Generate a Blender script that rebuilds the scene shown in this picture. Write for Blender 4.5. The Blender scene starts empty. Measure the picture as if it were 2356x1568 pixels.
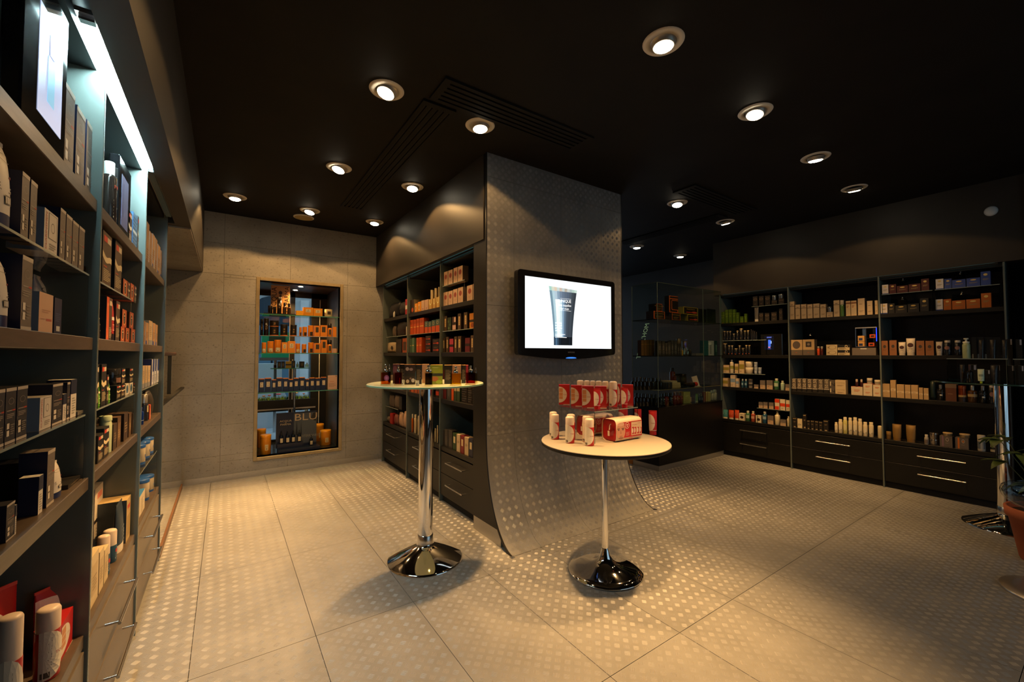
import bpy, bmesh, math, random
import numpy as np
from mathutils import Vector, Matrix

# ------------------------------------------------------------------ scene, camera, world, exposure
S = bpy.context.scene
C = S.collection
cam_d = bpy.data.cameras.new('camera')
cam_d.sensor_width = 36.0
cam_d.lens = 14.669
cam_d.clip_start = 0.05
cam = bpy.data.objects.new('camera', cam_d)
C.objects.link(cam)
cam.location = (0.0, 0.0, 1.27)
cam.rotation_euler = (math.radians(90 + 1.768), math.radians(0.0), math.radians(-34.4375))
S.camera = cam

world = bpy.data.worlds.new('overcast_sky')
S.world = world
world.use_nodes = True
_bg = world.node_tree.nodes['Background']
_bg.inputs[0].default_value = (0.62, 0.80, 1.0, 1)
_bg.inputs[1].default_value = 0.8

S.view_settings.view_transform = 'Standard'
S.view_settings.look = 'None'
S.view_settings.exposure = 0.0
S.view_settings.gamma = 1.0
S.view_settings.use_curve_mapping = False
S.render.film_transparent = False
S.cycles.max_bounces = 8
S.cycles.transparent_max_bounces = 24
S.cycles.caustics_reflective = False
S.cycles.caustics_refractive = False
S.cycles.sample_clamp_indirect = 4.0

# sky portals: they only steer samples through the real window openings
def portal(name, loc, rot, sx, sy):
    d = bpy.data.lights.new(name, 'AREA'); d.shape = 'RECTANGLE'; d.size = sx; d.size_y = sy
    d.cycles.is_portal = True
    o = bpy.data.objects.new(name, d); C.objects.link(o); o.location = loc; o.rotation_euler = rot
portal('sky_portal_shopfront', (3.0, -1.47, 1.30), (math.radians(90), 0, 0), 2.8, 2.5)

WARM = (1.0, 0.555, 0.195)
BEAM, SPILL, NICHE_W = 430.0, 32.0, 55.0
LED_COL, LED_MAIN, LED_DIM = (0.62, 0.95, 1.0), 150.0, 1.0

# ------------------------------------------------------------------ small helpers
def lin(h):
    if isinstance(h, (tuple, list)): return tuple(h[:3])
    h = h.lstrip('#'); out = []
    for i in (0, 2, 4):
        c = int(h[i:i + 2], 16) / 255.0
        out.append(c / 12.92 if c <= 0.04045 else ((c + 0.055) / 1.055) ** 2.4)
    return tuple(out)

_mats = {}
def M(col, rough=0.5, metal=0.0, spec=0.5, emit=0.0, coat=0.0):
    k = (col if isinstance(col, str) else tuple(col), rough, metal, spec, emit, coat)
    if k in _mats: return _mats[k]
    m = bpy.data.materials.new('mat_%03d' % len(_mats)); m.use_nodes = True
    nt = m.node_tree; b = nt.nodes['Principled BSDF']; c = lin(col)
    b.inputs['Base Color'].default_value = (*c, 1)
    b.inputs['Roughness'].default_value = rough
    b.inputs['Metallic'].default_value = metal
    b.inputs['Specular IOR Level'].default_value = spec
    b.inputs['Coat Weight'].default_value = coat
    if emit:
        b.inputs['Emission Color'].default_value = (*c, 1)
        b.inputs['Emission Strength'].default_value = emit
    m.diffuse_color = (*c, 1)
    _mats[k] = m
    return m

def node_mat(name, col_a, col_b, scale=8.0, rough=0.5, bump=0.0, bscale=60.0, metal=0.0, detail=6.0, stretch=(1, 1, 1), spec=0.5, contrast=(0.35, 0.65), speck=None):
    """base colour varies between two tones with a noise, with fine bump"""
    m = bpy.data.materials.new(name); m.use_nodes = True
    nt = m.node_tree; N = nt.nodes; L = nt.links; b = N['Principled BSDF']
    tc = N.new('ShaderNodeTexCoord'); mp = N.new('ShaderNodeMapping'); mp.inputs['Scale'].default_value = stretch
    L.new(tc.outputs['Object'], mp.inputs['Vector'])
    n = N.new('ShaderNodeTexNoise'); n.inputs['Scale'].default_value = scale; n.inputs['Detail'].default_value = detail
    L.new(mp.outputs[0], n.inputs['Vector'])
    r = N.new('ShaderNodeValToRGB')
    r.color_ramp.elements[0].position = contrast[0]; r.color_ramp.elements[1].position = contrast[1]
    r.color_ramp.elements[0].color = (*lin(col_a), 1); r.color_ramp.elements[1].color = (*lin(col_b), 1)
    L.new(n.outputs['Fac'], r.inputs[0])
    out = r.outputs[0]
    if speck:
        n3 = N.new('ShaderNodeTexNoise'); n3.inputs['Scale'].default_value = speck[0]; n3.inputs['Detail'].default_value = 3
        L.new(mp.outputs[0], n3.inputs['Vector'])
        r3 = N.new('ShaderNodeValToRGB'); r3.color_ramp.elements[0].position = 0.30; r3.color_ramp.elements[1].position = 0.42
        v = speck[1]; r3.color_ramp.elements[0].color = (v, v, v, 1); r3.color_ramp.elements[1].color = (1, 1, 1, 1)
        L.new(n3.outputs['Fac'], r3.inputs[0])
        mx = N.new('ShaderNodeMix'); mx.data_type = 'RGBA'; mx.blend_type = 'MULTIPLY'; mx.inputs[0].default_value = 1
        L.new(out, mx.inputs[6]); L.new(r3.outputs[0], mx.inputs[7]); out = mx.outputs[2]
    L.new(out, b.inputs['Base Color'])
    b.inputs['Roughness'].default_value = rough; b.inputs['Metallic'].default_value = metal
    b.inputs['Specular IOR Level'].default_value = spec
    if bump:
        n2 = N.new('ShaderNodeTexNoise'); n2.inputs['Scale'].default_value = bscale; n2.inputs['Detail'].default_value = 4
        L.new(mp.outputs[0], n2.inputs['Vector'])
        bp = N.new('ShaderNodeBump'); bp.inputs['Strength'].default_value = bump; bp.inputs['Distance'].default_value = 0.004
        L.new(n2.outputs['Fac'], bp.inputs['Height']); L.new(bp.outputs[0], b.inputs['Normal'])
    return m

_gl = {}
def glass(tint='#ffffff', refl=1.0, rough=0.0, haze=0.0):
    """thin clear sheet: tinted see-through plus a Fresnel mirror, optionally a little frosting"""
    k = (tint, refl, rough, haze)
    if k in _gl: return _gl[k]
    m = bpy.data.materials.new('glass_%02d' % len(_gl)); m.use_nodes = True
    nt = m.node_tree; N = nt.nodes; L = nt.links; N.remove(N['Principled BSDF']); o = N['Material Output']
    t = N.new('ShaderNodeBsdfTransparent'); t.inputs[0].default_value = (*lin(tint), 1)
    g = N.new('ShaderNodeBsdfGlossy'); g.inputs['Roughness'].default_value = rough
    f = N.new('ShaderNodeFresnel'); f.inputs[0].default_value = 1.45
    gm = N.new('ShaderNodeNewGeometry'); fb = N.new('ShaderNodeMath'); fb.operation = 'MULTIPLY_ADD'; fb.inputs[1].default_value = -refl; fb.inputs[2].default_value = refl
    L.new(gm.outputs['Backfacing'], fb.inputs[0])           # the sheet reflects on the side light enters, so the exit side never mirrors totally
    mu = N.new('ShaderNodeMath'); mu.operation = 'MULTIPLY'; L.new(fb.outputs[0], mu.inputs[1]); L.new(f.outputs[0], mu.inputs[0])
    a = N.new('ShaderNodeMixShader'); L.new(mu.outputs[0], a.inputs[0])
    src = t.outputs[0]
    if haze:
        d = N.new('ShaderNodeBsdfDiffuse'); d.inputs[0].default_value = (*lin(tint), 1)
        h = N.new('ShaderNodeMixShader'); h.inputs[0].default_value = haze
        L.new(t.outputs[0], h.inputs[1]); L.new(d.outputs[0], h.inputs[2]); src = h.outputs[0]
    L.new(src, a.inputs[1]); L.new(g.outputs[0], a.inputs[2]); L.new(a.outputs[0], o.inputs[0])
    _gl[k] = m
    return m

class MB:
    """collects faces of several materials and links them as ONE mesh object"""
    def __init__(s): s.v = []; s.f = []; s.m = []; s.sm = []; s.mats = []
    def mi(s, mat):
        if mat not in s.mats: s.mats.append(mat)
        return s.mats.index(mat)
    def add(s, vs, fs, mat, smooth=False):
        o = len(s.v); s.v.extend(vs); i = s.mi(mat)
        for f in fs: s.f.append([o + k for k in f]); s.m.append(i); s.sm.append(smooth)
        return s
    def box(s, x0, y0, z0, x1, y1, z1, mat, front=None, top=None, sides=None):
        v = [(x0, y0, z0), (x1, y0, z0), (x1, y1, z0), (x0, y1, z0), (x0, y0, z1), (x1, y0, z1), (x1, y1, z1), (x0, y1, z1)]
        s.add(v, [(0, 3, 2, 1)], mat); s.add(v, [(4, 5, 6, 7)], top or mat); s.add(v, [(0, 1, 5, 4)], front or mat)
        s.add(v, [(1, 2, 6, 5), (3, 0, 4, 7)], sides or mat); s.add(v, [(2, 3, 7, 6)], mat)
        return s
    def cbox(s, x0, y0, z0, x1, y1, z1, mat, c=0.004):
        """box with chamfered edges"""
        bm = bmesh.new(); bmesh.ops.create_cube(bm, size=1)
        for w in bm.verts: w.co = Vector(((x0 + x1) / 2 + w.co.x * (x1 - x0), (y0 + y1) / 2 + w.co.y * (y1 - y0), (z0 + z1) / 2 + w.co.z * (z1 - z0)))
        bmesh.ops.bevel(bm, geom=bm.edges[:], offset=c, segments=1, affect='EDGES')
        bm.verts.index_update(); s.add([tuple(w.co) for w in bm.verts], [[w.index for w in f.verts] for f in bm.faces], mat); bm.free()
        return s
    def lathe(s, prof, mat, seg=16, cx=0, cy=0, smooth=True, sx=1, sy=1, caps=True):
        vs = []; fs = []
        for (r, z) in prof:
            for k in range(seg):
                a = 2 * math.pi * k / seg; vs.append((cx + r * math.cos(a) * sx, cy + r * math.sin(a) * sy, z))
        n = len(prof)
        for i in range(n - 1):
            for k in range(seg):
                k2 = (k + 1) % seg; fs.append((i * seg + k, i * seg + k2, (i + 1) * seg + k2, (i + 1) * seg + k))
        s.add(vs, fs, mat, smooth)
        if caps:
            if prof[0][0] > 1e-6: s.add(vs[:seg], [tuple(range(seg))[::-1]], mat)
            if prof[-1][0] > 1e-6: s.add(vs[-seg:], [tuple(range(seg))], mat)
        return s
    def prism(s, poly, a0, a1, mat, axis='x', smooth=False, endmat=None):
        n = len(poly)
        def P(p, a): return (a, p[0], p[1]) if axis == 'x' else ((p[0], a, p[1]) if axis == 'y' else (p[0], p[1], a))
        vs = [P(p, a0) for p in poly] + [P(p, a1) for p in poly]
        s.add(vs, [(i, (i + 1) % n, n + (i + 1) % n, n + i) for i in range(n)], mat, smooth)
        s.add(vs, [tuple(range(n))[::-1], tuple(range(n, 2 * n))], endmat or mat)
        return s
    def pipe(s, pts, r, mat, seg=8):
        pts = [Vector(p) for p in pts]; vs = []; fs = []; n = len(pts)
        up = Vector((0, 0, 1))
        for i, p in enumerate(pts):
            t = (pts[min(i + 1, n - 1)] - pts[max(i - 1, 0)]).normalized()
            a = up if abs(t.dot(up)) < 0.95 else Vector((1, 0, 0))
            u = t.cross(a).normalized(); w = t.cross(u)
            rr = r[i] if isinstance(r, (list, tuple)) else r
            for k in range(seg):
                q = 2 * math.pi * k / seg; vs.append(tuple(p + rr * (math.cos(q) * u + math.sin(q) * w)))
        for i in range(n - 1):
            for k in range(seg):
                k2 = (k + 1) % seg; fs.append((i * seg + k, i * seg + k2, (i + 1) * seg + k2, (i + 1) * seg + k))
        s.add(vs, fs, mat, True); s.add(vs, [tuple(range(seg))[::-1], tuple(range((n - 1) * seg, n * seg))], mat)
        return s
    def quad(s, a, b, c, d, mat): return s.add([a, b, c, d], [(0, 1, 2, 3)], mat)
    def mesh(s, name):
        me = bpy.data.meshes.new(name); me.from_pydata(s.v, [], s.f)
        for m in s.mats: me.materials.append(m)
        me.polygons.foreach_set('material_index', s.m); me.polygons.foreach_set('use_smooth', s.sm); me.update()
        return me
    def build(s, name, parent=None, loc=(0, 0, 0), rot=(0, 0, 0)):
        o = bpy.data.objects.new(name, s.mesh(name)); C.objects.link(o); o.parent = parent; o.location = loc; o.rotation_euler = rot
        return o

def tag(o, label, cat, group=None):
    o['label'] = label; o['category'] = cat
    if group: o['group'] = group
    return o
def struct(o): o['kind'] = 'structure'; return o
def empty(name, loc=(0, 0, 0), rz=0.0):
    o = bpy.data.objects.new(name, None); C.objects.link(o); o.location = loc; o.rotation_euler = (0, 0, rz); o.empty_display_size = 0.05
    return o

_txt = {}
def text_geo(t, bold=0.0):
    """outline of a word as flat polygons, height of a capital = 1, starts at x=0"""
    k = (t, bold)
    if k in _txt: return _txt[k]
    cu = bpy.data.curves.new('t', 'FONT'); cu.body = t; cu.resolution_u = 2; cu.fill_mode = 'FRONT'; cu.offset = bold
    o = bpy.data.objects.new('t', cu); C.objects.link(o)
    dg = bpy.context.evaluated_depsgraph_get(); me = bpy.data.meshes.new_from_object(o.evaluated_get(dg))
    vs = [(v.co.x / 0.69, v.co.y / 0.69) for v in me.vertices]; fs = [tuple(p.vertices) for p in me.polygons]
    C.objects.unlink(o); bpy.data.objects.remove(o); bpy.data.meshes.remove(me); bpy.data.curves.remove(cu)
    w = max((v[0] for v in vs), default=0.0)
    _txt[k] = (vs, fs, w)
    return _txt[k]
# ------------------------------------------------------------------ materials of the shell
m_ceil = node_mat('black_ceiling_paint', (0.007, 0.0062, 0.0055), (0.010, 0.009, 0.008), 3, 0.75, spec=0.2)
m_black = node_mat('black_laminate', (0.006, 0.0056, 0.0052), (0.009, 0.0085, 0.008), 4, 0.42, spec=0.35)
m_head = node_mat('black_painted_bulkhead', (0.034, 0.029, 0.024), (0.042, 0.036, 0.030), 2.5, 0.5, spec=0.3)
m_shelf = node_mat('dark_taupe_laminate', (0.070, 0.050, 0.036), (0.098, 0.072, 0.052), 14, 0.36, stretch=(1, 1, 8), spec=0.5)
m_drawer = node_mat('taupe_drawer_laminate', (0.120, 0.095, 0.070), (0.135, 0.108, 0.080), 6, 0.38, spec=0.5)
m_tile = node_mat('grey_checker_rubber', (0.175, 0.172, 0.170), (0.215, 0.212, 0.210), 5, 0.5, bump=0.15, bscale=400, spec=0.4)
m_tread = node_mat('grey_checker_tread', (0.235, 0.232, 0.230), (0.28, 0.277, 0.275), 5, 0.40, spec=0.5)
m_conc = node_mat('cast_concrete', (0.255, 0.235, 0.205), (0.40, 0.375, 0.335), 2.2, 0.8, bump=0.25, bscale=90, detail=9, spec=0.25, contrast=(0.3, 0.7), speck=(55, 0.68))
m_concd = node_mat('concrete_joint', (0.12, 0.105, 0.09), (0.20, 0.18, 0.155), 12, 0.9, spec=0.1)
m_alu = node_mat('brushed_aluminium', (0.45, 0.43, 0.40), (0.56, 0.54, 0.50), 30, 0.38, stretch=(1, 20, 20), metal=0.8)
m_chrome = M((0.82, 0.82, 0.82), 0.045, 1.0)
m_steel = M((0.62, 0.62, 0.62), 0.22, 1.0)
m_frost = node_mat('frosted_green_glass', (0.115, 0.135, 0.125), (0.14, 0.165, 0.15), 3, 0.25, spec=0.5)
m_blackgap = M((0.003, 0.003, 0.003), 0.8)
g_clear = glass('#f4fbf8'); g_acr = glass('#fafafa', 1.2); g_green = glass('#d6efe2', 1.0)
m_gedge = M('#7fb8a4', 0.15, spec=0.8)
m_white = M('#d9d4cb', 0.45)

# ------------------------------------------------------------------ floor: checker tread tiles
P = 0.05715; TW, TL = 8 * P, 16 * P
X0, Y0 = 0.815 - 3 * TW, 1.17 - 4 * TL
floor = struct(MB().box(-1.7, -2.6, -0.06, 7.0, 6.1, -0.012, m_blackgap).build('floor'))
_tile_me = MB().box(0.0012, 0.0012, -0.012, TW - 0.0012, TL - 0.0012, 0.0, m_tile).mesh('floor_tile')
bars_v = []; bars_f = []
def group_bars(mapf, u, v, sgn, lo, hi):
    """five raised bars of one tread group at 45 degrees, each a low ridge"""
    c45 = math.sqrt(0.5); d = (c45, c45 * sgn); q = (-c45 * sgn, c45)
    for k in range(-2, 3):
        cu, cv = u + q[0] * k * 0.0052, v + q[1] * k * 0.0052
        Lh = 0.0135 if abs(k) < 2 else 0.0125
        pts = [(-Lh, 0, 0), (-Lh * 0.72, -0.0016, 0), (Lh * 0.72, -0.0016, 0), (Lh, 0, 0), (Lh * 0.72, 0.0016, 0), (-Lh * 0.72, 0.0016, 0), (-Lh * 0.66, 0, 0.0011), (Lh * 0.66, 0, 0.0011)]
        o = len(bars_v)
        for (a, b, h) in pts: bars_v.append(mapf(cu + d[0] * a + q[0] * b, cv + d[1] * a + q[1] * b, h))
        bars_f.extend([(o, o + 1, o + 6), (o + 1, o + 2, o + 7, o + 6), (o + 2, o + 3, o + 7), (o + 3, o + 4, o + 7), (o + 4, o + 5, o + 6, o + 7), (o + 5, o, o + 6)])
def in_view(x, y):
    return (x > -0.33 or y > 3.4) and -0.6 < x < 5.4 and y > 0.1 and y > 0.10 * x - 0.35 and x > -0.30 * y - 0.05 and not (1.56 < x < 2.9 and y > 2.5) and not (1.93 < x < 3.6 and y > 1.35 * x and y > 2.5) and not (x > 3.9 and y > 3.0)
rng = random.Random(4)
for i in range(0, 14):
    for j in range(0, 10):
        x, y = X0 + i * TW, Y0 + j * TL
        if x + TW < -0.75 or y > 5.15 or x > 5.6 or y + TL < -1.40: continue
        t = bpy.data.objects.new('floor_tile', _tile_me); C.objects.link(t); t.parent = floor; t.location = (x, y, 0)
        ou, ov = rng.uniform(0, P), rng.uniform(0, P)
        for a in range(-1, 9):
            for b in range(-1, 17):
                for (sg, s_) in ((0, 1), (0.5, -1)):
                    u, v = ou + (a + sg) * P, ov + (b + sg) * P
                    if 0.009 < u < TW - 0.009 and 0.009 < v < TL - 0.009 and in_view(x + u, y + v) and y + v < 5.12:
                        group_bars(lambda p, q_, h: (x + p, y + q_, h), u, v, s_, 0, 0)
def flush_bars(name, parent):
    global bars_v, bars_f
    me = bpy.data.meshes.new(name); me.from_pydata(bars_v, [], bars_f); me.materials.append(m_tread); me.update()
    o = bpy.data.objects.new(name, me); C.objects.link(o); o.parent = parent; o['kind'] = 'stuff'
    bars_v = []; bars_f = []
    return o
flush_bars('tread_pattern', floor)

# ------------------------------------------------------------------ ceiling and walls
struct(MB().box(-1.7, -2.6, 2.7, 7.0, 5.93, 2.82, m_ceil).build('ceiling'))
NX0, NX1, NZ0, NZ1, WY = 0.285, 1.09, 0.188, 2.048, 5.13
wb = MB()
wb.box(-1.7, WY + 0.012, -0.05, NX0, WY + 0.10, 2.7, m_concd); wb.box(NX1, WY + 0.012, -0.05, 1.62, WY + 0.10, 2.7, m_concd)
wb.box(NX0, WY + 0.012, -0.05, NX1, WY + 0.10, NZ0, m_concd); wb.box(NX0, WY + 0.012, NZ1, NX1, WY + 0.10, 2.7, m_concd)
wall_back = struct(wb.build('wall_back'))
xs = [-1.69, -1.23, -0.63, -0.03, 0.57, 1.17, 1.62]; zs = [0.0, 0.25, 0.557, 0.867, 1.165, 1.48, 1.785, 2.078, 2.39, 2.70]
def panel(x0, z0, x1, z1):
    if x1 - x0 < 0.02 or z1 - z0 < 0.02: return
    MB().cbox(x0 + 0.0006, WY, z0 + 0.0006, x1 - 0.0006, WY + 0.013, z1 - 0.0006, m_conc, 0.002).build('concrete_panel', wall_back)
for a, b in zip(xs, xs[1:]):
    for c, d in zip(zs, zs[1:]):
        if b <= NX0 or a >= NX1 or d <= NZ0 or c >= NZ1: panel(a, c, b, d); continue
        if c < NZ0: panel(a, c, b, NZ0)
        if d > NZ1: panel(a, NZ1, b, d)
        if a < NX0: panel(a, max(c, NZ0), NX0, min(d, NZ1))
        if b > NX1: panel(NX1, max(c, NZ0), b, min(d, NZ1))
struct(MB().box(-1.7, WY - 0.012, 0, 1.545, WY - 0.0005, 0.058, m_alu).build('baseboard_back'))
struct(MB().box(-1.8, -2.6, -0.05, -1.7, 5.93, 2.7, m_head).build('wall_left'))
struct(MB().box(7.0, -2.6, -0.05, 7.1, 5.93, 2.7, m_head).build('wall_right'))
# shopfront wall behind the viewer with the street window that lets the daylight in
SX0, SX1 = 1.6, 4.4
wf = MB(); wf.box(-1.7, -1.55, -0.05, SX0, -1.40, 2.7, m_head); wf.box(SX1, -1.55, -0.05, 7.0, -1.40, 2.7, m_head); wf.box(SX0, -1.55, 2.55, SX1, -1.40, 2.7, m_head); wf.box(SX0, -1.55, -0.05, SX1, -1.40, 0.06, m_head)
struct(wf.build('wall_front'))
w1 = MB(); 
for x in (SX0, 2.96, SX1 - 0.07): w1.box(x, -1.51, 0.06, x + 0.07, -1.44, 2.55, m_black)
w1.box(SX0, -1.51, 0.06, SX1, -1.44, 0.13, m_black); w1.box(SX0, -1.51, 2.48, SX1, -1.44, 2.55, m_black)
win1 = struct(w1.build('window_1'))
for a, b in ((SX0 + 0.07, 2.96), (3.03, SX1 - 0.07)): MB().box(a, -1.48, 0.13, b, -1.47, 2.48, g_clear).build('window_pane', win1)
# dark far wall behind the counter
struct(MB().box(6.1, 2.98, -0.05, 6.2, 5.93, 2.7, m_head).build('wall_far'))

# left bulkhead with the cool light slot under it
UB = 2.092
lb = MB(); lb.box(-1.7, -1.40, UB, -0.66, WY, 2.7, m_head); lb.box(-0.28, -1.40, UB, -0.20, WY, 2.7, m_head); lb.box(-0.66, -1.40, 2.175, -0.28, WY, 2.7, m_head); lb.box(-0.66, 3.36, UB, -0.28, WY, 2.175, m_head)
struct(lb.build('trim_1'))
struct(MB().box(-1.69, 3.42, UB - 0.010, -0.204, WY - 0.002, UB, m_conc).build('trim_2'))
# low mirror screen beyond the left unit, and its dark rail
m_mirror = M((0.80, 0.79, 0.76), 0.03, 1.0)
scr = empty('mirror_screen', (-0.325, 3.42, 0)); tag(scr, 'low mirror screen beside the concrete wall beyond left shelves', 'mirror')
MB().box(-0.02, 0.0, 0.045, 0.0, 1.62, 0.945, m_black).build('backing_board', scr)
MB().box(0.0, 0.012, 0.06, 0.004, 1.612, 0.940, m_mirror).build('mirror_pane', scr)
MB().box(-0.022, 0.0, 0.945, 0.006, 1.62, 0.957, m_black).build('top_edge', scr)
MB().box(-0.022, 0.0, 0.0, 0.01, 1.62, 0.045, M('#6b4a33', 0.5)).build('bottom_rail', scr)
rl = empty('handrail', (-0.36, 3.40, 1.27)); tag(rl, 'dark brown wooden handrail end above the low mirror screen', 'handrail')
MB().cbox(-0.03, 0.0, -0.014, 0.03, 0.95, 0.014, M('#3a2018', 0.4), 0.008).build('rail', rl)
MB().box(-0.012, 0.1, -0.313, 0.012, 0.13, -0.014, m_steel).build('bracket', rl); MB().box(-0.012, 0.8, -0.313, 0.012, 0.83, -0.014, m_steel).build('bracket', rl)

# header over the middle unit, over the right unit
struct(MB().box(1.50, 2.55, 2.088, 1.99, WY, 2.7, m_head).build('trim_3'))
struct(MB().box(5.20, 0.40, 2.02, 7.0, 2.965, 2.7, m_head).build('trim_4'))
struct(MB().box(5.175, -1.40, 0, 5.60, 0.40, 2.7, m_head).build('wall_side'))
struct(MB().box(1.965, 2.70, 0, 2.90, WY, 2.7, m_black).build('wall_core'))

# ------------------------------------------------------------------ column clad in the same tread sheet that sweeps out onto the floor
PROF = [(2.505, 2.70), (2.505, 0.72), (2.4985, 0.60), (2.486, 0.49), (2.462, 0.375), (2.430, 0.275), (2.392, 0.19), (2.345, 0.115), (2.29, 0.055), (2.235, 0.018), (2.185, 0.002)]
def smooth_prof():
    pts = [Vector(p) for p in PROF]; out = [pts[0]]
    for i in range(1, len(pts) - 1):
        p0, p1, p2, p3 = pts[i - 1], pts[i], pts[i + 1], pts[min(i + 2, len(pts) - 1)]
        if i == 1: p0 = p1 * 2 - p2
        for k in range(6):
            t = k / 6; out.append(0.5 * ((2 * p1) + (p2 - p0) * t + (2 * p0 - 5 * p1 + 4 * p2 - p3) * t * t + (3 * p1 - p0 - 3 * p2 + p3) * t ** 3))
    out.append(pts[-1]); return out
SPF = smooth_prof()
ARC = [0.0]
for a, b in zip(SPF, SPF[1:]): ARC.append(ARC[-1] + (b - a).length)
def at_arc(s):
    s = min(max(s, 0), ARC[-1])
    for i in range(len(ARC) - 1):
        if s <= ARC[i + 1] or i == len(ARC) - 2:
            t = (s - ARC[i]) / (ARC[i + 1] - ARC[i]); p = SPF[i].lerp(SPF[i + 1], t); d = (SPF[i + 1] - SPF[i]).normalized()
            return p, Vector((d.y, -d.x))           # outward normal in (y, z)
CX0, CX1 = 1.500, 2.905
col = MB()
poly = [(p.x + 0.012, max(p.y, 0.0)) for p in SPF if p.y > 0.10] + [(2.70, 0.10), (2.70, 2.70)]
col.prism(poly, CX0 + 0.006, CX1 - 0.006, m_black)
column = struct(col.build('wall_column'))
struct(MB().box(CX0 + 0.012, 2.335, 0.0, CX0 + 0.03, 2.70, 0.099, m_alu).build('baseboard_column'))
def column_tile(x0, x1, s0, s1):
    mb = MB(); ss = [s0 + 0.001] + [s for s in ARC if s0 < s < s1 and s > 1.9] + [s1 - 0.001]
    f = []; b = []
    for s in ss:
        p, n = at_arc(s); q = p - n * 0.010; f.append((p.x, p.y)); b.append((q.x, max(q.y, 0.0005)))
    mb.prism(f + b[::-1], x0 + 0.0008, x1 - 0.0008, m_tile, smooth=False)
    return mb.build('tread_tile', column)
xs_c = [CX0, 1.735, 2.192, 2.649, CX1]
cuts = [0.0, 2.70 - 2.53, 2.70 - 1.615, 2.70 - 0.70, ARC[-1]]
for a, b in zip(xs_c, xs_c[1:]):
    for c, d in zip(cuts, cuts[1:]):
        column_tile(a, b, c, d)
        ou, ov = rng.uniform(0, P), rng.uniform(0, P)
        def mp(u, v, h):
            p, n = at_arc(v); r_ = p + n * h; return (u, r_.x, r_.y)
        for i in range(-1, 10):
            for j in range(-1, 20):
                for (sg, s_) in ((0, -1), (0.5, 1)):
                    u, v = a + ou + (i + sg) * P, c + ov + (j + sg) * P
                    if a + 0.010 < u < b - 0.010 and c + 0.010 < v < d - 0.010: group_bars(mp, u, v, s_, 0, 0)
flush_bars('tread_pattern', column)
for x in (CX0 - 0.004, CX1 + 0.004):
    k = empty('corner_clip', (x, 2.178, 0.0)); tag(k, 'small steel clip pinning the %s corner of the column sheet' % ('left' if x < 2 else 'right'), 'clip', 'clips of the column sheet')
    MB().box(-0.014, -0.012, 0, 0.014, 0.016, 0.004, m_steel).build('plate', k); MB().lathe([(0.004, 0.004), (0.003, 0.007)], m_steel, 8, -0.005, -0.004).build('screw', k)
edge = MB()
for x in (CX0, CX1):
    f = []; b = []
    for s in ARC:
        p, n = at_arc(s); f.append((p.x - 0.0 + n.x * 0.0012, p.y + n.y * 0.0012)); q = p - n * 0.011; b.append((q.x, max(q.y, 0.0003)))
    edge.prism(f + b[::-1], x - 0.004, x + 0.004, m_black)
edge.build('sheet_edge', column)

# ------------------------------------------------------------------ recessed swivel downlights
m_ring = M('#e4dccb', 0.5); m_gim = M('#b9b2a6', 0.35, 0.5); m_lens = M((1.0, 0.86, 0.62), emit=30.0); m_dot = M('#a07040', 0.5)
LAMPS = [(1.63, 1.150, 0, 0), (0.695, 2.215, -16, -6), (1.29, 2.235, 0, -5), (2.555, 1.185, -14, 0), (0.693, 3.36, -16, -8), (1.292, 3.39, -6, -12),
         (3.515, 1.22, 10, 4), (0.045, 4.52, 0, -4), (0.668, 4.54, -12, -10), (1.306, 4.535, -6, -6), (3.503, 2.34, -10, -6), (4.433, 2.385, 16, 0),
         (4.448, 1.265, 16, 4), (4.484, 3.604, 0, 0), (5.425, 3.587, 0, 0)]
LAMP_TXT = ['largest downlight, above the white round table', 'downlight above the left shelf unit beside the long vent', 'downlight right in front of the column', 'second downlight to the right of the column front',
            'downlight in the middle of the left aisle row', 'downlight beside the header of the middle shelf unit', 'third downlight along the right front row', 'downlight nearest the concrete wall on the left', 'downlight in front of the concrete wall beside the round speaker',
            'downlight in the corner of concrete wall and middle unit', 'starry downlight just right of the column', 'downlight tilted to the right shelves behind the vent', 'downlight farthest right, tilted to the right shelves', 'downlight over the glass case, nearer the column', 'downlight over the glass case, farther from the column']
LP = [0.85, 1, 0.85, 1, 1.25, 1, 0.45, 1, 1.2, 1, 0.8, 0.5, 0.42, 0.7, 0.4]
for (x, y, tx, ty), tx_, pw in zip(LAMPS, LAMP_TXT, LP):
    t = empty('downlight', (x, y, 2.7)); tag(t, tx_, 'ceiling light', 'swivel downlights in the black ceiling')
    MB().lathe([(0.060, -0.001), (0.058, -0.006), (0.088, -0.006), (0.092, -0.001)], m_ring, 36, caps=False).build('trim_ring', t)
    g = MB().lathe([(0.061, -0.0005), (0.056, -0.004), (0.052, -0.004), (0.050, -0.024), (0.045, -0.026), (0.043, -0.012), (0.0, -0.012)], m_gim, 28, caps=False).build('gimbal', t)
    g.rotation_euler = (math.radians(ty), math.radians(-tx), 0)
    MB().lathe([(0.0001, -0.033), (0.022, -0.0325), (0.037, -0.030), (0.0435, -0.025)], m_lens, 24, caps=False).build('lamp_lens', g)
    MB().lathe([(0.0001, -0.0345), (0.0025, -0.0335)], m_dot, 8, caps=False).build('lens_centre', g)
    for nm, e, ang, bl in (('beam', BEAM, 50, 1.0), ('spill', SPILL, 132, 0.10)):
        d = bpy.data.lights.new(nm, 'SPOT'); d.energy = e * pw; d.spot_size = math.radians(ang); d.spot_blend = bl; d.color = WARM; d.shadow_soft_size = 0.035
        o = bpy.data.objects.new(nm, d); C.objects.link(o); o.location = (x, y, 2.664)
        k = 1.25 if nm == 'beam' else 0.35
        o.rotation_euler = (math.radians(ty) * k, math.radians(-tx) * k, 0)

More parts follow.
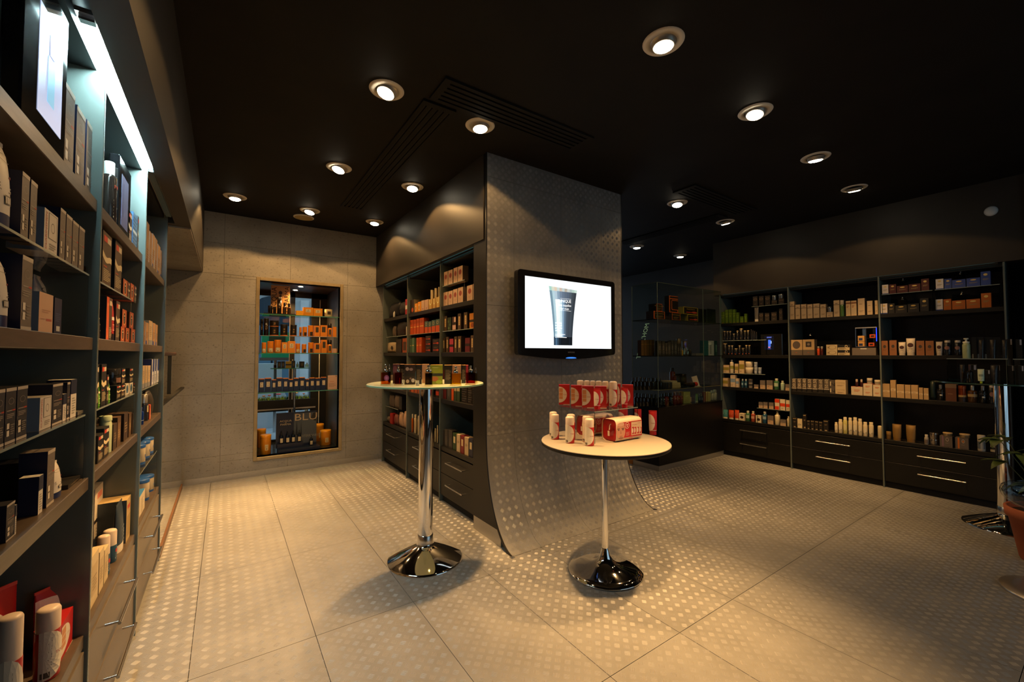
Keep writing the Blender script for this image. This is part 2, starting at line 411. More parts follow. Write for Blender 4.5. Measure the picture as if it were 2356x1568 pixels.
# speaker disc, smoke detector, air vents
t = empty('ceiling_speaker', (0.648, 4.80, 2.7)); tag(t, 'round cream speaker grille in the ceiling near the concrete wall', 'speaker')
MB().lathe([(0.098, -0.001), (0.098, -0.006), (0.086, -0.010)], m_ring, 36, caps=False).build('rim', t); MB().lathe([(0.086, -0.0095), (0.0001, -0.006)], M('#a89868', 0.6), 36, caps=False).build('grille', t)
t = empty('smoke_detector', (5.2, 0.577, 2.449)); tag(t, 'small round pale detector high on the right header', 'detector')
t.rotation_euler = (0, math.radians(-90), 0)
MB().lathe([(0.036, 0.0), (0.036, 0.012), (0.028, 0.020), (0.0001, 0.022)], M('#dcdcdc', 0.5), 24).build('cover', t); MB().lathe([(0.04, 0.0), (0.04, 0.004), (0.036, 0.0045)], M('#bdbdbd', 0.5), 24).build('mount', t)
def vent(x0, y0, x1, y1, along, label):
    t = empty('ceiling_vent', ((x0 + x1) / 2, (y0 + y1) / 2, 2.7)); tag(t, label, 'vent', 'slot vents in the black ceiling')
    hx, hy = (x1 - x0) / 2, (y1 - y0) / 2
    MB().box(-hx, -hy, -0.004, hx, hy, -0.0006, m_blackgap).build('backing', t)
    W = (2 * hx if along == 'y' else 2 * hy); n = 5; pitch = W / n
    for k in range(n + 1):
        c = -W / 2 + k * pitch; a, b = max(c - pitch * 0.30, -W / 2 - 0.012), min(c + pitch * 0.30, W / 2 + 0.012)
        (MB().box(a, -hy, -0.013, b, hy, -0.0008, m_ceil) if along == 'y' else MB().box(-hx, a, -0.013, hx, b, -0.0008, m_ceil)).build('slat', t)
    for e in (-1, 1):
        (MB().box(-hx - 0.012, e * hy - 0.02, -0.0135, hx + 0.012, e * hy + 0.02, -0.0004, m_ceil) if along == 'y' else MB().box(e * hx - 0.02, -hy - 0.012, -0.0135, e * hx + 0.02, hy + 0.012, -0.0004, m_ceil)).build('end_bar', t)
vent(0.90, 2.19, 1.08, 4.20, 'y', 'long slot vent running away beside the middle header')
vent(0.93, 1.94, 1.96, 2.13, 'x', 'slot vent in front of the column top')
vent(3.25, 2.00, 4.27, 2.19, 'x', 'slot vent to the right of the column')
vent(4.12, 2.30, 4.27, 3.62, 'y', 'slot vent running back toward the glass case')
# ------------------------------------------------------------------ wall shelf units: one thing per bay
TH = 0.036
def bay(name, loc, rz, w, tops, label, ztop, depth=0.35, dark=True, end_divider=False, group=None, hw=0.30, sm=None, dm=None, dlow=0.0):
    t = empty(name, loc, rz); tag(t, label, 'shelf unit', group)
    sm = sm or m_black; dm = dm or m_black
    MB().box(0.0065, depth - 0.0118, 0.0855, w - 0.0065, depth, ztop - 0.0365 if dark else ztop - 0.0005, m_black).build('back_panel', t)
    MB().box(0.0065, 0.02, ztop - 0.036 if dark else ztop, w - 0.0065, depth - 0.012, ztop - 0.004 if dark else ztop + 0.03, m_black).build('top_board', t)
    MB().cbox(-0.006, 0.0, dlow, 0.006, depth, ztop + 0.05 if not dark else ztop - 0.002, m_frost, 0.0015).build('glass_divider', t)
    if end_divider: MB().cbox(w - 0.006, 0.0, dlow, w + 0.006, depth, ztop + 0.05 if not dark else ztop - 0.002, m_frost, 0.0015).build('glass_divider', t)
    for z in tops: MB().cbox(0.007, 0.010, z - TH, w - 0.007, depth - 0.012, z, sm, 0.0015).build('shelf', t)
    MB().box(0.007, 0.03, 0.085, w - 0.007, depth - 0.012, tops[-1] - TH, m_blackgap).build('drawer_carcass', t)
    MB().box(0.0065, 0.035, 0.0, w - 0.0065, depth - 0.012, 0.0845, m_blackgap).build('plinth', t)
    z1 = tops[-1] - TH - 0.010; zm = 0.248
    for (a, b) in ((zm + 0.002, z1), (0.062, zm - 0.002)):
        d = MB().cbox(0.009, 0.008, a, w - 0.009, 0.029, b, dm, 0.0012).build('drawer', t)
        zc = b - 0.062; c = w / 2
        h = MB(); h.pipe([(c - hw / 2, -0.030, zc), (c + hw / 2, -0.030, zc)], 0.0055, m_steel, 8)
        for s in (-1, 1): h.pipe([(c + s * (hw / 2 - 0.012), 0.009, zc), (c + s * (hw / 2 - 0.012), -0.030, zc)], 0.0045, m_steel, 8)
        h.build('drawer_handle', d)
    return t
LT = [1.722, 1.317, 0.915, 0.470]
for k, (y, w, tx) in enumerate([(0.10, 0.80, 'left wall shelf unit outside the nearest glass divider'), (0.90, 0.80, 'left wall shelf unit nearest the viewer, with red tubes below'), (1.70, 0.81, 'middle bay of the left wall shelf unit'), (2.51, 0.81, 'farthest bay of the left wall shelf unit')]):
    bay('shelf_unit', (-0.31, y, 0), math.radians(90), w, LT, tx, 2.108, 0.35, False, k == 3, 'bays of the left wall shelves', 0.34, m_shelf, m_drawer, 0.02)
CT = [1.686, 1.284, 0.880, 0.473]
for (y, w, tx) in [(4.985, 0.81, 'shelf bay of the middle unit against the concrete wall'), (4.175, 0.805, 'centre shelf bay of the middle unit behind the glass table'), (3.370, 0.665, 'shelf bay of the middle unit next to the column')]:
    bay('shelf_unit', (1.545, y, 0), math.radians(-90), w, CT, tx, 2.088, 0.40, True, False, 'bays of the middle shelf unit', 0.30)
RTP = [1.655, 1.256, 0.857, 0.455]
for k, (y, w, tx) in enumerate([(2.885, 0.785, 'right wall shelf bay beside the black counter'), (2.10, 0.79, 'middle shelf bay of the right wall unit'), (1.31, 0.79, 'shelf bay at the right end of the right wall unit')]):
    bay('shelf_unit', (5.20, y, 0), math.radians(-90), w, RTP, tx, 2.020, 0.36, True, k == 2, 'bays of the right wall shelves', 0.30)

# cool light tubes above the shelves
m_led = M((0.62, 0.95, 1.0), emit=LED_MAIN); m_led2 = M((0.30, 0.85, 0.85), emit=LED_DIM)
t = empty('light_tube', (-0.306, 1.48, 2.122)); tag(t, 'cool white light tube above the left shelves', 'light tube')
MB().box(-0.0235, 0.0, -0.006, 0.013, 1.02, 0.004, m_led).build('tube', t); MB().box(-0.015, -0.02, -0.008, 0.015, 0.0, 0.006, m_steel).build('end_cap', t)
MB().box(-0.02, -0.03, 0.004, 0.02, 1.05, 0.016, m_alu).build('channel', t)
for nm, loc, rz, L_, tx in (('light_tube', (1.553, 4.97, 2.074), -90, 2.2, 'thin dim light strip under the middle header'), ('light_tube', (5.203, 2.87, 2.008), -90, 2.3, 'thin dim light strip under the right header')):
    t = empty(nm, loc, math.radians(rz)); tag(t, tx, 'light tube')
    MB().box(0.02, 0.004, 0.004, L_, 0.010, 0.0095, m_led2).build('tube', t); MB().box(0.0, -0.001, -0.004, L_ + 0.02, 0.003, 0.0095, m_black).build('channel', t)
t = empty('dead_light_tube', (-0.306, 2.53, 2.122)); tag(t, 'unlit grey light tube above the farthest left shelves', 'light tube')
MB().box(-0.013, 0.0, -0.006, 0.013, 0.78, 0.004, M('#5d7480', 0.3)).build('tube', t); MB().box(-0.02, -0.01, 0.004, 0.02, 0.79, 0.016, m_alu).build('channel', t)

# ------------------------------------------------------------------ television on the column
tv = empty('television', (2.188, 2.392, 1.56)); tag(tv, 'black flat television on the column showing a grey tube', 'television')
m_gloss = M((0.008, 0.008, 0.009), 0.08, spec=0.6)
def rrect(x0, z0, x1, z1, r, n=5, bow=0.0):
    pts = []
    for (cx, cz, a0) in ((x1 - r, z1 - r, 0), (x0 + r, z1 - r, 90), (x0 + r, z0 + r, 180), (x1 - r, z0 + r, 270)):
        for k in range(n + 1):
            a = math.radians(a0 + 90 * k / n); pts.append((cx + r * math.cos(a), cz + r * math.sin(a)))
    if bow:
        out = []
        for p in pts: out.append(p)
        i = next(i for i, p in enumerate(pts) if i >= 3 * (n + 1))
        ex = []
        for k in range(1, 12):
            t_ = k / 12; ex.append((x0 + r + (x1 - x0 - 2 * r) * t_, z0 - bow * math.sin(math.pi * t_)))
        out = pts[:i] + ex + pts[i:]
        return out
    return pts
MB().prism(rrect(-0.498, -0.298, 0.498, 0.312, 0.025, 5, 0.032), 0.0, 0.045, m_gloss, 'y').build('bezel', tv)
MB().prism(rrect(-0.45, -0.26, 0.45, 0.27, 0.05), 0.045, 0.085, m_black, 'y').build('rear_shell', tv)
MB().box(-0.12, 0.085, -0.12, 0.12, 0.112, 0.12, m_black).build('wall_bracket', tv)
sx0, sx1, sz0, sz1 = -0.436, 0.452, -0.248, 0.268
m_scr = bpy.data.materials.new('lit_screen'); m_scr.use_nodes = True
_b = m_scr.node_tree.nodes['Principled BSDF']; _b.inputs['Base Color'].default_value = (0.02, 0.02, 0.02, 1); _b.inputs['Roughness'].default_value = 0.3
_b.inputs['Emission Color'].default_value = (0.93, 0.98, 1.0, 1); _b.inputs['Emission Strength'].default_value = 1.25
MB().quad((sx0, -0.0006, sz0), (sx1, -0.0006, sz0), (sx1, -0.0006, sz1), (sx0, -0.0006, sz1), m_scr).build('screen', tv)
# the picture on the screen: a grey tube standing on its cap
pic = MB()
def tubex(v):                      # left and right outline of the tube at relative height v (0 bottom, 1 top)
    return (-0.218 + 0.000 * v, 0.0)
pz0, pz1 = -0.225, 0.215
def edge_l(v): return -0.170 - 0.005 * v - 0.050 * max(0, v - 0.10) ** 1.6
def edge_r(v): return 0.015 + 0.010 * v + 0.052 * max(0, v - 0.10) ** 1.6
tones = ['#6f93ab', '#a9cfe3', '#e9fbff', '#dff6ff', '#c0e0f2', '#7b9fc0', '#51687f', '#3d4a59', '#37424f', '#3a4652', '#2e3843']
capt = ['#2b4058', '#47698a', '#2c4157', '#16222f', '#0c131b', '#10151c', '#10151c', '#0e1319', '#0d1218', '#121a24', '#0c1016']
NV = 14
for i in range(NV):
    v0, v1 = i / NV, (i + 1) / NV
    for k in range(11):
        a, b = k / 11, (k + 1) / 11
        P_ = lambda u, v: (edge_l(v) + (edge_r(v) - edge_l(v)) * u, -0.0012, pz0 + (pz1 - pz0) * v - 0.010 * u * (1 if v > 0.98 else 0))
        colr = capt[k] if v1 <= 2 / NV + 1e-6 else tones[k]
        if v0 >= 12.9 / NV: colr = ['#9fd0cf', '#c9d8cf', '#d0c8b8', '#bcd6dc', '#c0b8b0', '#b5cbd4', '#a8a8a0', '#b8c8cc', '#9fb8c0', '#a8c8c8', '#b8d8d8'][k]
        elif v0 >= 10.9 / NV and 2 <= k <= 8: colr = ['#a8c4dc', '#7f9cb8', '#6a829e', '#5c718c', '#55687f', '#4e6078', '#485768'][k - 2]
        pic.quad(P_(a, v0), P_(b, v0), P_(b, v1), P_(a, v1), M(colr, 0.4, emit=0.85))
pic.build('screen_picture', tv)
wm = M('#f4fbff', 0.4, emit=1.2)
def flat_text(mb, s, x, z, h, mat, y=-0.0018, right=False, shear=0.0, wscale=1.0):
    vs, fs, w = text_geo(s); o = -w * h * wscale if right else 0
    mb.add([(x + o + a * h * wscale + shear * b * h, y, z + b * h) for a, b in vs], fs, mat)
tx = MB()
flat_text(tx, 'CLINIQUE', 0.004, 0.101, 0.022, wm, right=True); flat_text(tx, 'skin supplies', 0.004, 0.072, 0.018, wm, right=True); flat_text(tx, 'for men', -0.020, 0.046, 0.018, wm, right=True)
for z in (0.130, 0.038): tx.box(-0.105, -0.0018, z, 0.004, -0.0017, z + 0.0015, wm)
for k, s in enumerate(['exfoliating', 'body wash', 'gel douche', 'exfoliant']): flat_text(tx, s, -0.158, -0.062 - 0.019 * k, 0.011, wm)
for k, w in enumerate((0.10, 0.075, 0.115)): tx.box(-0.158, -0.0018, -0.145 - 0.011 * k, -0.158 + w, -0.0017, -0.1415 - 0.011 * k, wm)
tx.build('screen_lettering', tv)
lg = MB(); flat_text(lg, 'SAMSUNG', -0.030, -0.283, 0.0105, M('#8f9296', 0.4), y=-0.0008); lg.build('maker_logo', tv)
ld = MB()
ld.add([(0.003 + 0.055 * math.cos(a * math.pi / 12), -0.0009, -0.3225 + (0.008 if 0 <= a <= 12 else 0.003) * math.sin(a * math.pi / 12)) for a in range(24)], [tuple(range(24))], M('#3f8cff', 0.3, emit=1.0)); ld.build('standby_light', tv)

# ------------------------------------------------------------------ round tables
def cone_table(loc, r_top, h, top_mat, label, base_r, glass_edge=None):
    t = empty('bar_table', loc); tag(t, label, 'table')
    MB().lathe([(base_r, 0.0), (base_r, 0.006), (base_r - 0.008, 0.013), (0.060, 0.084), (0.050, 0.088), (0.047, 0.098)], m_chrome, 64).build('cone_base', t)
    MB().lathe([(0.044, 0.098), (0.044, h - 0.013)], m_chrome, 48).build('pole', t)
    MB().lathe([(0.0475, 0.098), (0.0475, 0.150), (0.0445, 0.153)], M((0.6, 0.58, 0.55), 0.25, 1.0), 48).build('ferrule', t)
    MB().lathe([(r_top - 0.004, h - 0.012), (r_top, h - 0.010), (r_top, h - 0.002), (r_top - 0.004, h)], top_mat, 96).build('glass_top', t)
    if glass_edge: MB().lathe([(r_top + 0.0005, h - 0.0105), (r_top + 0.0005, h - 0.0015)], glass_edge, 96, caps=False).build('top_edge', t)
    return t
TZ = 1.088
cone_table((1.045, 2.478, 0), 0.358, TZ, glass('#dfe6cc', 0.9, 0.02, 0.86), 'tall round table with frosted glass top and chrome cone base', 0.232, M('#9dc9a4', 0.2, spec=0.7))
RTC = (4.745, 0.505); RTZ = 1.062
cone_table((*RTC, 0), 0.36, RTZ, g_clear, 'tall round clear glass table at the right, on a chrome pole', 0.232, M('#2f4a40', 0.15, spec=0.7))
WTC = (1.858, 1.742); WTZ = 0.757
t = empty('bistro_table', (*WTC, 0)); tag(t, 'low white round table with red products and dark chrome base', 'table')
MB().lathe([(0.212, 0.0), (0.216, 0.004), (0.214, 0.010), (0.17, 0.020), (0.11, 0.034), (0.07, 0.050), (0.045, 0.070), (0.030, 0.098), (0.021, 0.135)], M((0.75, 0.76, 0.78), 0.05, 1.0), 72).build('trumpet_base', t)
MB().lathe([(0.0195, 0.13), (0.0195, WTZ - 0.035)], m_chrome, 32).build('pole', t)
MB().lathe([(0.10, WTZ - 0.035), (0.10, WTZ - 0.022)], m_black, 32).build('mounting_plate', t)
MB().lathe([(0.366, WTZ - 0.022), (0.372, WTZ - 0.018), (0.372, WTZ - 0.003)], m_black, 96).build('top_core', t)
MB().lathe([(0.372, WTZ - 0.003), (0.371, WTZ)], M('#9a9286', 0.45), 96).build('white_top', t)

# ------------------------------------------------------------------ black counter with glass show case
KX0, KX1, KY0, KY1, KZ = 3.88, 5.17, 2.85, 3.20, 0.688
t = empty('glass_show_case', (KX0, KY0, 0)); tag(t, 'black counter with tall glass show case right of the column', 'show case')
W_, D_ = KX1 - KX0, KY1 - KY0
MB().box(0.004, 0.004, 0.057, W_, D_, KZ - 0.006, m_black).build('counter_body', t)
MB().box(-0.0, -0.0, 0.0, W_, D_, 0.056, m_alu).build('kick_strip', t)
MB().box(0.0, 0.0, KZ - 0.006, W_, D_, KZ, m_gloss).build('counter_top', t)
GT = 2.058
g_case = glass('#eef4f0', 0.55)
for (a, b) in ((0.006, 0.878), (0.882, W_)): MB().box(a, 0.0, KZ + 0.001, b, 0.006, GT - 0.007, g_case).build('glass_pane', t)
MB().box(0.0, 0.006, KZ + 0.001, 0.006, D_, GT - 0.007, g_case).build('glass_pane', t)
MB().box(0.0, 0.0, GT - 0.006, W_, D_, GT, g_case).build('glass_top', t)
ge = MB(); me_ = M('#5f6f66', 0.2, spec=0.8)
for (x, y) in ((0, 0), (0.88, 0), (0, D_ - 0.004)): ge.box(x - 0.0015, y - 0.0015, KZ, x + 0.003, y + 0.003, GT, me_)
ge.box(0, -0.0015, GT - 0.006, W_, 0.0, GT, M('#33403a', 0.2)); ge.box(-0.0015, 0, GT - 0.006, 0, D_, GT, M('#33403a', 0.2)); ge.build('glass_edges', t)
for z in (1.657, 1.250): MB().box(0.008, 0.010, z - 0.010, W_, D_, z, M((0.02, 0.022, 0.021), 0.2)).build('dark_shelf', t)
sh = []
for k in range(9): a = math.radians(180 + 90 * k / 8); sh.append((0.12 + 0.10 * math.cos(a), 0.13 + 0.10 * math.sin(a)))
MB().prism([(0.02, D_)] + sh + [(W_, 0.03), (W_, D_)], 0.866, 0.872, glass('#c9d8cf', 0.7), 'z').build('glass_shelf', t)
cv = MB(); cv.pipe([(p[0], p[1], 0.869) for p in [(0.02, D_)] + sh + [(W_, 0.03)]], 0.0042, M('#a89c7c', 0.15, 0.6), 6); cv.build('shelf_edge', t)
bkl = MB(); 
lt = M('#b9cfa0', 0.4, emit=0.28)  # glowing letters stand in for a sign's reflection in the glass
vs, fs, w = text_geo("TE DE L'HOM")
hgt = 0.075
bkl.add([(0.0105 , D_ - 0.028 - 0.13 * (a / w) - (1 - b) * hgt * 0.75 - 0.02, 1.215 + a * hgt * 0.62) for a, b in vs], [f[::-1] for f in fs], lt); bkl.build('reflected_lettering', t)
t = empty('cardboard_box', (3.89, 3.215, 0)); tag(t, 'brown cardboard box on the floor behind the black counter', 'box')
MB().box(0, 0, 0, 0.26, 0.055, 0.30, M('#c98a45', 0.7)).build('carton', t); MB().box(-0.003, 0.055, 0.0, 0.26, 0.13, 0.30, M('#d3b98a', 0.7)).build('carton', t)
q = MB(); vs, fs, w = text_geo('DEP'); q.add([(-0.0036, 0.115 - b * 0.03, 0.05 + a * 0.036) for a, b in vs], fs, m_black); q.build('printed_mark', t)

# ------------------------------------------------------------------ clear stool, plant in terracotta pot
t = empty('clear_stool', (3.60, 0.215, 0)); tag(t, 'clear glass bowl stool on a silver disc base at right edge', 'stool')
MB().lathe([(0.205, 0.0), (0.208, 0.006), (0.203, 0.012), (0.15, 0.020), (0.05, 0.027), (0.03, 0.030)], M((0.55, 0.53, 0.52), 0.3, 0.9), 64).build('disc_base', t)
MB().lathe([(0.026, 0.03), (0.026, 0.40), (0.05, 0.415), (0.05, 0.428)], m_steel, 24).build('pole', t)
MB().lathe([(0.035, 0.428), (0.10, 0.437), (0.155, 0.462), (0.182, 0.490), (0.191, 0.520), (0.184, 0.545), (0.165, 0.560), (0.160, 0.556), (0.176, 0.540), (0.183, 0.520), (0.174, 0.494), (0.148, 0.468), (0.09, 0.445), (0.0001, 0.441)], glass('#e8eef0', 1.6, 0.02), 48, caps=False).build('seat_bowl', t)
t = empty('potted_plant', (4.14, 0.285, 0)); tag(t, 'leafy green plant in a terracotta pot at the right edge', 'plant')
m_terra = node_mat('terracotta', '#a8583a', '#b96a48', 6, 0.7, bump=0.1)
MB().lathe([(0.105, 0.0), (0.110, 0.01), (0.150, 0.255), (0.163, 0.258), (0.168, 0.31), (0.160, 0.318), (0.150, 0.312), (0.145, 0.28), (0.0001, 0.28)], m_terra, 40, caps=False).build('pot', t)
MB().lathe([(0.146, 0.285), (0.0001, 0.297)], M('#2c2018', 0.9), 24, caps=False).build('soil', t)
m_leaf = node_mat('plant_leaf', '#3c4a1e', '#566a2c', 20, 0.5); m_stem = M('#4a4a22', 0.6)
rl_ = random.Random(11)
for k in range(15):
    a = 2 * math.pi * k / 15 + rl_.uniform(-0.3, 0.3); L_ = rl_.uniform(0.16, 0.34); zt = rl_.uniform(0.42, 0.72); br = rl_.uniform(0.05, 0.2)
    ex, ey = br * math.cos(a), br * math.sin(a)
    st = MB().pipe([(0.02 * math.cos(a), 0.02 * math.sin(a), 0.29), (ex * 0.45, ey * 0.45, 0.29 + (zt - 0.29) * 0.6), (ex, ey, zt)], [0.004, 0.003, 0.002], m_stem, 5).build('stem', t)
    for s in (-1, 0, 1):
        b = a + s * 0.9; n = 7; up = []; ln = rl_.uniform(0.085, 0.125)
        for i in range(n + 1):
            u = i / n; wd = 0.030 * math.sin(math.pi * min(1, u ** 0.8)); x, z = u * ln, 0.010 * math.sin(u * 3) - 0.05 * u * u * (1 if s else 0.2)
            for e in (-1, 0, 1): up.append((ex + x * math.cos(b) - e * wd * math.sin(b), ey + x * math.sin(b) + e * wd * math.cos(b), zt + z + abs(e) * 0.006))
        f = []
        for i in range(n):
            for e in range(2): f.append((3 * i + e, 3 * i + 3 + e, 3 * i + 4 + e, 3 * i + 1 + e))
        MB().add(up, f, m_leaf, True).build('leaf', st)

# ------------------------------------------------------------------ window box in the concrete wall, looking out to the street
DY = 5.895
nb = MB(); m_niche = node_mat('dark_bronze_lining', (0.030, 0.027, 0.024), (0.042, 0.038, 0.034), 5, 0.45)
nb.box(NX0 - 0.02, WY + 0.013, NZ0 - 0.02, NX0, DY, NZ1 + 0.02, m_niche); nb.box(NX1, WY + 0.013, NZ0 - 0.02, NX1 + 0.02, DY, NZ1 + 0.02, m_niche)
nb.box(NX0, WY + 0.013, NZ0 - 0.02, NX1, DY, NZ0, M((0.02, 0.02, 0.02), 0.12)); nb.box(NX0, WY + 0.013, NZ1, NX1, DY, NZ1 + 0.02, M('#3a2a1c', 0.4))
struct(nb.build('trim_5'))
fr = MB(); m_fr = node_mat('pale_metal_frame', '#9c8a68', '#ac9a78', 12, 0.4, metal=0.3)
F = 0.034
fr.cbox(NX0 - F, WY - 0.008, NZ0 - F, NX0, WY + 0.02, NZ1 + F, m_fr, 0.003); fr.cbox(NX1, WY - 0.008, NZ0 - F, NX1 + F, WY + 0.02, NZ1 + F, m_fr, 0.003)
fr.cbox(NX0, WY - 0.008, NZ1, NX1, WY + 0.02, NZ1 + F, m_fr, 0.003); fr.cbox(NX0, WY - 0.008, NZ0 - F, NX1, WY + 0.02, NZ0, m_fr, 0.003)
struct(fr.build('trim_6'))
w2 = MB()
for (a, b) in ((NX0, NX0 + 0.01), (0.66, 0.715), (0.905, 0.965)): w2.box(a, DY, NZ0, b, DY + 0.035, NZ1, m_black)
w2.box(NX0, DY, NZ0, NX1, DY + 0.035, NZ0 + 0.03, m_black); w2.box(NX0, DY, 1.985, NX1, DY + 0.035, NZ1, m_black); w2.box(0.965, DY, NZ0, NX1, DY + 0.035, NZ1, m_black); w2.box(NX0, DY - 0.005, 0.585, 0.965, DY + 0.035, 0.70, m_black)
w2.box(0.655, DY - 0.004, NZ0, 0.66, DY, NZ1, m_alu); w2.box(0.690, DY - 0.004, 0.5, 0.70, DY, 1.2, m_alu); w2.box(NX0, DY - 0.006, 0.58, 0.965, DY - 0.001, 0.597, m_alu)
win2 = struct(w2.build('window_2'))
for (a, b, c, d) in ((NX0 + 0.01, 0.66, 0.70, 1.985), (0.715, 0.905, 0.70, 1.985), (NX0 + 0.01, 0.66, NZ0 + 0.03, 0.585), (0.715, 0.905, NZ0 + 0.03, 0.585)):
    MB().box(a, DY + 0.012, c, b, DY + 0.018, d, g_clear).build('window_pane', win2)
MB().box(1.00, DY - 0.010, 0.35, 1.008, DY, 1.97, M('#c8c8c0', 0.3)).build('side_edge', win2)
def mini_lamp(x, y, lab):
    t = empty('mini_downlight', (x, y, NZ1)); tag(t, lab, 'ceiling light', 'small lamps in the window box')
    MB().lathe([(0.034, -0.0005), (0.034, -0.004), (0.026, -0.006)], m_steel, 24, caps=False).build('ring', t); MB().lathe([(0.026, -0.005), (0.0001, -0.003)], m_lens, 20, caps=False).build('lens', t)
    d = bpy.data.lights.new('spot', 'SPOT'); d.energy = NICHE_W; d.spot_size = math.radians(125); d.spot_blend = 0.6; d.color = WARM; d.shadow_soft_size = 0.02
    o = bpy.data.objects.new('spot', d); C.objects.link(o); o.location = (x, y, NZ1 - 0.012)
mini_lamp(0.70, 5.33, 'small lamp in the window box ceiling, nearer the glass shelves'); mini_lamp(0.685, 5.66, 'small lamp in the window box ceiling, nearer the street')

# street outside that window
struct(MB().box(-3, 5.94, -0.10, 8, 24, -0.02, node_mat('street_paving', '#c4cdd6', '#d6dde4', 1.5, 0.7)).build('ground_street'))
struct(MB().box(-3, -14, -0.10, 9, -2.6, -0.02, node_mat('street_paving_front', '#c4cdd6', '#d6dde4', 1.5, 0.7)).build('ground_front'))
bl = empty('building', (1.4, 10.5, 0)); tag(bl, 'pale building with arches across the street outside the window', 'building')
m_st = node_mat('pale_stone', '#d4d9dc', '#e6eaec', 3, 0.8); m_bd = M('#5d7f96', 0.5)
MB().box(-4, 0.3, 0, 4, 0.6, 5.5, m_st).build('wall', bl)
for k, x in enumerate((-1.75, -0.55, 0.65, 1.85)):
    a = [(x - 0.42, 0.0), (x + 0.42, 0.0)] + [(x + 0.42 * math.cos(math.radians(q)), 2.15 + 0.42 * math.sin(math.radians(q))) for q in range(0, 181, 20)]
    MB().prism(a, 0.26, 0.31, M('#2b3d4c', 0.4), 'y').build('arched_doorway', bl)
    MB().box(x + 0.55, 0.10, 0, x + 0.72, 0.31, 2.5, m_st).build('pilaster', bl); MB().box(x - 0.34, 0.22, 0.15, x - 0.02, 0.27, 1.9, m_bd).build('door_leaf', bl); MB().box(x + 0.02, 0.22, 0.15, x + 0.34, 0.27, 1.9, m_bd).build('door_leaf', bl)
MB().box(-4, 0.05, 2.72, 4, 0.31, 2.95, m_st).build('cornice', bl); MB().box(-4, 0.20, 2.62, 4, 0.31, 2.67, m_bd).build('cornice_line', bl)
t = empty('awning', (0.8, 7.2, 2.55)); tag(t, 'dark blue grey awning outside above the street window', 'awning')
MB().prism([(-1.25, 0.55), (-1.25, 0.53), (0.3, -0.12), (0.3, 0.0)], -2.2, 2.2, M('#3d4d5c', 0.8), 'x').build('canopy', t); MB().pipe([(-2.2, 0.3, -0.12), (2.2, 0.3, -0.12)], 0.02, m_steel, 6).build('front_bar', t)
for x in (-2.1, 2.1): MB().box(x - 0.02, -0.9, -2.57, x + 0.02, -0.86, 0.40, m_steel).build('post', t)
t = empty('street_sign', (0.68, 7.9, 1.42)); tag(t, 'green lit sign box standing in the street outside', 'sign')
MB().box(-0.20, 0, -0.21, 0.20, 0.05, 0.21, M('#48dc94', 0.5)).build('green_panel', t); MB().box(-0.10, -0.006, -0.12, 0.14, 0.0, 0.13, M('#5a5c34', 0.7)).build('picture', t)
MB().box(-0.23, 0.01, -0.26, 0.23, 0.06, -0.21, m_alu).build('frame', t); MB().box(-0.02, 0.02, -1.44, 0.02, 0.05, -0.26, m_steel).build('post', t)
t = empty('stone_pedestal', (0.64, 8.6, -0.02)); tag(t, 'white stone pedestal in the street outside the window', 'pedestal')
m_ws = M('#e4eaee', 0.7); MB().box(-0.26, -0.2, 0, 0.26, 0.2, 0.55, m_ws).build('plinth', t); MB().prism([(-0.26, 0.55), (0.26, 0.55), (0.19, 0.72), (-0.19, 0.72)], -0.18, 0.18, m_ws, 'y').build('slope', t); MB().box(-0.19, -0.15, 0.72, 0.19, 0.15, 1.12, m_ws).build('shaft', t)
t = empty('window_planter', (0.60, 6.05, 0.0)); tag(t, 'planter of grass and small flowers outside the street window', 'planter')
MB().box(-0.36, -0.06, 0.55, 0.32, 0.10, 0.69, m_black).build('planter_box', t); MB().box(-0.34, -0.04, -0.02, -0.30, 0.0, 0.55, m_steel).build('leg', t); MB().box(0.26, -0.04, -0.02, 0.30, 0.0, 0.55, m_steel).build('leg', t)
rg = random.Random(3); gr = MB(); gms = [M('#7a9c2a', 0.7), M('#a4c040', 0.7), M('#465c1c', 0.7)]
for k in range(700):
    x, y, h = rg.uniform(-0.35, 0.31), rg.uniform(-0.05, 0.09), rg.uniform(0.02, 0.055); a = rg.uniform(0, 6.28); w = 0.004
    gr.add([(x - w * math.cos(a), y - w * math.sin(a), 0.688), (x + w * math.cos(a), y + w * math.sin(a), 0.688), (x + rg.uniform(-0.02, 0.02), y + rg.uniform(-0.02, 0.02), 0.69 + h)], [(0, 1, 2)], gms[k % 3])
g_ = gr.build('grass', t); g_['kind'] = 'stuff'
for (x, z, c, r) in ((-0.335, 0.745, '#7a3040', 0.028), (-0.20, 0.745, '#d88a30', 0.02), (-0.14, 0.75, '#c85f5f', 0.02), (-0.04, 0.76, '#c02f4f', 0.034), (0.12, 0.755, '#e8c020', 0.026), (0.165, 0.765, '#e0b030', 0.022), (0.25, 0.75, '#c8703a', 0.016)):
    f = MB()
    for q in range(6): a = q * math.pi / 3; f.lathe([(0.0001, z - 0.008), (r * 0.55, z), (0.0001, z + 0.008)], M(c, 0.6), 6, x + r * 0.5 * math.cos(a), 0.0 + r * 0.5 * math.sin(a))
    f.pipe([(x, 0, 0.69), (x, 0, z)], 0.002, gms[0], 4); f.build('flower', t)
portal('sky_portal_window_box', (0.63, 6.0, 1.2), (math.radians(-90), 0, 0), 0.65, 1.7)
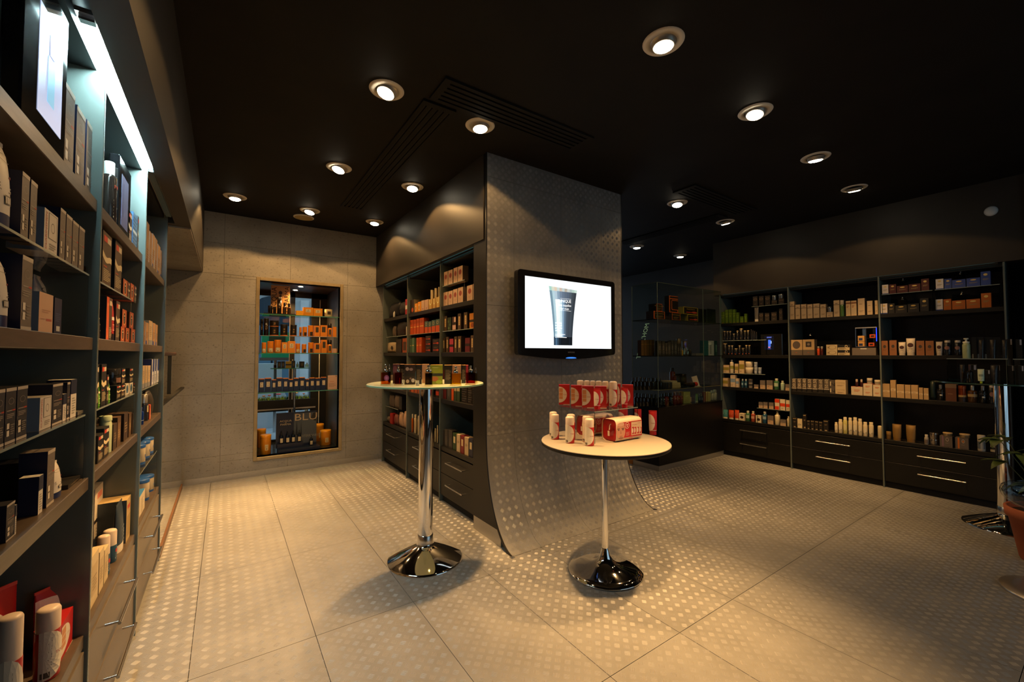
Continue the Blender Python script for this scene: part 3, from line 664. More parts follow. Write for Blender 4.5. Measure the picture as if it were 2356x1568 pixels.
# ------------------------------------------------------------------ products: shapes with printed faces
def ring_pts(uc, vc, ru, rv, n=20): return [(uc + ru * math.cos(2 * math.pi * k / n), vc + rv * math.sin(2 * math.pi * k / n)) for k in range(n)]
def draw(mb, PF, prints, nu=1, eps=0.0004, aspect=1.0):
    """flat print laid on a surface: PF(u, v, lift) maps the unit square of the front to the object"""
    lift = eps
    for p in prints:
        k = p[0]; lift += 0.00006
        if k == 'r':
            _, u0, v0, u1, v1, c = p; m = M(c, 0.5); n = max(1, int(math.ceil(nu * (u1 - u0))))
            for i in range(n):
                a, b = u0 + (u1 - u0) * i / n, u0 + (u1 - u0) * (i + 1) / n
                mb.add([PF(a, v0, lift), PF(b, v0, lift), PF(b, v1, lift), PF(a, v1, lift)], [(0, 1, 2, 3)], m)
        elif k == 'e':
            _, uc, vc, ru, rv, c = p[:6]; m = M(c, 0.5); cut = p[6] if len(p) > 6 else -9
            n = 24; vs = [PF(max(uc, cut), vc, lift)]; fs = []
            for rr in ((1 / 6, 2 / 6, 3 / 6, 4 / 6, 5 / 6, 1.0) if nu > 1 else (1.0,)):
                for (u, v) in ring_pts(uc, vc, ru * rr, rv * rr, n): vs.append(PF(max(u, cut), v, lift))
            for q in range(n): fs.append((0, 1 + q, 1 + (q + 1) % n))
            if nu > 1:
                for j in range(5):
                    for q in range(n): fs.append((1 + j * n + q, 1 + j * n + n + q, 1 + j * n + n + (q + 1) % n, 1 + j * n + (q + 1) % n))
            mb.add(vs, fs, m)
        elif k == 'o':
            _, uc, vc, ru, rv, th, c = p; m = M(c, 0.5); n = 24
            A = ring_pts(uc, vc, ru, rv, n); B = ring_pts(uc, vc, ru * (1 - th), rv * (1 - th), n)
            mb.add([PF(*a, lift) for a in A] + [PF(*b, lift) for b in B], [(q, (q + 1) % n, n + (q + 1) % n, n + q) for q in range(n)], m)
        elif k == 'l':
            _, u0, v0, u1, v1, n, c = p; m = M(c, 0.5); hh = (v1 - v0) / n
            for i in range(n):
                b = v0 + i * hh; e = u1 - (u1 - u0) * (0.25 if i % 3 == 0 else 0.0)
                mb.add([PF(u0, b, lift), PF(e, b, lift), PF(e, b + hh * 0.5, lift), PF(u0, b + hh * 0.5, lift)], [(0, 1, 2, 3)], m)
        elif k == 'w':
            _, v, th, c = p; m = M(c, 0.5); n = 12; vs = []
            for i in range(n + 1):
                u = i / n; y = v + 0.035 * math.sin(u * 2 * math.pi * 1.0 + 2.2) - 0.06 * (u - 0.5)
                vs += [PF(u, y - th / 2, lift), PF(u, y + th / 2, lift)]
            mb.add(vs, [(2 * i, 2 * i + 2, 2 * i + 3, 2 * i + 1) for i in range(n)], m)
        elif k == 't':
            _, uc, vc, hv, s, c = p[:6]; vert = len(p) > 6 and p[6]; m = M(c, 0.5); vs, fs, w = text_geo(s)
            q = []
            for a, b in vs:
                if vert: u, v = uc + (0.5 - b) * hv * aspect, vc + (a - w / 2) * hv
                else: u, v = uc + (a - w / 2) * hv * aspect, vc + (b - 0.5) * hv
                q.append(PF(u, v, lift))
            mb.add(q, fs if not vert else fs, m)

def tube_body(mb, w, d, z0, h, mat, n=16, rows=7, taper=0.0):
    vs = []; fs = []
    for i in range(rows):
        t = i / (rows - 1); ww = (w / 2) * (1 + 0.0 * t) * (0.92 + 0.08 * min(1, t * 2.5)); dd = (d / 2) * max(0.03, math.sqrt(max(0.0, 1 - t ** 2.2)))
        for k in range(n):
            a = 2 * math.pi * k / n; vs.append((ww * math.cos(a), dd * math.sin(a), z0 + h * t))
    for i in range(rows - 1):
        for k in range(n): fs.append((i * n + k, i * n + (k + 1) % n, (i + 1) * n + (k + 1) % n, (i + 1) * n + k))
    mb.add(vs, fs, mat, True); mb.add(vs[-n:], [tuple(range(n))], mat)

PROTO = {}
def make(style, w, d, h):
    """build one product (root object and its parts) at the origin, front facing -Y, and return the root"""
    st = ST[style]; k = st['k']; c = M(st['c'], st.get('ro', 0.45), st.get('me', 0.0)); pr = st.get('p', []); nm = st['n']; mb = MB()
    cap = M(st.get('cap', '#222222'), st.get('cro', 0.3), st.get('cme', 0.0))
    if k == 'box':
        mb.box(-w / 2, 0, 0, w / 2, d, h, c, top=M(st['t'], 0.45) if 't' in st else None, sides=M(st['s'], 0.45) if 's' in st else None)
        draw(mb, lambda u, v, e: (-w / 2 + u * w, -e, v * h), pr, aspect=h / w)
        if st.get('topp'): draw(mb, lambda u, v, e: (-w / 2 + u * w, v * d, h + e), st['topp'])
        r = mb.build(nm)
        if 'lid' in st: MB().box(-w / 2 - 0.001, -0.001, h * (1 - st['lid'][0]), w / 2 + 0.001, d + 0.001, h + 0.001, M(st['lid'][1], 0.45)).build('lid', r)
        return r
    cy = d / 2; sy = d / w
    if k in ('bottle', 'can', 'jar', 'tub'):
        R = w / 2; hb = h * st.get('hb', {'bottle': 0.78, 'can': 0.70, 'jar': 0.62, 'tub': 0.88}[k]); nr = R * st.get('nr', 0.36)
        if k == 'bottle': prof = [(R * 0.94, 0), (R, 0.003), (R, hb - R * st.get('sh', 0.55)), (R * 0.92, hb - R * st.get('sh', 0.55) * 0.45), (nr * 1.1, hb - 0.001), (nr, hb + 0.004)]
        elif k == 'can': prof = [(R * 0.95, 0), (R, 0.003), (R, hb)]
        else: prof = [(R * 0.93, 0), (R, 0.004), (R, hb)]
        mb.lathe(prof, c, 18, 0, cy, True, 1, sy)
        if 'liq' in st: pass
        if 'band' in st:
            for (v0, v1, cc) in st['band']: mb.lathe([(R * 1.004 + 0.0002, v0 * h), (R * 1.004 + 0.0002, v1 * h)], M(cc, 0.5), 18, 0, cy, True, 1, sy, caps=False)
        span = 1.3
        def PF(u, v, e):
            a = (u - 0.5) * 2 * span; rr = R + e + 0.0005; return (rr * math.sin(a), cy - rr * sy * math.cos(a), v * h)
        draw(mb, PF, pr, nu=7, aspect=h / (2 * span * R))
        r = mb.build(nm); ct = st.get('ct', 'cap')
        if k == 'can': MB().lathe([(R * 0.97, hb - 0.001), (R * 0.97, h - R * 0.35), (R * 0.86, h - R * 0.12), (R * 0.6, h), (0.0001, h)], cap, 18, 0, cy, True, 1, sy).build('cap', r)
        elif k in ('jar', 'tub'): MB().lathe([(R * 1.02, hb + 0.0004), (R * 1.03, h - 0.002), (R * 0.98, h), (0.0001, h)], cap, 20, 0, cy, True, 1, sy).build('lid', r)
        elif ct == 'pump':
            q = MB().lathe([(nr * 1.25, hb + 0.002), (nr * 1.25, hb + (h - hb) * 0.35), (nr * 0.4, hb + (h - hb) * 0.4), (nr * 0.4, hb + (h - hb) * 0.75), (nr * 0.9, hb + (h - hb) * 0.78), (nr * 0.9, h), (0.0001, h)], cap, 12, 0, cy)
            q.box(-nr * 0.25, cy - R * 0.9, h - (h - hb) * 0.16, nr * 0.25, cy, h - 0.002, cap); q.build('pump', r)
        else: MB().lathe([(nr * st.get('cw', 1.25), hb + 0.0005), (nr * st.get('cw', 1.25), h - 0.002), (nr * st.get('cw', 1.25) * 0.9, h), (0.0001, h)], cap, 14, 0, cy).build('cap', r)
        return r
    if k == 'tube':
        hc = h * st.get('hb', 0.17); tube_body(mb, w, d, hc, h - hc, c)
        mb.v = [(x, y + cy, z) for (x, y, z) in mb.v]
        if st.get('crimp', True): mb.box(-w / 2, cy - 0.0012, h - 0.002, w / 2, cy + 0.0012, h + h * 0.035, M(st.get('cc', st['c']), 0.4))
        def PF(u, v, e):
            t = max(0, min(1, (v - hc / h) / (1 - hc / h))); dd = (d / 2) * max(0.03, math.sqrt(max(0.0, 1 - t ** 2.2))); ww = (w / 2) * (0.92 + 0.08 * min(1, t * 2.5))
            x = (u - 0.5) * 2; return (x * ww * 0.985, cy - dd * math.sqrt(max(0, 1 - (x * 0.985) ** 2)) - e - 0.0006, v * h)
        draw(mb, PF, pr, nu=8, aspect=h / w)
        r = mb.build(nm); cw = st.get('cww', 0.86)
        MB().lathe([(w / 2 * cw, 0), (w / 2 * cw, hc - 0.0005)], cap, 18, 0, cy, True, 1, min(1, d / w * 1.02 / cw) if cw > 0.6 else 1).build('cap', r)
        return r
    if k == 'perf':
        g = glass('#f0ece0', 1.3); hb = h * 0.66; liq = glass(st['c'], 0.4)
        mb.box(-w / 2, 0, 0, w / 2, d, hb, g); r = mb.build(nm)
        MB().box(-w / 2 + 0.004, 0.004, 0.008, w / 2 - 0.004, d - 0.004, hb * 0.93, liq).build('scent', r)
        if pr:
            q = MB(); draw(q, lambda u, v, e: (-w / 2 + u * w, -e, v * h), pr, aspect=h / w); q.build('front_label', r)
        R = w * st.get('cw', 0.20)
        MB().lathe([(R, hb), (R, hb + (h - hb) * 0.40), (R * 0.45, hb + (h - hb) * 0.45), (R * 0.42, hb + (h - hb) * 0.6), (R * 0.55, hb + (h - hb) * 0.63), (R * 0.5, h * 0.985), (R * 0.3, h), (0.0001, h)], M('#b9b4ac', 0.15, 1.0), 16, 0, cy).build('sprayer', r)
        return r
    if k == 'bag':
        n = 6; vs = []; fs = []
        def pt(u, v, s):
            e = (1 - abs(2 * u - 1) ** 3) * (1 - abs(2 * v - 1) ** 2.6); lean = st.get('lean', 0.0)
            return (-w / 2 + w * u * (1 - 0.10 * v) + 0.05 * w * v + lean * v * w, cy + s * d / 2 * (0.25 + 0.75 * e), h * v * (1 - 0.06 * abs(2 * u - 1) ** 2))
        for s in (-1, 1):
            o = len(vs)
            for j in range(n + 1):
                for i in range(n + 1): vs.append(pt(i / n, j / n, s))
            for j in range(n):
                for i in range(n):
                    a = o + j * (n + 1) + i; f = (a, a + 1, a + n + 2, a + n + 1); fs.append(f if s < 0 else f[::-1])
        N = (n + 1) ** 2
        for i in range(n):
            fs += [(i + 1, i, N + i, N + i + 1), (n * (n + 1) + i, n * (n + 1) + i + 1, N + n * (n + 1) + i + 1, N + n * (n + 1) + i)]
            a, b = i * (n + 1), (i + 1) * (n + 1); fs += [(a, b, N + b, N + a), (b + n, a + n, N + a + n, N + b + n)]
        mb.add(vs, fs, c, True)
        draw(mb, lambda u, v, e: (pt(u, v, -1)[0], pt(u, v, -1)[1] - e - 0.002, pt(u, v, -1)[2]), pr, nu=4, aspect=h / w)
        r = mb.build(nm)
        if st.get('flap'):
            q = MB(); vs = []
            for j in range(5):
                for i in range(n + 1): p = pt(i / n, 0.45 + 0.55 * j / 4, -1); vs.append((p[0], p[1] - 0.004, p[2] + 0.002))
            q.add(vs, [(j * (n + 1) + i, j * (n + 1) + i + 1, (j + 1) * (n + 1) + i + 1, (j + 1) * (n + 1) + i) for j in range(4) for i in range(n)], M(st['flap'], 0.5), True); q.build('flap', r)
        if st.get('ribbon'): MB().pipe([(-w * 0.2, cy, h * 0.97), (-w * 0.12, cy, h * 1.1), (w * 0.12, cy, h * 1.1), (w * 0.2, cy, h * 0.97)], 0.002, M(st['ribbon'], 0.6), 5).build('handle', r)
        return r
    if k == 'screen':
        b = m_gloss; mb.cbox(-w / 2, 0, 0, w / 2, 0.03, h, b, 0.004); r = mb.build(nm); x0, z0, x1, z1 = st['scr']
        q = MB(); q.box(-w / 2 + x0 * w, -0.0008, z0 * h, -w / 2 + x1 * w, 0.0002, z1 * h, M(st['c'], 0.3, emit=st['em'])); q.build('lit_panel', r)
        if st.get('pic'):
            q = MB()
            for (u0, v0, u1, v1, cc) in st['pic']: q.box(-w / 2 + u0 * w, -0.0014, v0 * h, -w / 2 + u1 * w, -0.0009, v1 * h, M(cc, 0.3, emit=st['em']))
            q.build('shown_picture', r)
        MB().prism([(0.03, 0.0), (0.09, 0.0), (0.03, h * 0.5)], -0.01, 0.01, b, 'x').build('stand', r)
        return r
    raise KeyError(k)

def copy_tree(o, parent=None):
    c = o.copy(); C.objects.link(c); c.parent = parent
    for ch in o.children: copy_tree(ch, c)
    return c
ORD = ['', 'leftmost', 'second from left', 'third from left', 'fourth from left', 'fifth from left', 'sixth from left', 'seventh from left', 'eighth from left', 'ninth from left', 'tenth from left', 'eleventh from left', 'twelfth from left', 'thirteenth from left']
def put(style, w, d, h, loc, rz):
    key = (style, round(w, 3), round(d, 3), round(h, 3))
    if key in PROTO: r = copy_tree(PROTO[key])
    else: r = make(style, w, d, h); PROTO[key] = r
    r.location = loc; r.rotation_euler = (0, 0, rz)
    return r
def row(face, plane, where, items):
    """face: 'L' faces +x, 'R' faces -x, 'N' faces -y; items: style, along, base z, width, depth, height, set back (mm)"""
    cnt = {}
    for it in items: l = ST[it[0]]['l']; cnt[l] = cnt.get(l, 0) + 1
    seen = {}
    for it in items:
        s, a, z, w, d, h, back = it[:7]; turn = math.radians(it[7]) if len(it) > 7 else 0.0
        st = ST[s]; l = st['l']; seen[l] = seen.get(l, 0) + 1; b = back / 1000.0; a, z, w, d, h = a / 1000.0, z / 1000.0, w / 1000.0, d / 1000.0, h / 1000.0
        if face == 'L': o = put(s, w, d, h, (plane - b, a, z), math.radians(90) + turn)
        elif face == 'R': o = put(s, w, d, h, (plane + b, a, z), math.radians(-90) + turn)
        else: o = put(s, w, d, h, (a, plane + b, z), 0)
        n = cnt[l]; lab = '%s on %s' % (l, where)
        if n > 1:
            i = seen[l]; lab += ', ' + ('rightmost' if i == n else ORD[i])
            tag(o, lab, st['g'], '%s on %s' % (l, where))
        else:
            if 'group' in o: del o['group']
            tag(o, lab, st['g'])
def acrylic(face, plane, a0, a1, z0, z1, depth, label, mat=None, th=0.005):
    """clear riser: a sheet on two upright sides, standing on a shelf"""
    rz = math.radians({'L': 90, 'R': -90, 'N': 0}[face]); w = abs(a1 - a0); c = (a0 + a1) / 2
    loc = {'L': (plane, c, z0), 'R': (plane, c, z0), 'N': (c, plane, z0)}[face]
    t = empty('acrylic_riser', loc, rz); tag(t, label, 'display riser'); mat = mat or g_acr; h = z1 - z0
    e = M('#8f9b97', 0.12, spec=0.9)
    MB().box(-w / 2, 0, h - th, w / 2, depth, h, mat).build('top_sheet', t)
    for s in (-1, 1): MB().box(s * (w / 2 - th / 2) - th / 2, 0, 0, s * (w / 2 - th / 2) + th / 2, depth, h - th, mat).build('side_sheet', t)
    q = MB(); q.box(-w / 2, -0.0006, h - th, w / 2, 0.0, h, e)
    for s in (-1, 1): q.box(s * (w / 2 - th / 2) - th / 2, -0.0006, 0, s * (w / 2 - th / 2) + th / 2, 0, h - th, glass('#b9c4c0', 2.0))
    q.build('front_edge', t)
    return t
# ------------------------------------------------------------------ the kinds of products: k shape, n name, l look, g category, c colour, p print
BX = 'cosmetics_box'; BT = 'bottle'; TB = 'cream_tube'; JR = 'cream_jar'
CMP = [('r', 0.0, 0.94, 1, 1, '#b8aea2'), ('r', 0.0, 0.0, 1, 0.05, '#b8aea2'), ('o', 0.5, 0.76, 0.26, 0.06, 0.12, '#8d847c'), ('r', 0.10, 0.585, 0.62, 0.60, '#9a9088'), ('r', 0.64, 0.58, 0.92, 0.605, '#b03a2c'), ('l', 0.1, 0.46, 0.8, 0.55, 3, '#8d847c'), ('r', 0.12, 0.27, 0.36, 0.37, '#d8cfc2'), ('r', 0.12, 0.14, 0.36, 0.24, '#d8cfc2'), ('l', 0.46, 0.16, 0.85, 0.36, 5, '#7d756e')]
NKP = [('r', 0.12, 0.82, 0.5, 0.93, '#c8402c'), ('r', 0.5, 0.82, 0.90, 0.93, '#cfc0a8'), ('w', 0.52, 0.11, '#d8c8a4'), ('r', 0.12, 0.355, 0.5, 0.375, '#b8402c'), ('l', 0.12, 0.10, 0.9, 0.33, 7, '#b8a888')]
ORP = [('r', 0.0, 0.0, 1, 1, '#b8532a'), ('o', 0.5, 0.5, 0.34, 0.40, 0.14, '#e0b070'), ('e', 0.5, 0.5, 0.22, 0.30, '#231c1a'), ('r', 0.40, 0.60, 0.60, 0.68, '#e8e0d0'), ('l', 0.36, 0.30, 0.64, 0.56, 3, '#8f8478')]
TBP = [('e', 0.05, 0.52, 0.72, 0.36, '#e9dcd0', 0.0), ('t', 0.48, 0.50, 0.045, 'TOBH', '#a02a2a'), ('r', 0.0, 0.185, 1, 0.205, '#e9dcd0')]
TOBBOX = [('e', 0.0, 0.50, 0.74, 0.40, '#ddd2c4', 0.0), ('r', 0.03, 0.62, 0.36, 0.82, '#c98a5c'), ('r', 0.03, 0.44, 0.36, 0.60, '#c98a5c'), ('r', 0.03, 0.28, 0.36, 0.42, '#c98a5c'), ('t', 0.56, 0.50, 0.045, 'TOBH', '#a3343a'), ('r', 0.42, 0.0, 1, 0.025, '#e0c8b4')]
TOBBOX2 = [('e', 0.0, 0.50, 0.74, 0.40, '#e4ddd4', 0.0), ('t', 0.50, 0.50, 0.05, 'TOBH', '#a3343a'), ('l', 0.55, 0.06, 0.92, 0.13, 3, '#c86058'), ('r', 0.30, 0.0, 1, 0.03, '#e0c8b4')]
CANP = [('e', 0.15, 0.36, 0.75, 0.345, '#ddd6c8', 0.0), ('l', 0.03, 0.17, 0.38, 0.62, 12, '#8f8878'), ('t', 0.72, 0.36, 0.042, 'TOBH', '#b02a2a'), ('r', 0.06, 0.05, 0.34, 0.13, '#4d463e')]
APP = [('r', 0.24, 0.42, 0.76, 0.80, '#d8c7a0'), ('e', 0.5, 0.68, 0.08, 0.03, '#4a3a24'), ('l', 0.34, 0.48, 0.66, 0.60, 3, '#8a7a58')]
APL = [('r', 0.24, 0.10, 0.76, 0.40, '#d8c7a0'), ('e', 0.5, 0.18, 0.06, 0.03, '#4a3a24'), ('l', 0.34, 0.25, 0.66, 0.35, 3, '#8a7a58')]
APD = [('r', 0.26, 0.10, 0.74, 0.42, '#20222a')]
EMB = [('e', 0.5, 0.78, 0.22, 0.085, '#d8b868'), ('l', 0.2, 0.38, 0.8, 0.52, 3, '#8f7d50')]
ST = {
 # left wall
 'cmb': dict(k='box', n=BX, l='brown grey box with navy sides', g='box', c='#6f6660', s='#172142', p=CMP),
 'cmd': dict(k='box', n=BX, l='charcoal box with navy sides', g='box', c='#2b2b31', s='#131b34', p=CMP),
 'cmw': dict(k='box', n=BX, l='white box with oval emblem', g='box', c='#cbc5be', s='#8f9cac', p=[('r', 0.30, 0.36, 0.92, 0.96, '#55504c'), ('r', 0.33, 0.375, 0.89, 0.945, '#cbc5be'), ('o', 0.61, 0.64, 0.14, 0.12, 0.16, '#55504c'), ('t', 0.14, 0.5, 0.10, 'CLARINSMEN', '#b03a34', 1), ('l', 0.40, 0.12, 0.85, 0.28, 3, '#8d8680')]),  # grey blue sides: cool daylight put into the colour of a white box
 'cmt': dict(k='tube', n=TB, l='white tube with navy cap', g='tube', c='#cfcbc6', cap='#1d2b58', p=[('o', 0.5, 0.80, 0.3, 0.045, 0.14, '#77726e'), ('l', 0.2, 0.42, 0.8, 0.52, 3, '#77726e'), ('r', 0.62, 0.60, 0.86, 0.62, '#b03a34'), ('r', 0.34, 0.28, 0.62, 0.38, '#5d5955'), ('r', 0.37, 0.295, 0.59, 0.365, '#cfcbc6')]),
 'cmn': dict(k='box', n=BX, l='plain navy box', g='box', c='#182348', s='#131b38', p=[('l', 0.15, 0.35, 0.85, 0.6, 5, '#4a5578'), ('r', 0.25, 0.08, 0.75, 0.22, '#c8c4bc')]),
 'cmp': dict(k='box', n=BX, l='pale peach box with grey side', g='box', c='#d0a98c', s='#9aa2ac', p=[('l', 0.2, 0.5, 0.8, 0.6, 2, '#b88a70'), ('r', 0.5, 0.30, 0.9, 0.36, '#b0584a'), ('l', 0.1, 0.32, 0.45, 0.36, 2, '#b88a70')]),
 'cml': dict(k='box', n=BX, l='slim white and navy box', g='box', c='#d2cec8', s='#1a2446', p=[('r', 0, 0.62, 1, 1, '#161f3c'), ('l', 0.2, 0.10, 0.8, 0.55, 7, '#8f8b86')]),
 'slv': dict(k='box', n='gift_case', l='flat silver case', g='box', c='#a8a49c', me=0.6, ro=0.3, p=[('l', 0.1, 0.15, 0.9, 0.85, 3, '#6d6a64')]),
 'blk': dict(k='box', n='gift_case', l='flat black gift case', g='box', c='#1c1a19', p=[('r', 0.2, 0.35, 0.8, 0.6, '#5c4c38')]),
 'gld': dict(k='perf', n='perfume_bottle', l='tiny amber glass bottle', g='bottle', c='#e0a040'),
 'fr1': dict(k='screen', n='digital_frame', l='black picture frame with lit blue white screen', g='screen', c='#b9c6ea', em=0.75, scr=(0.30, 0.16, 0.86, 0.80), pic=[(0.50, 0.28, 0.66, 0.56, '#86c4e4'), (0.53, 0.575, 0.64, 0.70, '#3a4cae')]),
 'fr2': dict(k='screen', n='digital_frame', l='black picture frame with dim violet screen', g='screen', c='#5a5a78', em=0.16, scr=(0.20, 0.12, 0.75, 0.80), pic=[(0.34, 0.25, 0.36, 0.7, '#3a3a50')]),
 'dkb': dict(k='bottle', n=BT, l='dark glossy bottle with clear cap', g='bottle', c='#241c18', ro=0.12, cap='#c8c8c4', hb=0.80, nr=0.6, cw=1.1, p=[('t', 0.5, 0.62, 0.05, 'MEN', '#c8402c'), ('l', 0.2, 0.15, 0.8, 0.45, 6, '#a89878')]),
 'nkb': dict(k='box', n=BX, l='brown box with cream wave', g='box', c='#4a3b30', s='#20252c', p=NKP),
 'nkd': dict(k='box', n=BX, l='black box with cream wave', g='box', c='#1d1b1b', s='#20282a', p=NKP),
 'nku': dict(k='box', n=BX, l='blue striped box', g='box', c='#5f94c4', s='#3a6a9c', p=[('l', 0.0, 0.05, 1, 0.95, 9, '#3a6896'), ('r', 0, 0.44, 1, 0.52, '#d0dce4')]),
 'nkw': dict(k='box', n=BX, l='white box with blue oval', g='box', c='#d8d0c0', s='#b8b0a0', p=[('e', 0.5, 0.5, 0.28, 0.38, '#3f6a8c'), ('l', 0.35, 0.3, 0.65, 0.7, 4, '#1d2a38')]),
 'ora': dict(k='box', n=BX, l='small orange badge box', g='box', c='#b8532a', s='#2a2422', p=ORP),
 'orc': dict(k='box', n=BX, l='tall orange and brown box', g='box', c='#4a3b30', s='#1f2834', p=[('r', 0, 0, 0.42, 1, '#d0542a'), ('o', 0.21, 0.45, 0.15, 0.42, 0.15, '#f0a060')] + [('r', 0.5, 0.82, 0.95, 0.93, '#cfc0a8'), ('l', 0.5, 0.06, 0.95, 0.32, 7, '#b8a888')]),
 'red': dict(k='tube', n=TB, l='slim red and white tube', g='tube', c='#b82a2a', cap='#221a22', p=[('r', 0.1, 0.5, 0.9, 0.58, '#e8dcd0'), ('l', 0.2, 0.25, 0.8, 0.42, 4, '#e0b0a0')]),
 'bkt': dict(k='tube', n=TB, l='black tube with cream lines', g='tube', c='#1d1a18', cap='#141414', p=[('l', 0.1, 0.25, 0.95, 0.75, 8, '#b8a888')]),
 'grt': dict(k='tube', n=TB, l='slim bright green tube', g='tube', c='#5fae24', cap='#5fae24', cc='#5fae24', p=[('r', 0.1, 0.5, 0.9, 0.58, '#e8e8d0'), ('l', 0.2, 0.1, 0.8, 0.42, 5, '#cfe0a0')]),
 'bkp': dict(k='bottle', n=BT, l='small black bottle', g='bottle', c='#161314', ro=0.2, cap='#1a1616', p=[('r', 0.4, 0.5, 0.6, 0.62, '#a0302c')]),
 'clb': dict(k='jar', n=JR, l='glossy black jar', g='jar', c='#1a1a1c', ro=0.1, cap='#2a2a2c', cro=0.1, p=[('r', 0.2, 0.15, 0.8, 0.45, '#7a5a50')]),
 'sjr': dict(k='jar', n=JR, l='pale jar with silver lid', g='jar', c='#c9c0a8', cap='#b8b0a0', cme=0.7, cro=0.25, hb=0.55),
 'plg': dict(k='bottle', n=BT, l='pale green bottle', g='bottle', c='#c9d8b4', ro=0.25, cap='#b8c8a4', hb=0.86, nr=0.8),
 'kbr': dict(k='box', n=BX, l='dark brown slim box', g='box', c='#46362a', s='#241c16', p=[('l', 0.2, 0.3, 0.8, 0.7, 4, '#8a7458')]),
 'kbg': dict(k='box', n=BX, l='bronze patterned box', g='box', c='#5f4834', s='#32261c', p=[('r', 0.15, 0.2, 0.85, 0.8, '#7a5f44'), ('l', 0.25, 0.3, 0.75, 0.6, 4, '#a88c64')]),
 'wbk': dict(k='box', n=BX, l='white box with black stripe', g='box', c='#e0d4c4', s='#bcb4ac', p=[('r', 0, 0.44, 1, 0.50, '#28201e'), ('r', 0.3, 0.80, 0.9, 0.9, '#d08070'), ('l', 0.2, 0.10, 0.8, 0.38, 6, '#a89888')]),
 'wbt': dict(k='bottle', n=BT, l='white bottle with red mark', g='bottle', c='#ddd2c2', cap='#e4dacb', hb=0.88, nr=0.75, p=[('r', 0.35, 0.66, 0.6, 0.76, '#c0392f'), ('l', 0.2, 0.15, 0.8, 0.5, 6, '#a08c78')]),
 'rol': dict(k='can', n='roll_on', l='blue roll-on with pink white cap', g='deodorant', c='#24506c', cap='#dccabc', hb=0.52, p=[('r', 0.3, 0.3, 0.5, 0.4, '#b8403a'), ('l', 0.3, 0.1, 0.75, 0.28, 3, '#c8d0d4')]),
 'bei': dict(k='box', n=BX, l='beige box with printed sides', g='box', c='#cdbb96', s='#b8a682', p=[('r', 0.15, 0.2, 0.85, 0.8, '#bda882'), ('l', 0.25, 0.3, 0.75, 0.6, 5, '#8a7650')]),
 'bnv': dict(k='box', n=BX, l='large beige box with navy side', g='box', c='#b8a070', s='#3a4654', p=[('r', 0.1, 0.1, 0.9, 0.6, '#a08858'), ('r', 0.2, 0.75, 0.8, 0.85, '#b04030')]),
 'nvt': dict(k='tube', n=TB, l='dark navy tube with pale cap', g='tube', c='#28384a', cap='#d8cfc0', p=[('l', 0.4, 0.2, 0.8, 0.55, 5, '#7a8894')]),
 'gnb': dict(k='bottle', n=BT, l='light green bottle with red spots', g='bottle', c='#86a860', cap='#9ab070', hb=0.85, nr=0.8, p=[('e', 0.5, 0.35, 0.09, 0.025, '#c0392f'), ('e', 0.5, 0.72, 0.09, 0.025, '#c0392f'), ('r', 0.4, 0.5, 0.62, 0.56, '#dfe0c0')]),
 'bkw': dict(k='box', n=BX, l='tan box with white side', g='box', c='#94704c', s='#d8dcde', p=[('l', 0.1, 0.1, 0.9, 0.4, 5, '#6f5238')]),
 'bkn': dict(k='box', n=BX, l='tan box with blue stripe', g='box', c='#a8835c', s='#ccd4e0', p=[('r', 0.0, 0.0, 0.5, 0.18, '#2a4088'), ('l', 0.1, 0.3, 0.9, 0.6, 5, '#7d5f42')]),
 'bbk': dict(k='box', n='gift_case', l='black upright case', g='box', c='#191715', s='#0f0e0e'),
 'bgy': dict(k='box', n=BX, l='beige grey slim box', g='box', c='#b39c7c', s='#98a0a4', p=[('r', 0, 0, 1, 0.2, '#7a7c84'), ('l', 0.2, 0.35, 0.8, 0.8, 6, '#8c7858')]),
 'blw': dict(k='box', n=BX, l='blue and white box', g='box', c='#b8bcc8', s='#20357c', p=[('r', 0.35, 0.5, 1, 1, '#22387e'), ('l', 0.1, 0.1, 0.9, 0.4, 5, '#7c84a0')]),
 'blb': dict(k='bottle', n=BT, l='deep blue glass bottle', g='bottle', c='#14307c', ro=0.12, cap='#1c3888', hb=0.84, nr=0.6, p=[('r', 0.1, 0.36, 0.9, 0.38, '#b8c0d0')]),
 'svb': dict(k='bottle', n=BT, l='dark bottle with silver cap', g='bottle', c='#2a2e3c', ro=0.2, cap='#c8c4bc', cme=0.8, hb=0.70, nr=0.75, cw=1.1, p=[('r', 0.25, 0.4, 0.45, 0.62, '#b8a888')]),
 'ogs': dict(k='box', n=BX, l='slim orange red box', g='box', c='#b8462a', s='#8a3420', p=[('l', 0.2, 0.2, 0.8, 0.8, 8, '#e0a888')]),
 'cas': dict(k='bag', n='toiletry_bag', l='dark rounded toiletry bag', g='bag', c='#2e2823'),
 'tub': dict(k='tub', n='cream_tub', l='white tub with blue rims', g='jar', c='#cfc2a8', cap='#2a58a0', hb=0.84, band=[(0.0, 0.12, '#2a58a0')], p=[('r', 0.42, 0.35, 0.55, 0.48, '#3a64a8'), ('l', 0.35, 0.2, 0.62, 0.32, 3, '#9a7a50')]),
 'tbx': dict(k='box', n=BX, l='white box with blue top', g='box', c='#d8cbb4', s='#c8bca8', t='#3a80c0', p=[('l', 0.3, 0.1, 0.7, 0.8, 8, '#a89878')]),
 'rtb': dict(k='tube', n=TB, l='red tube with white circle', g='tube', c='#b01a1c', cc='#c02426', cap='#b01a1c', p=TBP),
 'rcn': dict(k='can', n='spray_can', l='red shaving can with milky cap', g='can', c='#b81c1e', ro=0.3, cap='#d8c6b8', hb=0.68, p=CANP),
 'rbx': dict(k='box', n=BX, l='red box with peach half circle', g='box', c='#b01c1e', s='#a01a1c', p=TOBBOX),
 'rb2': dict(k='box', n=BX, l='red box with white half circle', g='box', c='#b01c1e', s='#a01a1c', p=TOBBOX2),
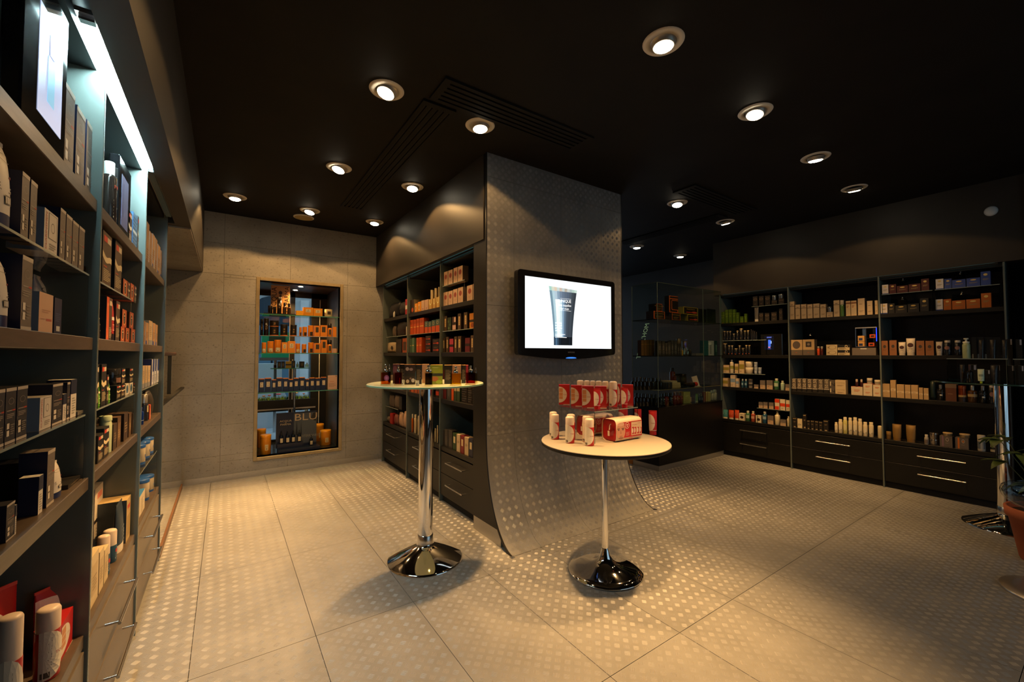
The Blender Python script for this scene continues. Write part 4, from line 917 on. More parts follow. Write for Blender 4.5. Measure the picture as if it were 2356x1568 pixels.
 # middle unit
 'bgn': dict(k='bag', n='toiletry_bag', l='dark navy toiletry bag', g='bag', c='#15161e', lean=0.15),
 'bgb': dict(k='bag', n='shoulder_bag', l='black flap bag', g='bag', c='#17130f', flap='#1c1814'),
 'bgr': dict(k='bag', n='shoulder_bag', l='black and red flap bag', g='bag', c='#2a1612', flap='#1b1613', lean=0.05),
 'rdb': dict(k='box', n=BX, l='narrow red box', g='box', c='#98161c', s='#6a1014', p=[('r', 0.1, 0.35, 0.9, 0.6, '#d8cfc4')]),
 'con': dict(k='bottle', n=BT, l='small white cone bottle', g='bottle', c='#d8d4cc', cap='#d8d4cc', sh=1.2, hb=0.9, nr=0.3),
 'cl1': dict(k='bag', n='clear_pouch', l='clear and cream zip pouch', g='bag', c='#a8967a', p=[('r', 0.5, 0.2, 0.9, 0.85, '#c8a878'), ('e', 0.72, 0.45, 0.1, 0.2, '#2a221c')]),
 'cst': dict(k='bag', n='bag', l='grey brown standing bag', g='bag', c='#5d5046'),
 'dbx': dict(k='box', n=BX, l='very dark box', g='box', c='#1e1814', s='#15110e', p=[('l', 0.2, 0.3, 0.8, 0.6, 4, '#3a2e24')]),
 'obr': dict(k='box', n=BX, l='orange brown box', g='box', c='#8a4018', s='#4a2210', p=[('r', 0.15, 0.15, 0.85, 0.75, '#3a2418')]),
 'pen': dict(k='box', n=BX, l='dark box with orange flame', g='box', c='#2c1c12', s='#7c745c', p=[('e', 0.7, 0.25, 0.2, 0.16, '#c05014')]),
 'yel': dict(k='box', n=BX, l='yellow orange box with label', g='box', c='#e08c10', s='#e8a80c', p=[('r', 0.22, 0.2, 0.6, 0.75, '#dcc8a0'), ('r', 0.3, 0.3, 0.5, 0.6, '#8c5a1c')]),
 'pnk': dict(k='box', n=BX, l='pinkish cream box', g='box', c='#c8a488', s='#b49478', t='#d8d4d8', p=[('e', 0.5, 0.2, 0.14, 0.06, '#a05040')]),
 'gri': dict(k='box', n=BX, l='gold box with cream ribbon', g='box', c='#b88c3c', s='#a07830', p=[('r', 0.15, 0.55, 0.3, 1, '#e0dca0'), ('r', 0.7, 0.55, 0.85, 1, '#e0dca0'), ('r', 0.3, 0.42, 0.7, 0.56, '#e0dca0'), ('r', 0.44, 0.0, 0.56, 0.42, '#d8cc8c')]),
 'cdl': dict(k='tub', n='candle', l='cream candle glass', g='candle', c='#cbb890', cap='#b8a67c', hb=0.96),
 'oge': dict(k='box', n=BX, l='orange box with cream band', g='box', c='#c8500c', s='#a84008', p=[('r', 0.1, 0.46, 0.9, 0.52, '#e0a858'), ('l', 0.2, 0.7, 0.8, 0.9, 4, '#a03c08')]),
 'otl': dict(k='box', n=BX, l='orange box with teal top', g='box', c='#c8500c', s='#3a5050', p=[('r', 0, 0.52, 1, 1, '#42605e'), ('o', 0.5, 0.75, 0.24, 0.14, 0.3, '#b89858')]),
 'gbx': dict(k='box', n=BX, l='tall sage green box', g='box', c='#5a7a60', s='#48644e', p=[('r', 0.1, 0.46, 0.9, 0.52, '#d8b868')]),
 'hbr': dict(k='box', n='brush_box', l='black hairbrush box', g='box', c='#1c1410', s='#140f0c', p=[('r', 0.1, 0.25, 0.9, 0.4, '#b03c14'), ('e', 0.72, 0.33, 0.16, 0.15, '#c8481c'), ('l', 0.2, 0.6, 0.8, 0.85, 2, '#6f5838')]),
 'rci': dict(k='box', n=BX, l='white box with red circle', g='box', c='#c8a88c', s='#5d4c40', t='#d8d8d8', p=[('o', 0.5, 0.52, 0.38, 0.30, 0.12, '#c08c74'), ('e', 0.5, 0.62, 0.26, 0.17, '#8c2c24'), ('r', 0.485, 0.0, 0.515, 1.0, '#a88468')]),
 'apx': dict(k='box', n=BX, l='brown box with cream strip', g='box', c='#4a3826', s='#241a12', p=[('r', 0.3, 0.28, 0.72, 0.82, '#c8aa78'), ('l', 0.45, 0.35, 0.56, 0.75, 3, '#5c4630')]),
 'flg': dict(k='box', n=BX, l='green leaf print box', g='box', c='#223018', s='#141c10', p=[('e', 0.3, 0.7, 0.2, 0.1, '#4c6434'), ('e', 0.7, 0.45, 0.2, 0.1, '#4c6434'), ('e', 0.4, 0.2, 0.2, 0.1, '#5c7440')]),
 'flp': dict(k='box', n=BX, l='brown and pink floral box', g='box', c='#3a2018', s='#1c120e', p=[('r', 0.5, 0.6, 0.95, 0.95, '#c8a898'), ('r', 0.1, 0.05, 0.95, 0.38, '#c09c94'), ('r', 0, 0.45, 1, 0.55, '#18100c')]),
 'flo': dict(k='box', n=BX, l='orange art print box', g='box', c='#c07810', s='#241a10', p=[('r', 0, 0.42, 1, 0.58, '#18120c'), ('e', 0.6, 0.22, 0.3, 0.16, '#8a3c10')]),
 'flk': dict(k='box', n=BX, l='pink box with dark belt', g='box', c='#a83448', s='#4a141c', p=[('r', 0, 0.40, 1, 0.58, '#1c1010')]),
 'flr': dict(k='box', n=BX, l='dark red box with black belt', g='box', c='#5c1418', s='#30090c', p=[('r', 0, 0.42, 1, 0.60, '#18100e')]),
 'bbl': dict(k='box', n=BX, l='blue box with orange base', g='box', c='#2c5478', s='#1c3850', p=[('r', 0, 0, 1, 0.22, '#a85020')]),
 'bor': dict(k='box', n=BX, l='black and bright orange box', g='box', c='#30140c', s='#200e08', p=[('r', 0, 0.1, 1, 0.3, '#c83c0c'), ('r', 0, 0.45, 1, 0.6, '#c83c0c')]),
 'gry': dict(k='box', n=BX, l='dark grey box', g='box', c='#3c3834', s='#282624', p=[('r', 0.35, 0.12, 0.65, 0.6, '#57504a')]),
 'dgn': dict(k='box', n=BX, l='dark green box with label', g='box', c='#24401c', s='#182c14', p=APP[:1]),
 'crm': dict(k='box', n=BX, l='cream white box', g='box', c='#cdb898', s='#b4a080', p=[('l', 0.25, 0.5, 0.75, 0.66, 4, '#96805c')]),
 'wne': dict(k='box', n=BX, l='wine red box with label', g='box', c='#7c1c20', s='#581418', p=APP[:1]),
 'nav': dict(k='box', n=BX, l='navy box with cream label', g='box', c='#1c2040', s='#12162c', p=APP[:1]),
 'wgr': dict(k='box', n=BX, l='cream box with green base', g='box', c='#b8a47c', s='#2c3c20', p=[('r', 0, 0, 1, 0.35, '#2c3c20')]),
 'glb': dict(k='box', n=BX, l='smoky clear box', g='box', c='#2c2622', s='#3c342c', ro=0.15, p=[('l', 0.1, 0.05, 0.9, 0.95, 12, '#37302a')]),
 'vin': dict(k='bottle', n=BT, l='dark green bottle with white cap', g='bottle', c='#101c10', ro=0.15, cap='#d8cbb0', hb=0.78, nr=0.8, cw=1.0),
 'amb': dict(k='bottle', n=BT, l='amber bottle with clear cap', g='bottle', c='#a04c10', ro=0.15, cap='#c0b49c', hb=0.76, nr=0.7, cw=1.0),
 'wht': dict(k='bottle', n=BT, l='cream white bottle', g='bottle', c='#c8b48c', cap='#cbb994', hb=0.82, nr=0.6, p=[('r', 0.45, 0.35, 0.55, 0.7, '#4c3c28')]),
 'rbk': dict(k='box', n='book', l='bright red book', g='book', c='#a01812', s='#801410'),
 'prd': dict(k='bag', n='gift_bag', l='clear pinkish gift bag', g='bag', c='#6c3c34'),
 'pwh': dict(k='bag', n='gift_bag', l='white tissue gift bag', g='bag', c='#a08068'),
}
ST.update({
 # right wall
 'ggn': dict(k='box', n=BX, l='olive green box', g='box', c='#4d6a14', s='#34480e', p=[('r', 0, 0.66, 1, 0.72, '#6f8a20'), ('l', 0.2, 0.45, 0.8, 0.6, 3, '#7a9430'), ('e', 0.5, 0.06, 0.08, 0.03, '#c0381c')]),
 'bxo': dict(k='box', n=BX, l='black box with oval mark', g='box', c='#25211e', s='#161412', p=[('o', 0.5, 0.7, 0.38, 0.13, 0.16, '#8a7460'), ('l', 0.28, 0.66, 0.72, 0.74, 2, '#7a6654'), ('l', 0.3, 0.18, 0.7, 0.28, 2, '#6a5a4a')]),
 'svj': dict(k='jar', n=JR, l='small silver lidded jar', g='jar', c='#8c8880', me=0.7, ro=0.2, cap='#c8c8c4', cme=0.9, cro=0.15),
 'svt': dict(k='tube', n=TB, l='silver grey tube', g='tube', c='#6c6864', me=0.5, cap='#b8b4ac'),
 'bjs': dict(k='bottle', n=BT, l='black bottle with silver lid', g='bottle', c='#1b1a19', ro=0.2, cap='#c0a878', cme=0.6, hb=0.90, nr=0.9, sh=0.1, cw=1.05, p=[('o', 0.5, 0.2, 0.14, 0.08, 0.3, '#7a6a54')]),
 'bjd': dict(k='bottle', n=BT, l='black bottle with orange dot', g='bottle', c='#1b1a19', ro=0.2, cap='#c0a878', cme=0.6, hb=0.90, nr=0.9, sh=0.1, cw=1.05, p=[('e', 0.5, 0.14, 0.14, 0.05, '#b85428')]),
 'slm': dict(k='bottle', n=BT, l='very slim dark glass bottle', g='bottle', c='#2a2826', ro=0.1, cap='#3a3632', hb=0.8, nr=0.5),
 'fig': dict(k='screen', n='digital_frame', l='small black display with blue glowing picture', g='screen', c='#0c1020', em=0.5, scr=(0.18, 0.25, 0.62, 0.92), pic=[(0.30, 0.82, 0.52, 0.88, '#4a62d0'), (0.36, 0.40, 0.48, 0.74, '#3c6cf0'), (0.40, 0.55, 0.52, 0.68, '#9cc8ff'), (0.36, 0.34, 0.46, 0.40, '#c080c0'), (0.34, 0.29, 0.49, 0.31, '#4a62d0')]),
 'bgo': dict(k='box', n=BX, l='cream box with olive band', g='box', c='#c8b08c', s='#a08c6c', p=[('r', 0, 0.34, 1, 0.72, '#8c8034'), ('l', 0.15, 0.12, 0.5, 0.22, 2, '#7c6848')]),
 'bgl': dict(k='box', n=BX, l='cream box with blue band', g='box', c='#c8b49c', s='#a4947c', p=[('r', 0, 0.40, 1, 0.70, '#7c94b0'), ('l', 0.15, 0.12, 0.5, 0.22, 2, '#7c6848')]),
 'bog': dict(k='bottle', n=BT, l='white bottle with olive band', g='bottle', c='#d0c4ac', cap='#d4cab4', hb=0.85, nr=0.4, band=[(0.32, 0.55, '#8c8c3c')]),
 'wjr': dict(k='jar', n=JR, l='white lidded jar', g='jar', c='#cbbda4', cap='#d4c8b0', p=[('l', 0.2, 0.2, 0.8, 0.45, 3, '#8c7c60')]),
 'djr': dict(k='jar', n=JR, l='grey shaded jar', g='jar', c='#7c8490', cap='#8c949c', p=[('r', 0.2, 0.15, 0.8, 0.5, '#a0a8b4')]),
 'tbb': dict(k='bottle', n=BT, l='teal blue bottle', g='bottle', c='#24485c', ro=0.2, cap='#8c9498', hb=0.78, nr=0.5, p=[('r', 0.2, 0.3, 0.8, 0.55, '#7c98a8')]),
 'cjr': dict(k='jar', n=JR, l='clear and dark banded jar', g='jar', c='#8c8478', ro=0.2, cap='#3c3834', band=[(0.25, 0.45, '#2c2824')]),
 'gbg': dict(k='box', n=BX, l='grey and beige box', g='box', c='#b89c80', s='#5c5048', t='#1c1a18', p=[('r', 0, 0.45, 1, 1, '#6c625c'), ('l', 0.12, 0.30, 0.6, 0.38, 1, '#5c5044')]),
 'gnt': dict(k='bottle', n=BT, l='green bottle with pale label', g='bottle', c='#3c6844', ro=0.2, cap='#b8b8a0', hb=0.8, nr=0.45, p=[('r', 0.15, 0.3, 0.85, 0.6, '#a8b89c')]),
 'pgt': dict(k='bottle', n=BT, l='pale mint bottle', g='bottle', c='#a4b8a0', ro=0.25, cap='#b8b8a4', hb=0.8, nr=0.45, p=[('l', 0.3, 0.3, 0.7, 0.55, 3, '#6c7c68')]),
 'rwb': dict(k='box', n=BX, l='white box with orange red blocks', g='box', c='#d4c4ac', s='#b8a890', p=[('r', 0, 0.66, 1, 1, '#d03c14'), ('r', 0, 0, 0.9, 0.32, '#d03c14')]),
 'rwm': dict(k='box', n=BX, l='white box with orange red belt', g='box', c='#d4c4ac', s='#b8a890', p=[('r', 0, 0.34, 1, 0.64, '#d03c14'), ('l', 0.2, 0.12, 0.7, 0.24, 2, '#8c7c64')]),
 'tet': dict(k='tube', n=TB, l='teal tube with white cap', g='tube', c='#3c7c80', cap='#d8ccb0', p=[('l', 0.2, 0.5, 0.8, 0.75, 4, '#a8c8c4')]),
 'ort': dict(k='tube', n=TB, l='orange red tube with white cap', g='tube', c='#b84420', cap='#d8ccb0', p=[('l', 0.2, 0.5, 0.8, 0.75, 4, '#e0b090')]),
 'wci': dict(k='box', n=BX, l='white box with dark circle', g='box', c='#d4c8ac', s='#b4a88c', p=[('e', 0.5, 0.45, 0.30, 0.19, '#2c1814'), ('l', 0.3, 0.8, 0.7, 0.9, 2, '#8c7c60')]),
 'rdt': dict(k='bottle', n=BT, l='salmon red bottle', g='bottle', c='#a04830', ro=0.2, cap='#c0b49c', hb=0.8, nr=0.45, p=[('r', 0.15, 0.3, 0.85, 0.55, '#c89480')]),
 'blt': dict(k='bottle', n=BT, l='steel blue bottle with label', g='bottle', c='#28506c', ro=0.2, cap='#b0b0a8', hb=0.8, nr=0.45, p=[('r', 0.15, 0.35, 0.85, 0.6, '#8ca4b4')]),
 'pmp': dict(k='bottle', n=BT, l='cream white pump bottle', g='bottle', c='#d8cba8', cap='#d8cba8', hb=0.78, nr=0.4, ct='pump', p=[('l', 0.3, 0.25, 0.7, 0.5, 4, '#a08c64')]),
 'wbo': dict(k='bottle', n=BT, l='slim white bottle', g='bottle', c='#d4c8ac', cap='#d4c8ac', hb=0.82, nr=0.5, p=[('l', 0.3, 0.3, 0.7, 0.55, 3, '#8c7c5c')]),
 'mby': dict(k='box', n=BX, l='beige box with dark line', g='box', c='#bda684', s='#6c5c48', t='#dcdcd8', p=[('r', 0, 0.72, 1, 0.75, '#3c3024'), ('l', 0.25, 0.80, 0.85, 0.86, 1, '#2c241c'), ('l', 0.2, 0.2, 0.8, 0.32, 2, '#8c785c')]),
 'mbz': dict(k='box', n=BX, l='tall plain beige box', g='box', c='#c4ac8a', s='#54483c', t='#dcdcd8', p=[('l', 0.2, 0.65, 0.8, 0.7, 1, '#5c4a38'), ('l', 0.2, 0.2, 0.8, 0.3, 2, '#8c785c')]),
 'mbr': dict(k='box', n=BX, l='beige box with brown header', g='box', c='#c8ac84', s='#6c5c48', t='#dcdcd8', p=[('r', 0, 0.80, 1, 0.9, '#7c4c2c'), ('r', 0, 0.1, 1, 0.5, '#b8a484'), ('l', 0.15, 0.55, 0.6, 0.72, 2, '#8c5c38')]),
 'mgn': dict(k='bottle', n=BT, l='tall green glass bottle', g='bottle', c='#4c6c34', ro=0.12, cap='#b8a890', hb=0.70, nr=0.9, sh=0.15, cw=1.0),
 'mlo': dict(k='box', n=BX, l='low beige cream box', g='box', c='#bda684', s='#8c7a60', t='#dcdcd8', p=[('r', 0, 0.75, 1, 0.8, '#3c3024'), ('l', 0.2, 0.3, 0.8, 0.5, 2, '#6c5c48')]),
 'ebx': dict(k='box', n=BX, l='beige emblem box with round seal', g='box', c='#c8a878', s='#5c5044', p=[('r', 0, 0, 1, 0.34, '#6c6054'), ('e', 0.5, 0.66, 0.33, 0.25, '#5c5048'), ('l', 0.4, 0.15, 0.6, 0.22, 1, '#a85c34')]),
 'ebs': dict(k='box', n=BX, l='beige emblem box with square seal', g='box', c='#c8a878', s='#5c5044', p=[('r', 0, 0, 1, 0.34, '#6c6054'), ('r', 0.25, 0.52, 0.75, 0.86, '#3c3430'), ('e', 0.5, 0.69, 0.12, 0.08, '#8c7c6c'), ('l', 0.4, 0.15, 0.6, 0.22, 1, '#a85c34')]),
 'gsb': dict(k='perf', n='soap_block', l='small clear block with grey letters', g='ornament', c='#8c8478'),
 'orb': dict(k='bottle', n=BT, l='orange bottle with clear cap', g='bottle', c='#c84814', ro=0.15, cap='#a09888', hb=0.75, nr=0.85, sh=0.1, cw=1.0),
 'dbo': dict(k='bottle', n=BT, l='dark brown bottle with clear cap', g='bottle', c='#4c1c10', ro=0.15, cap='#a09888', hb=0.75, nr=0.85, sh=0.1, cw=1.0),
 'scr': dict(k='box', n=BX, l='cream box with brown script', g='box', c='#c8b48c', s='#7c6c50', p=[('o', 0.55, 0.5, 0.35, 0.35, 0.1, '#6c4830'), ('l', 0.1, 0.35, 0.3, 0.65, 2, '#7c5838')]),
 'zeb': dict(k='box', n=BX, l='black and cream script box', g='box', c='#c8b48c', s='#2c2820', p=[('r', 0, 0.5, 1, 1, '#1c1a18'), ('o', 0.72, 0.7, 0.12, 0.26, 0.4, '#c8b48c'), ('l', 0.1, 0.15, 0.7, 0.4, 2, '#4c4030')]),
 'scs': dict(k='box', n='metal_case', l='long grey metal case', g='case', c='#7c7064', me=0.3, ro=0.4, p=[('r', 0.36, 0.80, 0.62, 0.95, '#c8c8c4')]),
 'n23': dict(k='box', n=BX, l='grey box numbered twenty to thirty', g='box', c='#5c5248', s='#3c362e', t='#a8a098', p=[('r', 0, 0, 1, 0.10, '#a89c8c'), ('t', 0.5, 0.55, 0.26, '20.30', '#cfc0a4', 1)]),
 'n34': dict(k='box', n=BX, l='grey box numbered thirty to forty', g='box', c='#5c5248', s='#3c362e', t='#a8a098', p=[('r', 0, 0, 1, 0.10, '#a89c8c'), ('t', 0.5, 0.55, 0.26, '30.40', '#cfc0a4', 1)]),
 'n45': dict(k='box', n=BX, l='grey box numbered forty to fifty', g='box', c='#5c5248', s='#3c362e', t='#a8a098', p=[('r', 0, 0, 1, 0.10, '#a89c8c'), ('t', 0.5, 0.55, 0.26, '40.50', '#cfc0a4', 1)]),
 'n56': dict(k='box', n=BX, l='grey box numbered fifty to sixty', g='box', c='#5c5248', s='#3c362e', t='#a8a098', p=[('r', 0, 0, 1, 0.10, '#a89c8c'), ('t', 0.5, 0.55, 0.26, '50.60', '#cfc0a4', 1)]),
 'nbk': dict(k='box', n=BX, l='low black box', g='box', c='#1c1a18', s='#141210', p=[('l', 0.2, 0.3, 0.8, 0.6, 2, '#3c342c')]),
 'nnn': dict(k='box', n=BX, l='grey box with big letter N', g='box', c='#5c5248', s='#3c362e', p=[('r', 0.05, 0.2, 0.3, 0.8, '#d0c0a0'), ('t', 0.62, 0.42, 0.46, 'N', '#16120e')]),
 'hom': dict(k='box', n=BX, l='cream box with pale lettering', g='box', c='#d4bc94', s='#a89474', p=[('t', 0.5, 0.6, 0.20, 'HOMME', '#b09468'), ('l', 0.2, 0.15, 0.8, 0.35, 2, '#a88c64')]),
 'wrt': dict(k='box', n=BX, l='white box with orange lettering', g='box', c='#d8c8ac', s='#b8a488', t='#d05030', p=[('l', 0.25, 0.4, 0.75, 0.72, 3, '#d07c50')]),
 'drp': dict(k='bottle', n='dropper_bottle', l='brown dropper bottle', g='bottle', c='#3c1810', ro=0.15, cap='#c8b098', hb=0.60, nr=0.7, cw=1.0),
 'wjo': dict(k='jar', n=JR, l='white jar with grey band', g='jar', c='#c8b89c', cap='#d8ccb4', hb=0.65, band=[(0.3, 0.55, '#8c8070')]),
 'kkb': dict(k='box', n=BX, l='slim black box with cream mark', g='box', c='#211c18', s='#14110e', p=[('r', 0.1, 0.9, 0.9, 0.94, '#c0a87c'), ('l', 0.25, 0.55, 0.75, 0.66, 2, '#8c785c'), ('e', 0.5, 0.08, 0.25, 0.05, '#b8a07c')]),
 'kkw': dict(k='box', n=BX, l='slim white box with black mark', g='box', c='#d8c8a4', s='#b8a888', t='#1c1814', p=[('t', 0.5, 0.36, 0.18, 'ZK', '#14100c')]),
 'flb': dict(k='bottle', n=BT, l='white floral bottle', g='bottle', c='#d4c4a0', cap='#e0d2b0', hb=0.82, nr=0.78, sh=0.25, cw=1.05, p=[('e', 0.5, 0.4, 0.3, 0.2, '#e0d6bc'), ('l', 0.3, 0.55, 0.7, 0.62, 1, '#a0987c'), ('e', 0.3, 0.2, 0.12, 0.05, '#9c98a0'), ('e', 0.7, 0.25, 0.12, 0.05, '#a8a488')]),
 'fly': dict(k='bottle', n=BT, l='yellow green floral bottle', g='bottle', c='#c4bc70', cap='#e0d2b0', hb=0.82, nr=0.78, sh=0.25, cw=1.05, p=[('e', 0.5, 0.4, 0.3, 0.2, '#d8d09c')]),
 'tal': dict(k='can', n='talc_tin', l='rounded white tin', g='tin', c='#d8caa8', cap='#dccfae', hb=0.82),
 'asw': dict(k='box', n=BX, l='white box with gold oval', g='box', c='#d8d0cc', s='#a89c94', p=[('r', 0, 0, 1, 0.09, '#2c4490')] + EMB),
 'asr': dict(k='box', n=BX, l='dark red box with gold oval', g='box', c='#4c1414', s='#340e0e', p=EMB),
 'ask': dict(k='box', n=BX, l='black box with gold oval', g='box', c='#1f1d1a', s='#141310', p=EMB),
 'asb': dict(k='box', n=BX, l='blue striped box with gold oval', g='box', c='#2c4490', s='#1c2c60', p=[('l', 0, 0, 1, 1, 1, '#2c4490')] + [('r', 0.1 * q, 0, 0.1 * q + 0.03, 1, '#3c569c') for q in range(10)] + EMB),
 'aso': dict(k='box', n=BX, l='orange box with gold oval', g='box', c='#b05a14', s='#7c400e', p=[('r', 0.1 * q, 0, 0.1 * q + 0.03, 1, '#bc681c') for q in range(10)] + EMB),
 'apr': dict(k='perf', n='perfume_bottle', l='clear bottle of dark red liquid', g='bottle', c='#8c2c28'),
 'apb': dict(k='perf', n='perfume_bottle', l='clear bottle of blue liquid', g='bottle', c='#4464b8'),
 'apo': dict(k='perf', n='perfume_bottle', l='clear bottle of orange liquid', g='bottle', c='#d88c44'),
 'apc': dict(k='perf', n='perfume_bottle', l='clear bottle of pale yellow liquid', g='bottle', c='#f0e4a0'),
 'brn': dict(k='box', n=BX, l='brown box with dark disc', g='box', c='#8a5a38', s='#4c3220', p=[('e', 0.5, 0.6, 0.22, 0.11, '#3c3430'), ('l', 0.2, 0.34, 0.8, 0.42, 2, '#6c4428')]),
 'jwt': dict(k='tube', n=TB, l='white tube with dark oval', g='tube', c='#c8bcac', cap='#bcb0a0', p=[('e', 0.5, 0.62, 0.33, 0.13, '#3c1c1c'), ('t', 0.5, 0.40, 0.06, 'TANK', '#3c2c28'), ('l', 0.2, 0.24, 0.8, 0.34, 2, '#8c8074')]),
 'jdj': dict(k='bottle', n=BT, l='dark bottle with white cap', g='bottle', c='#1c1e24', ro=0.2, cap='#c8bcac', hb=0.84, nr=0.7, sh=0.15, cw=1.05, p=[('e', 0.5, 0.5, 0.25, 0.12, '#8c6458'), ('l', 0.2, 0.22, 0.8, 0.34, 2, '#6c6460')]),
 'lbx': dict(k='box', n=BX, l='sand box with pale belt', g='box', c='#b8986c', s='#8c7048', p=[('r', 0, 0.38, 1, 0.52, '#d4bc94'), ('l', 0.2, 0.42, 0.8, 0.48, 1, '#8c7450')]),
 'dgg': dict(k='bag', n='gift_bag', l='dark green gift bag', g='bag', c='#142420'),
 'dkt': dict(k='bottle', n=BT, l='black bottle with steel cap', g='bottle', c='#181614', ro=0.12, cap='#8c8884', cme=0.8, hb=0.74, nr=0.4, sh=0.3, p=[('e', 0.6, 0.35, 0.16, 0.05, '#c8c4bc'), ('r', 0.05, 0.5, 0.95, 0.56, '#34302c')]),
 'lid': dict(k='box', n='gift_box', l='brown lidded gift box', g='box', c='#5c3420', s='#3c2214', lid=(0.22, '#6c5848'), p=[('l', 0.2, 0.42, 0.8, 0.46, 1, '#a08468')]),
 'cop': dict(k='jar', n=JR, l='copper jar with belt label', g='jar', c='#8c3c18', me=0.6, ro=0.25, cap='#8c4420', cme=0.6, hb=0.8, band=[(0.0, 0.3, '#2c1c16'), (0.3, 0.42, '#a88c5c')]),
 'amr': dict(k='bottle', n=BT, l='amber glass bottle with belt label', g='bottle', c='#4c3014', ro=0.1, cap='#a8a49c', cme=0.8, hb=0.72, nr=0.35, sh=0.4, band=[(0.34, 0.5, '#a88c5c')]),
 'gdt': dict(k='tube', n='goblet_tube', l='gold brown upturned tube', g='tube', c='#8c6c38', me=0.3, cap='#7c5c2c'),
 'gdj': dict(k='jar', n=JR, l='small gold brown jar', g='jar', c='#7c5c2c', me=0.3, cap='#8c6c38'),
 'wsm': dict(k='bottle', n=BT, l='small white bottle', g='bottle', c='#a8a094', cap='#c8c0b0', hb=0.75, nr=0.6, p=[('r', 0.2, 0.1, 0.8, 0.5, '#6c6058')]),
 'tin': dict(k='jar', n='tin', l='shiny silver tin', g='tin', c='#a89c90', me=0.9, ro=0.15, cap='#b0a498', cme=0.9, cro=0.15, hb=0.8),
 'gpk': dict(k='box', n=BX, l='grey box with mauve stripe', g='box', c='#5c524c', s='#342e2a', p=[('r', 0.18, 0, 0.32, 1, '#7c5c6c'), ('o', 0.6, 0.7, 0.12, 0.17, 0.2, '#c8b8a4'), ('l', 0.45, 0.35, 0.78, 0.42, 1, '#8c8074')]),
 'gor': dict(k='box', n=BX, l='grey box with orange stripe', g='box', c='#5c524c', s='#342e2a', p=[('r', 0.18, 0, 0.32, 1, '#c06814'), ('o', 0.6, 0.7, 0.12, 0.17, 0.2, '#c8b8a4'), ('e', 0.6, 0.68, 0.06, 0.08, '#c06814'), ('l', 0.45, 0.35, 0.78, 0.42, 1, '#8c8074')]),
 'dsh': dict(k='jar', n='glass_dish', l='clear glass dish with gold bits', g='dish', c='#9c8868', ro=0.1, cap='#b89c70', hb=0.7, me=0.6),
 'ptj': dict(k='jar', n=JR, l='white ceramic pot with label', g='jar', c='#b8ac9c', cap='#c4b8a8', hb=0.75, p=[('r', 0.1, 0.15, 0.9, 0.6, '#5c6470'), ('r', 0.45, 0.15, 0.7, 0.6, '#b8b4ac')]),
 'btn': dict(k='jar', n='tin', l='black and pale stacked tin', g='tin', c='#181614', cap='#1c1a18', hb=0.9, band=[(0.2, 0.75, '#a89c84')]),
 # niche window
 'pan': dict(k='box', n='brand_panel', l='upright cream panel with black capitals', g='sign', c='#e0a868', s='#c0641c', p=[('t', 0.16, 0.55, 0.15, 'ACQUA', '#2a1c10', 1), ('t', 0.84, 0.55, 0.13, 'DI PARMA', '#2a1c10', 1), ('e', 0.5, 0.76, 0.10, 0.06, '#3a2412'), ('r', 0.44, 0.62, 0.56, 0.69, '#3a2412')]),
 'ptr': dict(k='box', n='display_tray', l='black display tray', g='tray', c='#181412'),
 'bkc': dict(k='bottle', n=BT, l='tall black cylinder bottle', g='bottle', c='#1c1410', ro=0.2, cap='#2c2018', hb=0.8, nr=0.85, sh=0.05, cw=1.12, p=[('l', 0.35, 0.35, 0.65, 0.55, 4, '#8c6834')]),
 'bks': dict(k='bottle', n=BT, l='small amber bottle with black cap', g='bottle', c='#5c3818', ro=0.15, cap='#181210', hb=0.66, nr=0.5, p=[('r', 0.2, 0.12, 0.8, 0.5, '#2c1c10')]),
 'bkj': dict(k='jar', n=JR, l='low black jar', g='jar', c='#1c1612', ro=0.25, cap='#241c16'),
 'hatb': dict(k='tub', n='round_box', l='round black box with orange edge', g='box', c='#1f1812', cap='#241c14', hb=0.9, band=[(0.0, 0.07, '#d8741c')], p=[('e', 0.5, 0.58, 0.08, 0.05, '#a87c3c'), ('l', 0.42, 0.28, 0.58, 0.46, 3, '#a87c3c')]),
 'yla': dict(k='box', n=BX, l='bright yellow gift box with label', g='box', c='#e0900c', s='#e8a010', p=APP),
 'yls': dict(k='box', n=BX, l='bright yellow plain box', g='box', c='#f0a81c', s='#e8a010'),
 'wcd': dict(k='tub', n='candle', l='white candle glass with dark label', g='candle', c='#e0cfa0', cap='#ecdcb0', hb=0.95, p=[('r', 0.35, 0.3, 0.68, 0.72, '#3a2c1c')]),
 'ord': dict(k='box', n=BX, l='orange box with dark window', g='box', c='#e68a1a', s='#cc7414', p=[('r', 0.22, 0.38, 0.76, 0.86, '#3c3428')]),
 'orl': dict(k='tub', n='round_box', l='orange cylinder box with dark label', g='box', c='#e6881a', cap='#e6881a', hb=0.92, p=[('r', 0.35, 0.06, 0.75, 0.42, '#2c2420')]),
 'orw': dict(k='tub', n='round_box', l='orange cylinder box with cream label', g='box', c='#e6881a', cap='#e6881a', hb=0.92, p=APL),
 'orq': dict(k='box', n=BX, l='orange box with cream label', g='box', c='#ec9420', s='#d27c14', p=APP),
 'oby': dict(k='bottle', n=BT, l='orange bottle with black cap', g='bottle', c='#d8801a', ro=0.2, cap='#181210', hb=0.66, nr=0.9, sh=0.06, cw=1.05, p=[('r', 0.3, 0.16, 0.7, 0.55, '#4c4438')]),
 'opl': dict(k='box', n=BX, l='plain orange box', g='box', c='#e68a1a', s='#c46e12'),
 'pcb': dict(k='box', n='folded_card', l='pale pink folded card', g='card', c='#d8a888', s='#b88c70'),
